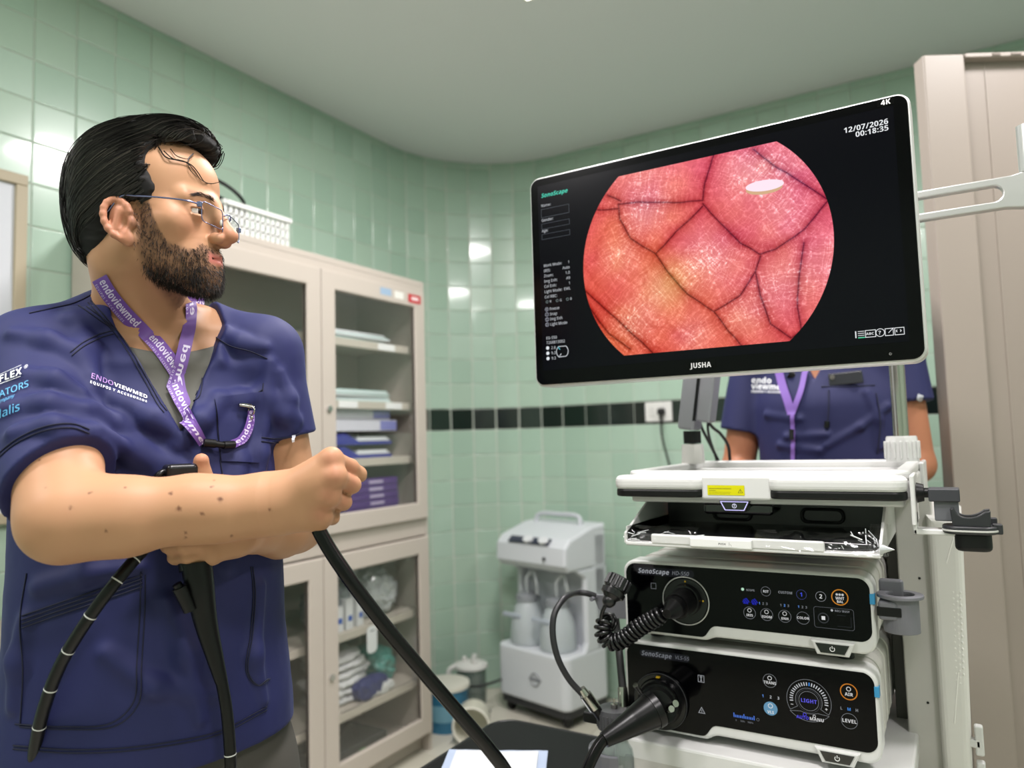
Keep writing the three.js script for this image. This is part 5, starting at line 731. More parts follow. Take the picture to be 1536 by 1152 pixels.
function buildHair(person, M, sd, n) {
  const ff = hairField(sd), f = hairField(sd, true), g = polygonise(ff, [-0.1, -0.09, -0.13], [0.1, 0.15, 0.105], 0.0028); g.applyMatrix4(M); const base = obj('hair', g, hairBaseM, person);
  const P = [], P2 = [], q = V(); for (let i = 0; i < n; i++) {
    const u = rnd(-1, 1), s = rnd(); q.set(u * 0.085, 0, 0).add(s < 0.45 ? V(0, rnd(0.1, 0.13), rnd(-0.02, 0.1)) : s < 0.8 ? V(Math.sign(u) * 0.03, rnd(0.0, 0.1), rnd(-0.05, 0.04)) : V(0, rnd(-0.02, 0.1), -0.11));
    let p = q.clone(), ok = true; for (let k = 0; k < 6; k++) p.addScaledVector(gradOf(f, p), -f(p.x, p.y, p.z) * 0.8); if (Math.abs(f(p.x, p.y, p.z)) > 0.002 || (p.z > 0.03 && p.y < 0.08)) continue;
    const pts = [], off = rnd() < 0.2 ? rnd(0.003, 0.0075) : rnd(0.0005, 0.004), cu = rnd(-0.5, 0.5), ph = rnd(0, 6), wv = rnd(0.1, 0.7), L = 9 + Math.floor(rnd(0, 8)); for (let k = 0; k < L; k++) { const nrm = gradOf(f, p); pts.push(p.clone().addScaledVector(nrm, off)); const back = smooth(-0.04, -0.1, p.z), side = smooth(0.03, 0.075, Math.abs(p.x)); const v = V(cu * 0.4 + wv * Math.sin(ph + k * 0.7), -0.25 - 0.9 * back - 0.45 * side, -1 + 0.9 * back); v.addScaledVector(nrm, -v.dot(nrm)).normalize(); p.addScaledVector(v, 0.0062); for (let m = 0; m < 2; m++) p.addScaledVector(gradOf(f, p), -f(p.x, p.y, p.z) * 0.8); if (p.y < -0.078) break; }
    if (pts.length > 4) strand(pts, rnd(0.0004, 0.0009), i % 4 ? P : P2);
  }
  const st = soup(P); st.applyMatrix4(M); const o = obj('hair_strands', st, hairM, base); o.userData.kind = 'stuff'; const s2 = soup(P2); s2.applyMatrix4(M); const o2 = obj('sheen_strands', s2, sheenHairM, base); o2.userData.kind = 'stuff'; return base;
}
function buildBeard(person, M, n) {
  const P = []; let made = 0; for (let i = 0; i < n * 6 && made < n; i++) { const p = V(rnd(-0.075, 0.075), rnd(-0.13, 0.005), rnd(0.0, 0.11)); for (let k = 0; k < 5; k++) p.addScaledVector(gradOf(headF, p), -headF(p.x, p.y, p.z) * 0.8); const dens = beardMask(p.x, p.y, p.z) * (p.y < -0.085 || p.z > 0.08 ? 1 : 0.62); if (rnd() > dens || Math.abs(headF(p.x, p.y, p.z)) > 0.002) continue; const nn = gradOf(headF, p), d = V(rnd(-0.4, 0.4), -1, rnd(-0.25, 0.35) + (p.z < 0.04 ? 0.3 : 0)).normalize(), L = p.y < -0.085 ? rnd(0.004, 0.008) : rnd(0.003, 0.007); const a = p.clone().addScaledVector(nn, -0.0005), b = p.clone().addScaledVector(nn, L * 0.4).addScaledVector(d, L * 0.5), c = p.clone().addScaledVector(nn, L * 0.45).addScaledVector(d, L); strand([a, b, c], rnd(0.00022, 0.0004), P); made++; }
  for (const s of [-1, 1]) for (let i = 0; i < 90; i++) { const t = rnd(), p = V(s * (0.011 + 0.04 * t), 0.0095 + rnd(-0.003, 0.004) + 0.005 * Math.sin(t * 3), 0.09); for (let k = 0; k < 5; k++) p.addScaledVector(gradOf(headF, p), -headF(p.x, p.y, p.z) * 0.8); const nn = gradOf(headF, p), d = V(s * 1, 0.35 - t * 0.8, -0.5).normalize(); strand([p.clone(), p.clone().addScaledVector(nn, 0.0012).addScaledVector(d, 0.004), p.clone().addScaledVector(nn, 0.001).addScaledVector(d, 0.008)], 0.0003, P); }
  const g = soup(P); g.applyMatrix4(M); const o = obj('beard', g, mat(0x1d1512, 0.6), person); o.userData.kind = 'stuff';
}
function buildEyes(person, M) {
  for (const s of [-1, 1]) { const g = new THREE.SphereGeometry(0.0122, 24, 18).translate(s * 0.0315, -0.009, 0.0722); g.applyMatrix4(M); const e = obj('eye', g, phys(0xcfc6bf, 0.2), person); const ir = new THREE.SphereGeometry(0.0062, 18, 12).scale(1, 1, 0.45).translate(s * 0.0315, -0.0092, 0.0822); ir.applyMatrix4(M); obj('iris', ir, phys(0x1f130d, 0.12), e); }
}
const clothM = (hex) => new THREE.MeshPhysicalMaterial({ color: S(hex), roughness: 0.72, sheen: 0.22, sheenRoughness: 0.5, sheenColor: new THREE.Color(0.2, 0.25, 0.6), bumpMap: noiseTex, bumpScale: 0.0002 });
const navyCloth = clothM(0x151b50), seamM = mat(0x10142f, 0.8), pantsM = mat(0x47443f, 0.8);

// torso as stacked ellipses in its own axes
function torsoField(tab) { return (x, y, z) => { let i = 0; while (i < tab.length - 2 && y > tab[i + 1][0]) i++; const [y0, a0, b0, c0] = tab[i], [y1, a1, b1, c1] = tab[i + 1], t = Math.max(0, Math.min(1, (y - y0) / (y1 - y0))), s = t * t * (3 - 2 * t), a = a0 + (a1 - a0) * s, b = b0 + (b1 - b0) * s; z -= c0 + (c1 - c0) * s; const k0 = Math.sqrt((x / a) ** 2 + (z / b) ** 2), k1 = Math.sqrt((x / a / a) ** 2 + (z / b / b) ** 2); let d = k1 < 1e-6 ? -b : k0 * (k0 - 1) / k1; const ov = y - tab[tab.length - 1][0], un = tab[0][0] - y; if (ov > 0) d = Math.hypot(Math.max(d, 0), ov) + Math.min(d, 0) * 0; if (un > 0) d = Math.max(d, un); return d; }; }
// ---------- the man with the endoscope ----------
const man = thing('person', 'dark-haired bearded man in navy scrubs and glasses holding the endoscope', 'person', [0, 0, 0]);
const HM = basis(at(229, 322, 1.02), camXv.clone().addScaledVector(camZv, -0.05));
const TO = V(-1.0, 0, -0.65), TF = camXv.clone().multiplyScalar(0.595).addScaledVector(camZv, -0.8), TM = basis(TO, TF);
const tl = (x, y, z) => V(x, y, z).applyMatrix4(TM);
const SR = at(58, 540, 0.985), ER = at(98, 779, 0.815), WR = at(402, 754, 0.88), SL = at(392, 532, 1.14), EL = at(440, 782, 1.15), WL = at(352, 798, 0.95);
const manTorso = torsoField([[0.6, 0.2, 0.15, 0], [0.86, 0.193, 0.146, 0.008], [1.02, 0.18, 0.136, 0.01], [1.16, 0.178, 0.13, 0.005], [1.28, 0.178, 0.124, 0], [1.36, 0.165, 0.105, -0.008], [1.42, 0.11, 0.078, -0.02], [1.455, 0.07, 0.062, -0.025]]);
const torsoW = inM(manTorso, TM), neckW = cap(tl(0, 1.4, -0.03), V(0, -0.06, -0.028).applyMatrix4(HM), 0.062, 0.056);
const shR = cap(tl(-0.06, 1.43, -0.025), SR, 0.05, 0.062), shL = cap(tl(0.06, 1.43, -0.025), SL, 0.05, 0.058);
const lerpV = (a, b, t) => a.clone().lerp(b, t);
const sleeveR = cap(SR, lerpV(SR, ER, 1.0), 0.066, 0.06), sleeveL = cap(SL, lerpV(SL, EL, 0.75), 0.06, 0.06);
const dotN = (o, n) => (x, y, z) => (x - o.x) * n.x + (y - o.y) * n.y + (z - o.z) * n.z;
const aR = ER.clone().sub(SR).normalize(), aL = EL.clone().sub(SL).normalize(), cutR = dotN(lerpV(SR, ER, 0.8), aR.clone().addScaledVector(camXv, 0.5).normalize()), cutL = dotN(lerpV(SL, EL, 0.5), aL);
const bodyCloth = (x, y, z) => smin(smin(torsoW(x, y, z), shR(x, y, z), 0.05), shL(x, y, z), 0.05);
const plainShirt = (x, y, z) => { let d = bodyCloth(x, y, z); d = smin(d, smax(sleeveR(x, y, z), cutR(x, y, z), 0.004), 0.022); d = smin(d, smax(sleeveL(x, y, z), cutL(x, y, z), 0.004), 0.022); return d; };
// folds: ridges laid on the plain surface
const foldLines = [
  [[150, 585], [182, 606], [226, 628], [273, 656]], [[140, 612], [171, 640], [204, 675], [240, 712]], [[146, 645], [204, 684], [277, 702]], [[394, 588], [360, 600], [325, 596]], [[330, 600], [300, 630], [268, 668]], [[392, 620], [388, 680], [384, 760]], [[360, 690], [350, 760], [345, 850]], [[405, 545], [398, 600], [392, 640]],
  [[20, 500], [70, 512], [112, 532], [130, 562]], [[30, 560], [80, 570], [122, 588]], [[10, 612], [70, 606], [126, 612]], [[20, 650], [80, 640], [132, 645]], [[112, 470], [128, 520], [140, 580]], [[60, 880], [130, 860], [210, 850]], [[40, 930], [30, 990], [20, 1060]], [[250, 900], [280, 980], [300, 1080]], [[390, 880], [380, 980], [395, 1050]], [[160, 980], [230, 1030], [330, 1040]], [[290, 470], [320, 500], [330, 540]], [[320, 485], [360, 515], [398, 520]], [[100, 480], [150, 475], [190, 470]],
  [[420, 560], [432, 600], [440, 640]], [[408, 600], [425, 622], [446, 630]]];
const ridges = []; for (const l of foldLines) { const p = l.map(([x, y]) => hit(x, y, plainShirt)).filter(Boolean); for (let i = 0; i + 1 < p.length; i++) if (p[i].distanceTo(p[i + 1]) < 0.09) { const e0 = i === 0 ? 0.006 : 0.0108, e1 = i + 2 === p.length ? 0.004 : 0.0108; ridges.push([cap(p[i], p[i + 1], e0, e1), p[i].clone().add(p[i + 1]).multiplyScalar(0.5), p[i].distanceTo(p[i + 1]) / 2 + 0.05]); } }
const vApex = 1.268, vW = (y) => (y - vApex) * 0.46;
const eT = TM.clone().invert().elements;
const vNeck = (x, y, z) => { const lx = eT[0] * x + eT[4] * y + eT[8] * z + eT[12], lz = eT[2] * x + eT[6] * y + eT[10] * z + eT[14]; const w = Math.max(vW(y), -0.02); return Math.max((Math.abs(lx - 0.008) - Math.min(w, 0.075)) * 0.9, -0.02 - lz + (y > 1.44 ? -0.2 : 0)); };
const shirtF = (x, y, z) => {
  let d = plainShirt(x, y, z); if (d > 0.05) return d;
  for (const [f, c, r] of ridges) { const dx = x - c.x, dy = y - c.y, dz = z - c.z; if (dx * dx + dy * dy + dz * dz < r * r) d = smin(d, f(x, y, z), 0.016); }
  d += 0.007 * (fbm(x * 11, y * 9, z * 11, 2) - 0.38) + 0.0022 * (fbm(x * 38, y * 30, z * 38, 2) - 0.38);
  d = smax(d, -vNeck(x, y, z), 0.004); const hem = 0.838 + 0.03 * (x + 1.0) - y; return smax(d, hem, 0.004);
};
// skin: neck, chest, arms and hands in one surface
const handR = (() => {
  const M = [[497, 688, 0.876], [503, 715, 0.868], [493, 744, 0.872], [482, 771, 0.884]].map((p) => at(...p)), Pp = [[525, 701, 0.905], [528, 727, 0.9], [515, 753, 0.9], [498, 776, 0.906]].map((p) => at(...p));
  const Dd = [[538, 711, 0.922], [518, 735, 0.928], [503, 759, 0.926], [487, 780, 0.926]].map((p) => at(...p)), Tt = [[541, 714, 0.934], [494, 736, 0.926], [482, 757, 0.922], [472, 777, 0.92]].map((p) => at(...p));
  const L = []; const wr = at(415, 748, 0.88), wr2 = at(418, 762, 0.888); for (let i = 0; i < 4; i++) { L.push([cap(i < 2 ? wr : wr2, M[i], 0.0215, i === 3 ? 0.0125 : 0.0135), 0.016]); }
  L.push([cap(at(440, 738, 0.9), at(480, 745, 0.905), 0.022, 0.018), 0.02]); L.push([cap(at(432, 780, 0.892), at(478, 782, 0.892), 0.014, 0.012), 0.016]);
  const F = []; const r = [0.0102, 0.0105, 0.01, 0.0088]; for (let i = 0; i < 4; i++) F.push([cap(M[i], Pp[i], r[i] + 0.0012, r[i])], [cap(Pp[i], Dd[i], r[i], r[i] * 0.92)], [cap(Dd[i], Tt[i], r[i] * 0.92, r[i] * 0.78)]);
  const th = [at(430, 728, 0.915), at(472, 708, 0.935), at(508, 706, 0.942), at(533, 712, 0.938)]; const T = [cap(th[0], th[1], 0.0165, 0.013), cap(th[1], th[2], 0.0115, 0.0105), cap(th[2], th[3], 0.0105, 0.0085)];
  const kn = M.map((m) => ell(arr(m.clone().addScaledVector(camZv, -0.003)), [0.0105, 0.0095, 0.0105]));
  return (x, y, z) => { let d = L[0][0](x, y, z); for (let i = 1; i < L.length; i++) d = smin(d, L[i][0](x, y, z), L[i][1]); for (let i = 0; i < 4; i++) { let q = F[i * 3][0](x, y, z); q = smin(q, F[i * 3 + 1][0](x, y, z), 0.004); q = smin(q, F[i * 3 + 2][0](x, y, z), 0.004); d = smin(d, q, 0.0045); } for (const t of T) d = smin(d, t(x, y, z), 0.006); for (const k of kn) d = smin(d, k(x, y, z), 0.009); return d; };
})();
const handL = (() => {
  const wr = WL, M = [[322, 772, 0.922], [318, 794, 0.915], [316, 816, 0.914], [318, 832, 0.918]].map((p) => at(...p)), Pp = [[285, 772, 0.9], [280, 795, 0.893], [276, 816, 0.893], [282, 833, 0.9]].map((p) => at(...p)), Dd = [[262, 774, 0.91], [259, 797, 0.906], [256, 819, 0.906], [264, 836, 0.912]].map((p) => at(...p)), Tt = [[256, 776, 0.93], [254, 799, 0.926], [251, 820, 0.924], [260, 837, 0.928]].map((p) => at(...p));
  const A = M.map((m, i) => cap(wr, m, 0.022, 0.0135)), r = [0.0102, 0.0105, 0.0105, 0.0095], F = []; for (let i = 0; i < 4; i++) F.push([cap(M[i], Pp[i], r[i] + 0.001, r[i]), cap(Pp[i], Dd[i], r[i], r[i] * 0.92), cap(Dd[i], Tt[i], r[i] * 0.92, r[i] * 0.8)]);
  const t = [at(345, 780, 0.96), at(316, 742, 0.962), at(301, 714, 0.955), at(302, 691, 0.95)], T = [cap(t[0], t[1], 0.019, 0.0155), cap(t[1], t[2], 0.0135, 0.0125), cap(t[2], t[3], 0.0125, 0.0095)];
  return (x, y, z) => { let d = A[0](x, y, z); for (let i = 1; i < 4; i++) d = smin(d, A[i](x, y, z), 0.016); for (const f of F) { let q = f[0](x, y, z); q = smin(q, f[1](x, y, z), 0.004); q = smin(q, f[2](x, y, z), 0.004); d = smin(d, q, 0.0045); } for (const q of T) d = smin(d, q(x, y, z), 0.009); return d; };
})();
const midR = lerpV(ER, WR, 0.28).add(V(0, -0.002, 0)), midL = lerpV(EL, WL, 0.3);
const armR = [cap(SR, lerpV(SR, ER, 0.55), 0.05, 0.053), cap(lerpV(SR, ER, 0.5), ER, 0.053, 0.044), cap(ER, midR, 0.0405, 0.0395), cap(midR, lerpV(ER, WR, 0.62), 0.0395, 0.034), cap(lerpV(ER, WR, 0.62), WR, 0.034, 0.0275), cap(lerpV(ER, WR, 0.8).add(V(0, -0.007, 0)), WR.clone().add(V(0, -0.007, 0)), 0.029, 0.0245), cap(WR, at(418, 752, 0.88), 0.028, 0.024)];
const armL = [cap(SL, EL, 0.05, 0.044), cap(EL, midL, 0.043, 0.044), cap(midL, WL, 0.044, 0.029)];
const skinF = (x, y, z) => { let d = smin(bodyCloth(x, y, z) + 0.012, neckW(x, y, z), 0.03); let a = armR[0](x, y, z); for (let i = 1; i < armR.length; i++) a = smin(a, armR[i](x, y, z), 0.03); a = smin(a, handR(x, y, z), 0.014); let b = armL[0](x, y, z); for (let i = 1; i < armL.length; i++) b = smin(b, armL[i](x, y, z), 0.03); b = smin(b, handL(x, y, z), 0.016); return Math.min(d, a, b); };
const headW = inM(headF, HM), manHead = (x, y, z) => smin(headW(x, y, z), neckW(x, y, z), 0.028);
{
  const moles = [[105, 661, 3.2], [34, 683, 6], [59, 690, 3.5], [70, 731, 2.5], [135, 739, 4], [187, 731, 4], [256, 740, 5], [268, 763, 6], [303, 771, 4], [331, 749, 7], [317, 730, 4], [106, 762, 4], [158, 796, 3], [278, 807, 4], [278, 800, 3], [405, 764, 4], [348, 804, 4], [320, 720, 3], [345, 450, 3]].map(([x, y, r]) => [hit(x, y, skinF), r * 0.00042]).filter((m) => m[0]);
  const knuck = [[497, 688], [503, 715], [493, 744], [482, 771], [526, 704], [530, 728], [517, 754], [302, 690]].map(([x, y]) => hit(x, y, skinF)).filter(Boolean);
  const bodyCol = (x, y, z) => { let c = mixC(SK, SKR, 0.22 * fbm(x * 50, y * 50, z * 50, 3)); for (const k of knuck) { const q = (x - k.x) ** 2 + (y - k.y) ** 2 + (z - k.z) ** 2; if (q < 0.0012) c = mixC(c, SKR, 0.5 * Math.exp(-q / 0.00016)); } for (const [m, r] of moles) { const q = Math.hypot(x - m.x, y - m.y, z - m.z); if (q < r * 3) c = mixC(c, skinC(84, 48, 36), 0.85 * smooth(r * 1.25, r * 0.6, q)); } return c; };
  const box3 = (pts, m) => [0, 1].map((s) => ['x', 'y', 'z'].map((k) => (s ? Math.max(...pts.map((p) => p[k])) + m : Math.min(...pts.map((p) => p[k])) - m)));
  const parts = [];
  { const [lo, hi] = box3([SR, SL, tl(0.1, 1.3, 0.12), tl(-0.1, 1.3, -0.12), tl(0, 1.455, 0)], 0.03); lo[1] = 1.2; parts.push(polygonise(skinF, lo, hi, 0.008, bodyCol)); }   // chest and neck root
  { const [lo, hi] = box3([lerpV(SR, ER, 0.45), ER, WR, at(545, 700, 0.94)], 0.06); parts.push(polygonise((x, y, z) => { let a = armR[0](x, y, z); for (let i = 1; i < armR.length; i++) a = smin(a, armR[i](x, y, z), 0.03); return smin(a, handR(x, y, z), 0.014); }, lo, hi, 0.003, bodyCol)); }
  { const [lo, hi] = box3([lerpV(SL, EL, 0.3), EL, WL, at(250, 840, 0.92), at(300, 680, 0.95)], 0.06); parts.push(polygonise((x, y, z) => { let b = armL[0](x, y, z); for (let i = 1; i < armL.length; i++) b = smin(b, armL[i](x, y, z), 0.03); return smin(b, handL(x, y, z), 0.016); }, lo, hi, 0.0032, bodyCol)); }
  const hc = HM.clone().invert(); const q = V(), cf = (x, y, z) => { q.set(x, y, z).applyMatrix4(hc); return headColor(q.x, q.y, q.z); };
  { const [lo, hi] = box3([V(-0.095, -0.13, -0.11), V(0.095, 0.125, 0.125), V(-0.095, 0.125, 0.125), V(0.095, -0.13, -0.11), V(-0.09, -0.13, 0.12), V(0.09, 0.1, -0.11)].map((p) => p.applyMatrix4(HM)), 0.004); lo[1] = 1.4; parts.push(polygonise(manHead, lo, hi, 0.0025, cf)); }
  const legs = [cap(tl(-0.09, 0.86, 0), tl(-0.1, 0.06, 0.0), 0.07, 0.04), cap(tl(0.09, 0.86, 0), tl(0.1, 0.06, 0.0), 0.07, 0.04), cap(tl(0, 0.95, 0), tl(0, 1.25, 0), 0.09, 0.1)];
  parts.push(polygonise(blend(legs, 0.05), [-1.3, 0.03, -0.95], [-0.7, 1.36, -0.35], 0.02, bodyCol));
  const m = new THREE.Mesh(mergeGeometries(parts), skinM); m.name = 'body'; m.castShadow = m.receiveShadow = true; man.add(m);
}
buildHair(man, HM, 3, 5200); buildBeard(man, HM, 5200); buildEyes(man, HM);
{ // loose forelock
  const P = []; for (const [l, r] of [[[[240, 222], [252, 238], [275, 243], [290, 250], [300, 262], [308, 274], [320, 277], [333, 274]], 0.0012], [[[248, 228], [262, 240], [282, 246], [294, 258], [302, 270], [314, 277]], 0.001], [[[292, 232], [284, 242], [287, 256], [298, 268]], 0.0009], [[[258, 225], [268, 236], [284, 240], [292, 236]], 0.0009]]) { const pts = l.map(([x, y]) => { const h = hit(x, y, manHead); return (h || at(x, y, 1.0)).addScaledVector(camZv, -0.004); }); strand(frameOf(pts).getPoints(24), r, P); }
  const o = obj('forelock', soup(P), hairM, man); o.userData.kind = 'stuff';
}
const shirt = obj('scrub_top', polygonise(shirtF, [-1.3, 0.82, -1.02], [-0.72, 1.5, -0.32], 0.0045), navyCloth, man);
// undershirt in the V of the neck
{
  const cut = V(0, 1.392, 0), under = (x, y, z) => { const d = smin(bodyCloth(x, y, z), neckW(x, y, z) - 0.002, 0.03) + 0.0075; const lx = eT[0] * x + eT[4] * y + eT[8] * z + eT[12], lz = eT[2] * x + eT[6] * y + eT[10] * z + eT[14]; return smax(d, y - (1.385 + 2.2 * lx * lx - 0.25 * (lz - 0.06)), 0.003); };
  obj('undershirt', polygonise(under, [-1.2, 1.22, -0.85], [-0.8, 1.45, -0.45], 0.005), mat(0x63625c, 0.85), man);
  const pants = torsoField([[0.5, 0.19, 0.14, 0], [0.75, 0.19, 0.14, 0], [0.95, 0.178, 0.13, 0]]), legR = cap(tl(-0.095, 0.75, 0), tl(-0.1, 0.07, 0), 0.1, 0.07), legL = cap(tl(0.095, 0.75, 0), tl(0.1, 0.07, 0), 0.1, 0.07), pw = inM(pants, TM);
  obj('trousers', polygonise((x, y, z) => { let d = Math.max(pw(x, y, z), 0.72 - y); d = smin(d, smin(legR(x, y, z), legL(x, y, z), 0.02), 0.05) + 0.006 * (fbm(x * 14, y * 8, z * 14, 2) - 0.4); return smax(smax(d, y - 0.96, 0.004), 0.03 - y, 0.004); }, [-1.3, 0.02, -0.98], [-0.7, 0.98, -0.35], 0.0085), pantsM, man);
  for (const s of [-1, 1]) { const a = tl(s * 0.1, 0.045, -0.05), b = tl(s * 0.11, 0.035, 0.12); obj('shoe', polygonise((x, y, z) => smax(smin(cap(a, b, 0.05, 0.042)(x, y, z), cap(a, a.clone().add(V(0, 0.06, 0)), 0.045, 0.042)(x, y, z), 0.03), 0.001 - y, 0.004), [-1.25, -0.005, -1.0], [-0.7, 0.16, -0.3], 0.01), mat(0x2a2a2c, 0.6), man); }
}
// pieces laid on the cloth: found by looking along the picture's lines, then built on the surface where it lies
const onShirt = (px, py, off = 0.001, f = shirtF) => { const h = hit(px, py, f); return h ? h.addScaledVector(gradOf(f, h, 0.004), off) : null; };
function seam(pts, r = 0.0009, off = 0.0004) { const n = frameOf(pts.map(([x, y]) => V(x, y, 0))).getSpacedPoints(Math.max(10, pts.length * 8)), out = []; for (const p of n) { const h = onShirt(p.x, p.y, off); if (h && (!out.length || h.distanceTo(out[out.length - 1]) < 0.04)) out.push(h); } return out.length > 3 ? tube(out, r, out.length * 2, 5) : null; }
const shift = (l, dx, dy) => l.map(([x, y]) => [x + dx, y + dy]);
{
  const vL = [[152, 437], [180, 468], [210, 508], [238, 556], [258, 592], [266, 602]], S1 = [];
  for (const l of [shift(vL, -16, 14), shift(vL, -20, 17)]) S1.push(seam(l)); const vR = [[300, 452], [304, 500], [300, 550], [292, 596], [270, 604]]; S1.push(seam(vR), seam(shift(vR, 5, 1)));
  const yk = [[106, 528], [124, 514], [148, 502], [168, 496]]; S1.push(seam(yk), seam(shift(yk, 2, 5))); const yk2 = [[304, 484], [325, 502], [345, 514], [375, 522], [400, 533]]; S1.push(seam(yk2), seam(shift(yk2, 1, 5)));
  const ra = [[44, 470], [80, 462], [110, 455], [142, 440]]; S1.push(seam(ra)); const ra2 = [[118, 458], [150, 480], [168, 492]]; S1.push(seam(ra2)); S1.push(seam([[130, 460], [160, 482], [172, 496]]));
  const sh = [[-10, 694], [20, 668], [50, 652], [80, 643], [110, 642], [134, 650]]; S1.push(seam(sh), seam(shift(sh, 0, -6))); S1.push(seam([[392, 656], [415, 658], [440, 654], [448, 650]]), seam([[391, 662], [415, 664], [442, 660]]));
  const pk = [[218, 862], [217, 920], [212, 1000], [208, 1055], [175, 1088], [100, 1094], [30, 1090]]; S1.push(seam(pk), seam(shift(pk, -7, -4))); for (const k of [0, 6, 12, 18]) S1.push(seam([[33, 924 + k], [90, 904 + k], [150, 884 + k], [214, 862 + k]], 0.001));
  const hm = [[20, 1118], [100, 1124], [180, 1122], [260, 1112], [330, 1096], [400, 1060]]; S1.push(seam(hm), seam(shift(hm, 0, 5))); S1.push(seam([[40, 860], [30, 930], [34, 1010], [30, 1090]])); const lp = [[376, 850], [380, 890], [376, 950], [370, 1010], [386, 1028], [402, 1018]]; S1.push(seam(lp), seam(shift(lp, 3, 0))); S1.push(seam([[330, 690], [338, 740], [340, 780]])); S1.push(seam([[395, 575], [392, 620], [388, 690]]));
  const pc = [[324, 598], [326, 640], [331, 690]]; S1.push(seam(pc), seam(shift(pc, 8, 0))); S1.push(seam([[324, 598], [345, 602], [365, 612]], 0.0012), seam([[326, 612], [345, 618], [362, 626]])); S1.push(seam([[372, 606], [384, 592], [394, 584]], 0.0012));
  const o = obj('stitching', S1.filter(Boolean), seamM, shirt); o.userData.kind = 'stuff';
}
function patch(name, q, m, off, nu = 16, nv = 8, parent = shirt, f = shirtF) {   // q: four corners as seen, laid on the cloth
  const P = [], U = [], I = []; for (let j = 0; j <= nv; j++) for (let i = 0; i <= nu; i++) { const u = i / nu, v = j / nv, px = (1 - v) * ((1 - u) * q[0][0] + u * q[1][0]) + v * ((1 - u) * q[3][0] + u * q[2][0]), py = (1 - v) * ((1 - u) * q[0][1] + u * q[1][1]) + v * ((1 - u) * q[3][1] + u * q[2][1]); const h = onShirt(px, py, off, f) || at(px, py, 0.95); P.push(h.x, h.y, h.z); U.push(u, 1 - v); }
  for (let j = 0; j < nv; j++) for (let i = 0; i < nu; i++) { const a = j * (nu + 1) + i; I.push(a, a + nu + 1, a + 1, a + 1, a + nu + 1, a + nu + 2); }
  const g = new THREE.BufferGeometry(); g.setAttribute('position', new THREE.Float32BufferAttribute(P, 3)); g.setAttribute('uv', new THREE.Float32BufferAttribute(U, 2)); g.setIndex(I); g.computeVertexNormals(); return obj(name, g, m, parent);
}
const threadM = (tex) => new THREE.MeshStandardMaterial({ map: tex, transparent: true, roughness: 0.6, side: THREE.DoubleSide });
{
  const t = canvasTex(1024, 320, (c) => { c.textBaseline = 'middle'; c.font = '150px sans-serif'; c.fillStyle = '#b98fd6'; c.fillText('ENDO', 10, 110); c.font = 'bold 138px sans-serif'; c.fillStyle = '#eceef2'; c.fillText('VIEWMED', 420, 112, 590); c.font = 'bold 76px sans-serif'; c.letterSpacing = '12px'; c.fillText('EQUIPOS Y ACCESORIOS', 12, 245, 1000); });
  patch('embroidered_logo', [[136, 555], [223, 591], [222, 608], [133, 578]], threadM(t), 0.0012, 24, 8);
  const t2 = canvasTex(700, 640, (c) => { c.textBaseline = 'middle'; c.textAlign = 'right'; c.fillStyle = '#eef0f4'; c.font = 'bold 120px sans-serif'; c.fillText('‑FLEX', 570, 90); c.font = '60px sans-serif'; c.fillText('®', 640, 60); c.fillRect(120, 150, 440, 7); c.strokeStyle = '#eef0f4'; c.lineWidth = 5; c.beginPath(); c.moveTo(150, 38); c.lineTo(560, 18); c.stroke(); c.fillStyle = '#5fb4e6'; c.font = '120px sans-serif'; c.fillText('ATORS', 660, 290); c.font = 'italic 56px sans-serif'; c.fillText('Company', 480, 378); c.font = '54px sans-serif'; c.fillText('tour', 260, 470); c.font = '150px sans-serif'; c.fillText('dalis', 560, 540); });
  patch('embroidered_sleeve_logos', [[-38, 574], [50, 540], [48, 614], [-36, 648]], threadM(t2), 0.0014, 20, 12);
  patch('chest_pocket', [[322, 597], [396, 588], [389, 694], [331, 692]], navyCloth, 0.0024, 14, 14);
  patch('pen_clip', [[360, 604], [374, 605], [373, 609], [361, 609]], steelM, 0.005, 4, 2);
  patch('sleeve_tag', [[437, 652], [442, 651], [442, 663], [438, 664]], mat(0xb9bcc4, 0.5), 0.003, 2, 4);
}
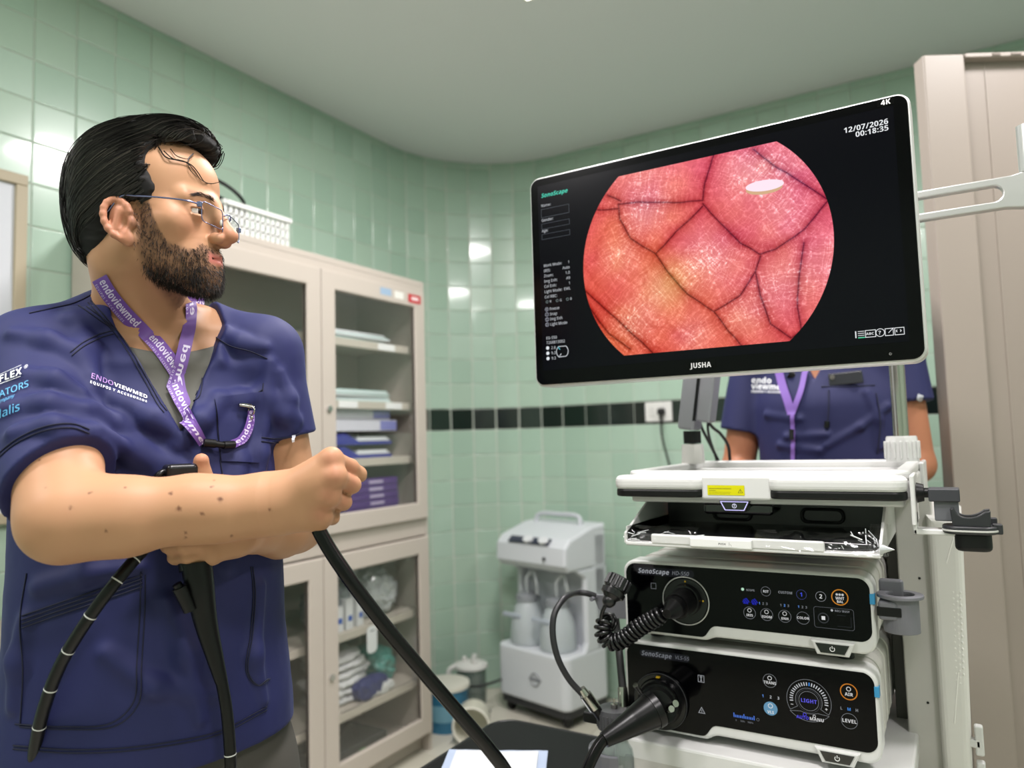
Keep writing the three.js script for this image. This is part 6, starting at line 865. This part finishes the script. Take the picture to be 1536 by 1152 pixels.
// lanyard
{
  const fAll = (x, y, z) => Math.min(shirtF(x, y, z), manHead(x, y, z), skinFn(x, y, z)); function skinFn(x, y, z) { return bodyCloth(x, y, z) + 0.0085; }
  const lt = canvasTex(1024, 96, (c) => { c.fillStyle = '#6f4a9c'; c.fillRect(0, 0, 1024, 96); c.fillStyle = '#d9d2e6'; c.textBaseline = 'middle'; c.font = 'bold 62px sans-serif'; c.fillText('endoviewmed', 20, 38); c.fillText('endoviewmed', 560, 38); c.font = '20px sans-serif'; c.fillText('E Q U I P O S   Y   A C C E S O R I O S', 30, 82); c.fillText('E Q U I P O S   Y   A C C E S O R I O S', 570, 82); });
  const lm = new THREE.MeshStandardMaterial({ map: lt, roughness: 0.55, side: THREE.DoubleSide }), lan = thing('lanyard', 'purple printed lanyard round the neck of the bearded man', 'lanyard', arr(tl(0, 1.3, 0.13)));
  const ribbon = (name, l, hw, off, u0, u1) => { const c = frameOf(l.map(([x, y]) => V(x, y, 0))), n = 40, P = [], U = [], I = []; for (let i = 0; i <= n; i++) { const t = i / n, p = c.getPointAt(t), d = c.getTangentAt(t), w = typeof hw === 'function' ? hw(t) : hw; for (const s of [1, -1]) { const x = p.x - d.y * w * s, y = p.y + d.x * w * s, h = hit(x, y, fAll), q = h ? h.addScaledVector(gradOf(fAll, h, 0.006), off) : at(x, y, 0.97); P.push(q.x, q.y, q.z); U.push(u0 + (u1 - u0) * t, s > 0 ? 0.02 : 0.98); } } for (let i = 0; i < n; i++) { const a = i * 2; I.push(a, a + 1, a + 2, a + 1, a + 3, a + 2); } const g = new THREE.BufferGeometry(); g.setAttribute('position', new THREE.Float32BufferAttribute(P, 3)); g.setAttribute('uv', new THREE.Float32BufferAttribute(U, 2)); g.setIndex(I); g.computeVertexNormals(); return ow(name, g, lm, lan); };
  ribbon('strap', [[152, 416], [166, 440], [186, 466], [212, 494], [236, 520], [256, 546], [268, 566]], 11.5, 0.0035, 0.0, 0.9);
  ribbon('strap', [[284, 455], [284, 480], [279, 510], [272, 540], [264, 566], [258, 585]], 10, 0.0045, 0.6, 0.25);
  ribbon('strap', [[266, 566], [270, 590], [280, 615], [290, 640], [299, 662]], 8, 0.006, 0.55, 0.7);
  ribbon('strap', [[258, 580], [268, 603], [280, 625], [290, 648], [300, 666]], (t) => 11 - 4 * t, 0.0085, 0.05, 0.42);
  ribbon('strap', [[344, 668], [356, 662], [366, 648], [372, 630], [374, 614]], 7, 0.0075, 0.0, 0.25);
  { // the band round the back of the neck
    const h0 = hit(152, 416, fAll), h1 = hit(284, 455, fAll), c = frameOf([h0, tl(-0.075, 1.475, -0.03), tl(-0.05, 1.485, -0.085), tl(0, 1.487, -0.108), tl(0.05, 1.485, -0.085), tl(0.075, 1.475, -0.03), h1]), P = [], U = [], I = [], n = 40;
    for (let i = 0; i <= n; i++) { const p = c.getPointAt(i / n), k = Math.sin(i / n * Math.PI); for (const s of [1, -1]) { P.push(p.x, p.y + s * 0.0105 * (0.55 + 0.45 * k), p.z); U.push(0.9 * i / n, s > 0 ? 0.98 : 0.02); } }
    for (let i = 0; i < n; i++) { const a = i * 2; I.push(a, a + 1, a + 2, a + 1, a + 3, a + 2); } const g = new THREE.BufferGeometry(); g.setAttribute('position', new THREE.Float32BufferAttribute(P, 3)); g.setAttribute('uv', new THREE.Float32BufferAttribute(U, 2)); g.setIndex(I); g.computeVertexNormals(); ow('strap', g, lm, lan);
  }
  const bp = (x, y, o) => { const h = hit(x, y, fAll); return h.addScaledVector(gradOf(fAll, h, 0.006), o); };
  ow('buckle', [rodG(bp(300, 664, 0.008), bp(318, 667, 0.009), 0.006, 8), rodG(bp(316, 667, 0.009), bp(332, 669, 0.009), 0.0045, 8), rodG(bp(330, 669, 0.009), bp(346, 668, 0.008), 0.0055, 8)], blackM, lan);
  ow('rivet', new THREE.SphereGeometry(0.0028, 10, 8).translate(...bp(371, 628, 0.0085).toArray()), steelM, lan);
  ow('clip', [rodG(bp(356, 606, 0.007), bp(374, 608, 0.008), 0.0025, 8), new THREE.TorusGeometry(0.006, 0.0015, 6, 16).translate(...bp(371, 613, 0.008).toArray())], steelM, lan);
}
// eyeglasses
{
  const g = thing('eyeglasses', 'thin metal-rimmed glasses worn by the bearded man', 'glasses', arr(V(0, 0, 0.09).applyMatrix4(HM)));
  const put = (name, geos, m) => { const a = list(geos).map((q) => q.applyMatrix4(HM)); return ow(name, a, m, g); };
  const gm = mat(0x7d83a8, 0.25, 0.9), lensM = new THREE.MeshPhysicalMaterial({ color: 0xffffff, roughness: 0.02, transmission: 1, thickness: 0, ior: 1.5 });
  for (const s of [-1, 1]) {
    const pts = rrect(0.047, 0.027, 0.006).getPoints(6).map((p) => { const x = p.x, y = p.y; return V(s * (0.034 + x), -0.0165 + y, 0.1025 - 0.9 * (x + 0.0) ** 1 * 0.16 - x * x * 3); });
    put('rim', tube([...pts, pts[0]], 0.0007, 90, 6), gm);
    const sh = rrect(0.0455, 0.0255, 0.005), lg = new THREE.ShapeGeometry(sh, 6), p = lg.attributes.position; for (let i = 0; i < p.count; i++) { const x = p.getX(i), y = p.getY(i); p.setXYZ(i, s * (0.034 + x), -0.0165 + y, 0.1025 - 0.144 * x - x * x * 3); } lg.computeVertexNormals(); put('lens', lg, lensM);
    put('hinge', [box(0.005, 0.007, 0.006, s * 0.0605, -0.009, 0.096, 0.001)], gm);
    put('temple', tube([V(s * 0.061, -0.009, 0.096), V(s * 0.07, -0.007, 0.085), V(s * 0.0745, -0.003, 0.055), V(s * 0.0765, 0.0, 0.02), V(s * 0.079, 0.0, 0.003), V(s * 0.079, -0.02, -0.016)], 0.0012, 50, 6), gm);
    put('nose_pad', ell2(s * 0.0105, -0.019, 0.102), mat(0xd8d0c8, 0.2));
  }
  put('bridge', tube([V(-0.0105, -0.01, 0.106), V(-0.004, -0.0065, 0.1085), V(0.004, -0.0065, 0.1085), V(0.0105, -0.01, 0.106)], 0.0009, 20, 6), gm);
  function ell2(x, y, z) { return new THREE.SphereGeometry(0.003, 10, 8).scale(0.6, 1.5, 0.7).translate(x, y, z); }
}
// ---------- endoscope ----------
{
  const e = thing('endoscope', 'black flexible endoscope held by the bearded man and plugged into the lower unit', 'endoscope', arr(at(285, 780, 0.935)));
  const em = phys(0x09090a, 0.35, { specularIntensity: 0.6 }), em2 = phys(0x141416, 0.3, { specularIntensity: 0.7 });
  const C0 = at(268, 705, 0.945), C1 = at(292, 850, 0.915), ax = C1.clone().sub(C0);
  const along = (t) => C0.clone().addScaledVector(ax, t);
  ow('control_body', [rodG(along(-0.02), along(0.35), 0.0195, 24, 0.0215), rodG(along(0.35), along(0.75), 0.0215, 24, 0.0185), rodG(along(0.75), along(1.02), 0.0185, 24, 0.0185), box(0.038, 0.026, 0.034, 0, 0, 0, 0.006, 3).applyQuaternion(new THREE.Quaternion().setFromRotationMatrix(TM)).translate(...at(270, 711, 0.94).toArray())], em2, e);
  ow('angulation_lever', [tube([at(256, 712, 0.93), at(246, 708, 0.925), at(239, 712, 0.92), at(233, 719, 0.92)], 0.0045, 20, 8), rodG(at(252, 705, 0.935), at(252, 722, 0.935), 0.006, 14)], em2, e);
  ow('valve_button', [rodG(at(286, 703, 0.94), at(291, 702, 0.938), 0.006, 14), rodG(at(283, 714, 0.935), at(289, 717, 0.933), 0.005, 14)], phys(0x223a78, 0.3), e);
  const bp = [at(294, 842, 0.912), at(300, 880, 0.912), at(308, 930, 0.915), at(322, 985, 0.918), at(332, 1022, 0.92)];
  ow('boot', tube(bp, (t) => (t < 0.1 ? 0.0178 : t < 0.45 ? 0.0178 - 0.0035 * (t - 0.1) / 0.35 : 0.0143 - 0.0066 * (t - 0.45) / 0.55), 50, 20), em, e);
  ow('side_channel', [rodG(at(286, 915, 0.9), at(270, 880, 0.895), 0.0085, 14, 0.0095), rodG(at(270, 884, 0.894), at(265, 876, 0.892), 0.0055, 12)], em, e);
  const wt = canvasTex(128, 128, (c) => { c.fillStyle = '#1a1a1c'; c.fillRect(0, 0, 128, 128); c.fillStyle = '#b9a63a'; c.font = 'bold 26px sans-serif'; c.save(); c.translate(90, 120); c.rotate(-Math.PI / 2); c.fillText('EG-550', 0, 0); c.fillStyle = '#d8d8d8'; c.fillText('2.8', 0, -34); c.restore(); });
  { const a = at(276, 886, 0.8835), g = new THREE.PlaneGeometry(0.013, 0.018); g.applyQuaternion(camera.quaternion).rotateY(0).translate(a.x, a.y, a.z); }
  const it = [at(332, 1020, 0.92), at(339, 1060, 0.92), at(344, 1110, 0.92), at(346, 1160, 0.92), at(340, 1260, 0.93), at(290, 1370, 0.95), at(200, 1420, 0.94), at(110, 1380, 0.92), at(62, 1270, 0.9), at(50, 1160, 0.885), at(57, 1100, 0.872), at(70, 1050, 0.865), at(92, 995, 0.86), at(130, 932, 0.855), at(168, 880, 0.862), at(205, 836, 0.885), at(235, 805, 0.91), at(270, 782, 0.905), at(285, 790, 0.918)];
  const itube = ow('insertion_tube', tube(it, 0.0073, 240, 14), em, e), ic = frameOf(it), ringM = mat(0xd8d8d6, 0.5);
  const markAt = [[176, 872], [133, 922], [99, 974], [72, 1031], [57, 1090], [343, 1132], [200, 838]];
  for (const [mx, my] of markAt) { let best = 0, bd = 1e9; for (let i = 0; i <= 600; i++) { const p = ic.getPointAt(i / 600), v = p.clone().project(camera), px = (v.x * 0.5 + 0.5) * 1536, py = (0.5 - v.y * 0.5) * 1152, d = Math.hypot(px - mx, py - my); if (d < bd) { bd = d; best = i / 600; } } const p = ic.getPointAt(best), d = ic.getTangentAt(best); obj('depth_mark', rodG(p.clone().addScaledVector(d, -0.0007), p.clone().addScaledVector(d, 0.0007), 0.00745, 20), ringM, itube); }
  const uc = [at(300, 775, 0.935), at(350, 778, 0.95), at(410, 772, 0.945), at(448, 762, 0.925), at(468, 765, 0.9), at(474, 785, 0.893), at(492, 820, 0.89), at(530, 876, 0.89), at(580, 942, 0.9), at(635, 1008, 0.915), at(690, 1072, 0.935), at(735, 1125, 0.955), at(760, 1160, 0.97), at(800, 1250, 1.0), at(840, 1280, 1.05), at(862, 1210, 1.09), at(880, 1155, 1.1), at(902, 1113, 1.115), at(915, 1101, 1.12)];
  ow('universal_cord', tube(uc, 0.009, 260, 14), phys(0x060607, 0.25, { specularIntensity: 0.6 }), e);
  const k0 = V(-0.447, 0.807, -1.184), k1 = at(985, 1062, 1.15), k2 = at(950, 1083, 1.135), k3 = at(906, 1110, 1.115);
  ow('scope_connector', [rodG(k0, k0.clone().lerp(k1, 0.35), 0.034, 32, 0.031), rodG(k0.clone().lerp(k1, 0.3), k1, 0.0275, 32, 0.026), rodG(k1, k1.clone().lerp(k2, 0.25), 0.0285, 32, 0.028), rodG(k1.clone().lerp(k2, 0.25), k2, 0.0265, 32, 0.0205), rodG(k2, k3, 0.0205, 32, 0.0115)], phys(0x060607, 0.3, { specularIntensity: 0.6 }), e);
  const pin = (a, b, r) => ow('metal_port', [rodG(a, b, r, 16), rodG(b, b.clone().addScaledVector(b.clone().sub(a).normalize(), 0.004), r * 1.35, 16)], steelM, e);
  pin(at(962, 1040, 1.16), at(955, 1030, 1.155), 0.0035); pin(at(1002, 1061, 1.14), at(1012, 1056, 1.12), 0.0038); pin(at(998, 1068, 1.135), at(1006, 1064, 1.115), 0.0036);
}
// ---------- the colleague behind the cart ----------
{
  const P2 = thing('person', 'colleague in navy scrubs standing behind the white cart and monitor', 'person', [0, 0, 0]);
  const O = V(-0.275, 0, -2.02), F = V(-0.12, 0, 1), M = basis(O, F), t2 = (x, y, z) => V(x, y, z).applyMatrix4(M);
  const HM2 = basis(t2(0, 1.655, 0.03), V(-0.1, -0.12, 1));
  const tor = inM(torsoField([[0.6, 0.17, 0.125, 0], [0.9, 0.175, 0.13, 0], [1.1, 0.175, 0.13, 0], [1.3, 0.178, 0.13, 0], [1.42, 0.165, 0.11, -0.01], [1.49, 0.11, 0.08, -0.02], [1.53, 0.065, 0.06, -0.02]]), M);
  const sR = t2(-0.185, 1.44, -0.01), eR = t2(-0.235, 1.15, 0.02), wR = t2(-0.12, 1.08, 0.22), sL = t2(0.158, 1.44, -0.01), eL = t2(0.19, 1.16, 0.0), wL = t2(0.12, 1.09, 0.2);
  const sc = (s, e, t, r0, r1) => { const a = e.clone().sub(s).normalize(), c = dotN(lerpV(s, e, t), a), k = cap(s, lerpV(s, e, t + 0.2), r0, r1); return (x, y, z) => smax(k(x, y, z), c(x, y, z), 0.004); };
  const slR = sc(sR, eR, 0.66, 0.06, 0.064), slL = sc(sL, eL, 0.48, 0.062, 0.066), shr = cap(t2(-0.06, 1.49, -0.02), sR, 0.045, 0.055), shl = cap(t2(0.06, 1.49, -0.02), sL, 0.045, 0.055);
  const cl = (x, y, z) => smin(smin(tor(x, y, z), shr(x, y, z), 0.05), shl(x, y, z), 0.05), nk = cap(t2(0, 1.48, -0.02), V(0, -0.06, -0.03).applyMatrix4(HM2), 0.06, 0.055);
  const e2 = M.clone().invert().elements, V2 = (x, y, z) => { const lx = e2[0] * x + e2[8] * z + e2[12], lz = e2[2] * x + e2[10] * z + e2[14]; return Math.max(Math.abs(lx) - Math.min(0.07, (y - 1.37) * 0.5), -lz); };
  const folds = [[[1105, 600], [1150, 622], [1200, 628]], [[1130, 640], [1180, 655], [1240, 652]], [[1330, 610], [1290, 640], [1240, 668]], [[1110, 670], [1170, 668], [1230, 676]], [[1300, 590], [1318, 630], [1322, 670]]].flatMap((l) => { const p = l.map(([x, y]) => hit(x, y, cl)).filter(Boolean), o = []; for (let i = 0; i + 1 < p.length; i++) o.push(cap(p[i], p[i + 1], 0.0055, 0.0055)); return o; });
  const sf = (x, y, z) => { let d = smin(smin(cl(x, y, z), slR(x, y, z), 0.025), slL(x, y, z), 0.025); if (d < 0.05) for (const f of folds) d = smin(d, f(x, y, z), 0.014); d += 0.005 * (fbm(x * 10, y * 8, z * 10, 2) - 0.38); d = smax(d, -V2(x, y, z), 0.004); return smax(d, 0.9 - y, 0.004); };
  const arm = (s, e, w) => { const l = [cap(s, e, 0.05, 0.042), cap(e, w, 0.043, 0.03), cap(w, w.clone().add(V(0.0, -0.02, 0.07)), 0.03, 0.022)]; for (let i = 0; i < 4; i++) { const a = w.clone().add(V(-0.025 + 0.017 * i, -0.022, 0.07)); l.push(cap(a, a.clone().add(V(0, -0.02, 0.05)), 0.009, 0.008)); } l.push(cap(w.clone().add(V(0.03, -0.01, 0.03)), w.clone().add(V(0.05, -0.02, 0.07)), 0.011, 0.009)); return blend(l, 0.012); };
  const aRf = arm(sR, eR, wR), aLf = arm(sL, eL, wL), SK2 = skinC(160, 108, 80), col = (x, y, z) => mixC(SK2, SKR, 0.25 * fbm(x * 50, y * 50, z * 50, 3));
  const hw = inM(headF, HM2), hf = (x, y, z) => smin(hw(x, y, z), nk(x, y, z), 0.03), legs = blend([cap(t2(-0.09, 0.86, 0), t2(-0.1, 0.06, 0), 0.07, 0.04), cap(t2(0.09, 0.86, 0), t2(0.1, 0.06, 0), 0.07, 0.04), (x, y, z) => Math.max(cl(x, y, z) + 0.014, 0.8 - y)], 0.03);
  const m = new THREE.Mesh(mergeGeometries([polygonise(aRf, [-0.66, 0.98, -2.16], [-0.28, 1.5, -1.62], 0.005, col), polygonise(aLf, [-0.26, 0.98, -2.16], [0.12, 1.5, -1.62], 0.005, col), polygonise(hf, [-0.4, 1.5, -2.16], [-0.16, 1.82, -1.84], 0.005, col), polygonise(legs, [-0.56, 0.03, -2.2], [0.02, 1.56, -1.84], 0.014, col)]), skinM); m.name = 'body'; m.castShadow = m.receiveShadow = true; P2.add(m);
  buildHair(P2, HM2, 8, 200); buildEyes(P2, HM2);
  const top = obj('scrub_top', polygonise(sf, [-0.62, 0.89, -2.24], [0.1, 1.58, -1.82], 0.006), clothM(0x141848), P2);
  const pw = blend([cap(t2(-0.09, 0.8, 0), t2(-0.1, 0.06, 0), 0.095, 0.065), cap(t2(0.09, 0.8, 0), t2(0.1, 0.06, 0), 0.095, 0.065), ell(arr(t2(0, 0.92, 0)), [0.165, 0.12, 0.12])], 0.04); obj('trousers', polygonise((x, y, z) => smax(pw(x, y, z), 0.03 - y, 0.004), [-0.56, 0.02, -2.22], [0.02, 1.06, -1.84], 0.012), mat(0x1a1e48, 0.8), P2);
  for (const s of [-1, 1]) { const a = t2(s * 0.1, 0.045, -0.05), b = t2(s * 0.11, 0.035, 0.12); obj('shoe', polygonise((x, y, z) => smax(smin(cap(a, b, 0.05, 0.042)(x, y, z), cap(a, a.clone().add(V(0, 0.06, 0)), 0.045, 0.042)(x, y, z), 0.03), 0.001 - y, 0.004), [-0.5, -0.005, -2.2], [-0.02, 0.16, -1.8], 0.012), mat(0x2a2a2c, 0.6), P2); }
  const lt = canvasTex(512, 256, (c) => { c.textBaseline = 'middle'; c.fillStyle = '#e4e6ea'; c.font = 'bold 120px sans-serif'; c.fillText('endo', 10, 60); c.fillText('viewmed', 10, 150, 490); c.font = 'bold 44px sans-serif'; c.fillText('EQUIPOS Y ACCESORIOS', 10, 226, 490); });
  patch('embroidered_logo', [[1126, 564], [1182, 566], [1180, 592], [1126, 590]], threadM(lt), 0.002, 10, 6, top, sf);
  patch('sleeve_mark', [[1376, 591], [1384, 594], [1382, 602], [1374, 599]], mat(0xb9bcc4, 0.5), 0.003, 2, 2, top, sf);
  const o = []; for (const l of [[[1243, 585], [1243, 610], [1241, 640]], [[1232, 580], [1275, 580], [1312, 578]], [[1314, 590], [1320, 630], [1316, 680]]]) { const p = l.map(([x, y]) => onShirt(x, y, 0.001, sf)).filter(Boolean); if (p.length > 2) o.push(tube(p, 0.0016, 30, 5)); } const st = obj('stitching', o, seamM, top); st.userData.kind = 'stuff';
  obj('zip_pull', rodG(onShirt(1241, 632, 0.004, sf), onShirt(1240, 642, 0.004, sf), 0.006, 8), blackM, top);
  const ph = thing('phone', 'dark phone sticking out of the colleague\'s chest pocket', 'phone', [0, 0, 0]); const pc = onShirt(1268, 569, 0.006, sf); ph.position.copy(pc); obj('phone_body', box(0.075, 0.03, 0.009, 0, 0, 0, 0.003, 2).rotateZ(0.05), mat(0x2a2c30, 0.3), ph); obj('camera_lens', cyl(0.006, 0.006, 0.004, 0, 0, 0, 14).rotateX(Math.PI / 2).translate(-0.028, 0.004, 0.006), steelM, ph);
  // lanyard and the scope lead hanging round the neck
  const ln = thing('lanyard', 'violet lanyard on the colleague behind the cart', 'lanyard', arr(t2(0, 1.3, 0.13))), vm = mat(0x7a5aa8, 0.6, 0, { side: THREE.DoubleSide });
  const rib = (l, w) => { const P = [], I = [], c = frameOf(l.map(([x, y]) => V(x, y, 0))), n = 24; for (let i = 0; i <= n; i++) { const p = c.getPointAt(i / n), d = c.getTangentAt(i / n); for (const s of [1, -1]) { const q = onShirt(p.x - d.y * w * s, p.y + d.x * w * s, 0.006, sf) || at(p.x, p.y, 1.85); P.push(q.x, q.y, q.z); } } for (let i = 0; i < n; i++) { const a = i * 2; I.push(a, a + 1, a + 2, a + 1, a + 3, a + 2); } const g = new THREE.BufferGeometry(); g.setAttribute('position', new THREE.Float32BufferAttribute(P, 3)); g.setIndex(I); g.computeVertexNormals(); return ow('strap', g, vm, ln); };
  rib([[1170, 556], [1176, 580], [1184, 604], [1189, 622]], 6); rib([[1209, 556], [1203, 585], [1194, 610], [1190, 622]], 4); rib([[1190, 620], [1191, 650], [1191, 690]], 3);
  ow('clip', rodG(onShirt(1190, 645, 0.008, sf), onShirt(1190, 658, 0.008, sf), 0.006, 8), blackM, ln);
  const lead = thing('earpiece_lead', 'black microphone lead looping over the colleague\'s chest', 'cable', arr(onShirt(1210, 575, 0.02, sf)));
  ow('lead', tube([at(1234, 548, 1.84), at(1234, 565, 1.83), at(1226, 578, 1.82), at(1212, 581, 1.82), at(1198, 572, 1.83)], 0.004, 40, 8), rubberM, lead); ow('microphone', [rodG(at(1184, 560, 1.84), at(1216, 578, 1.82), 0.012, 14, 0.005)], blackM, lead);
}
renderer.render(scene, camera);
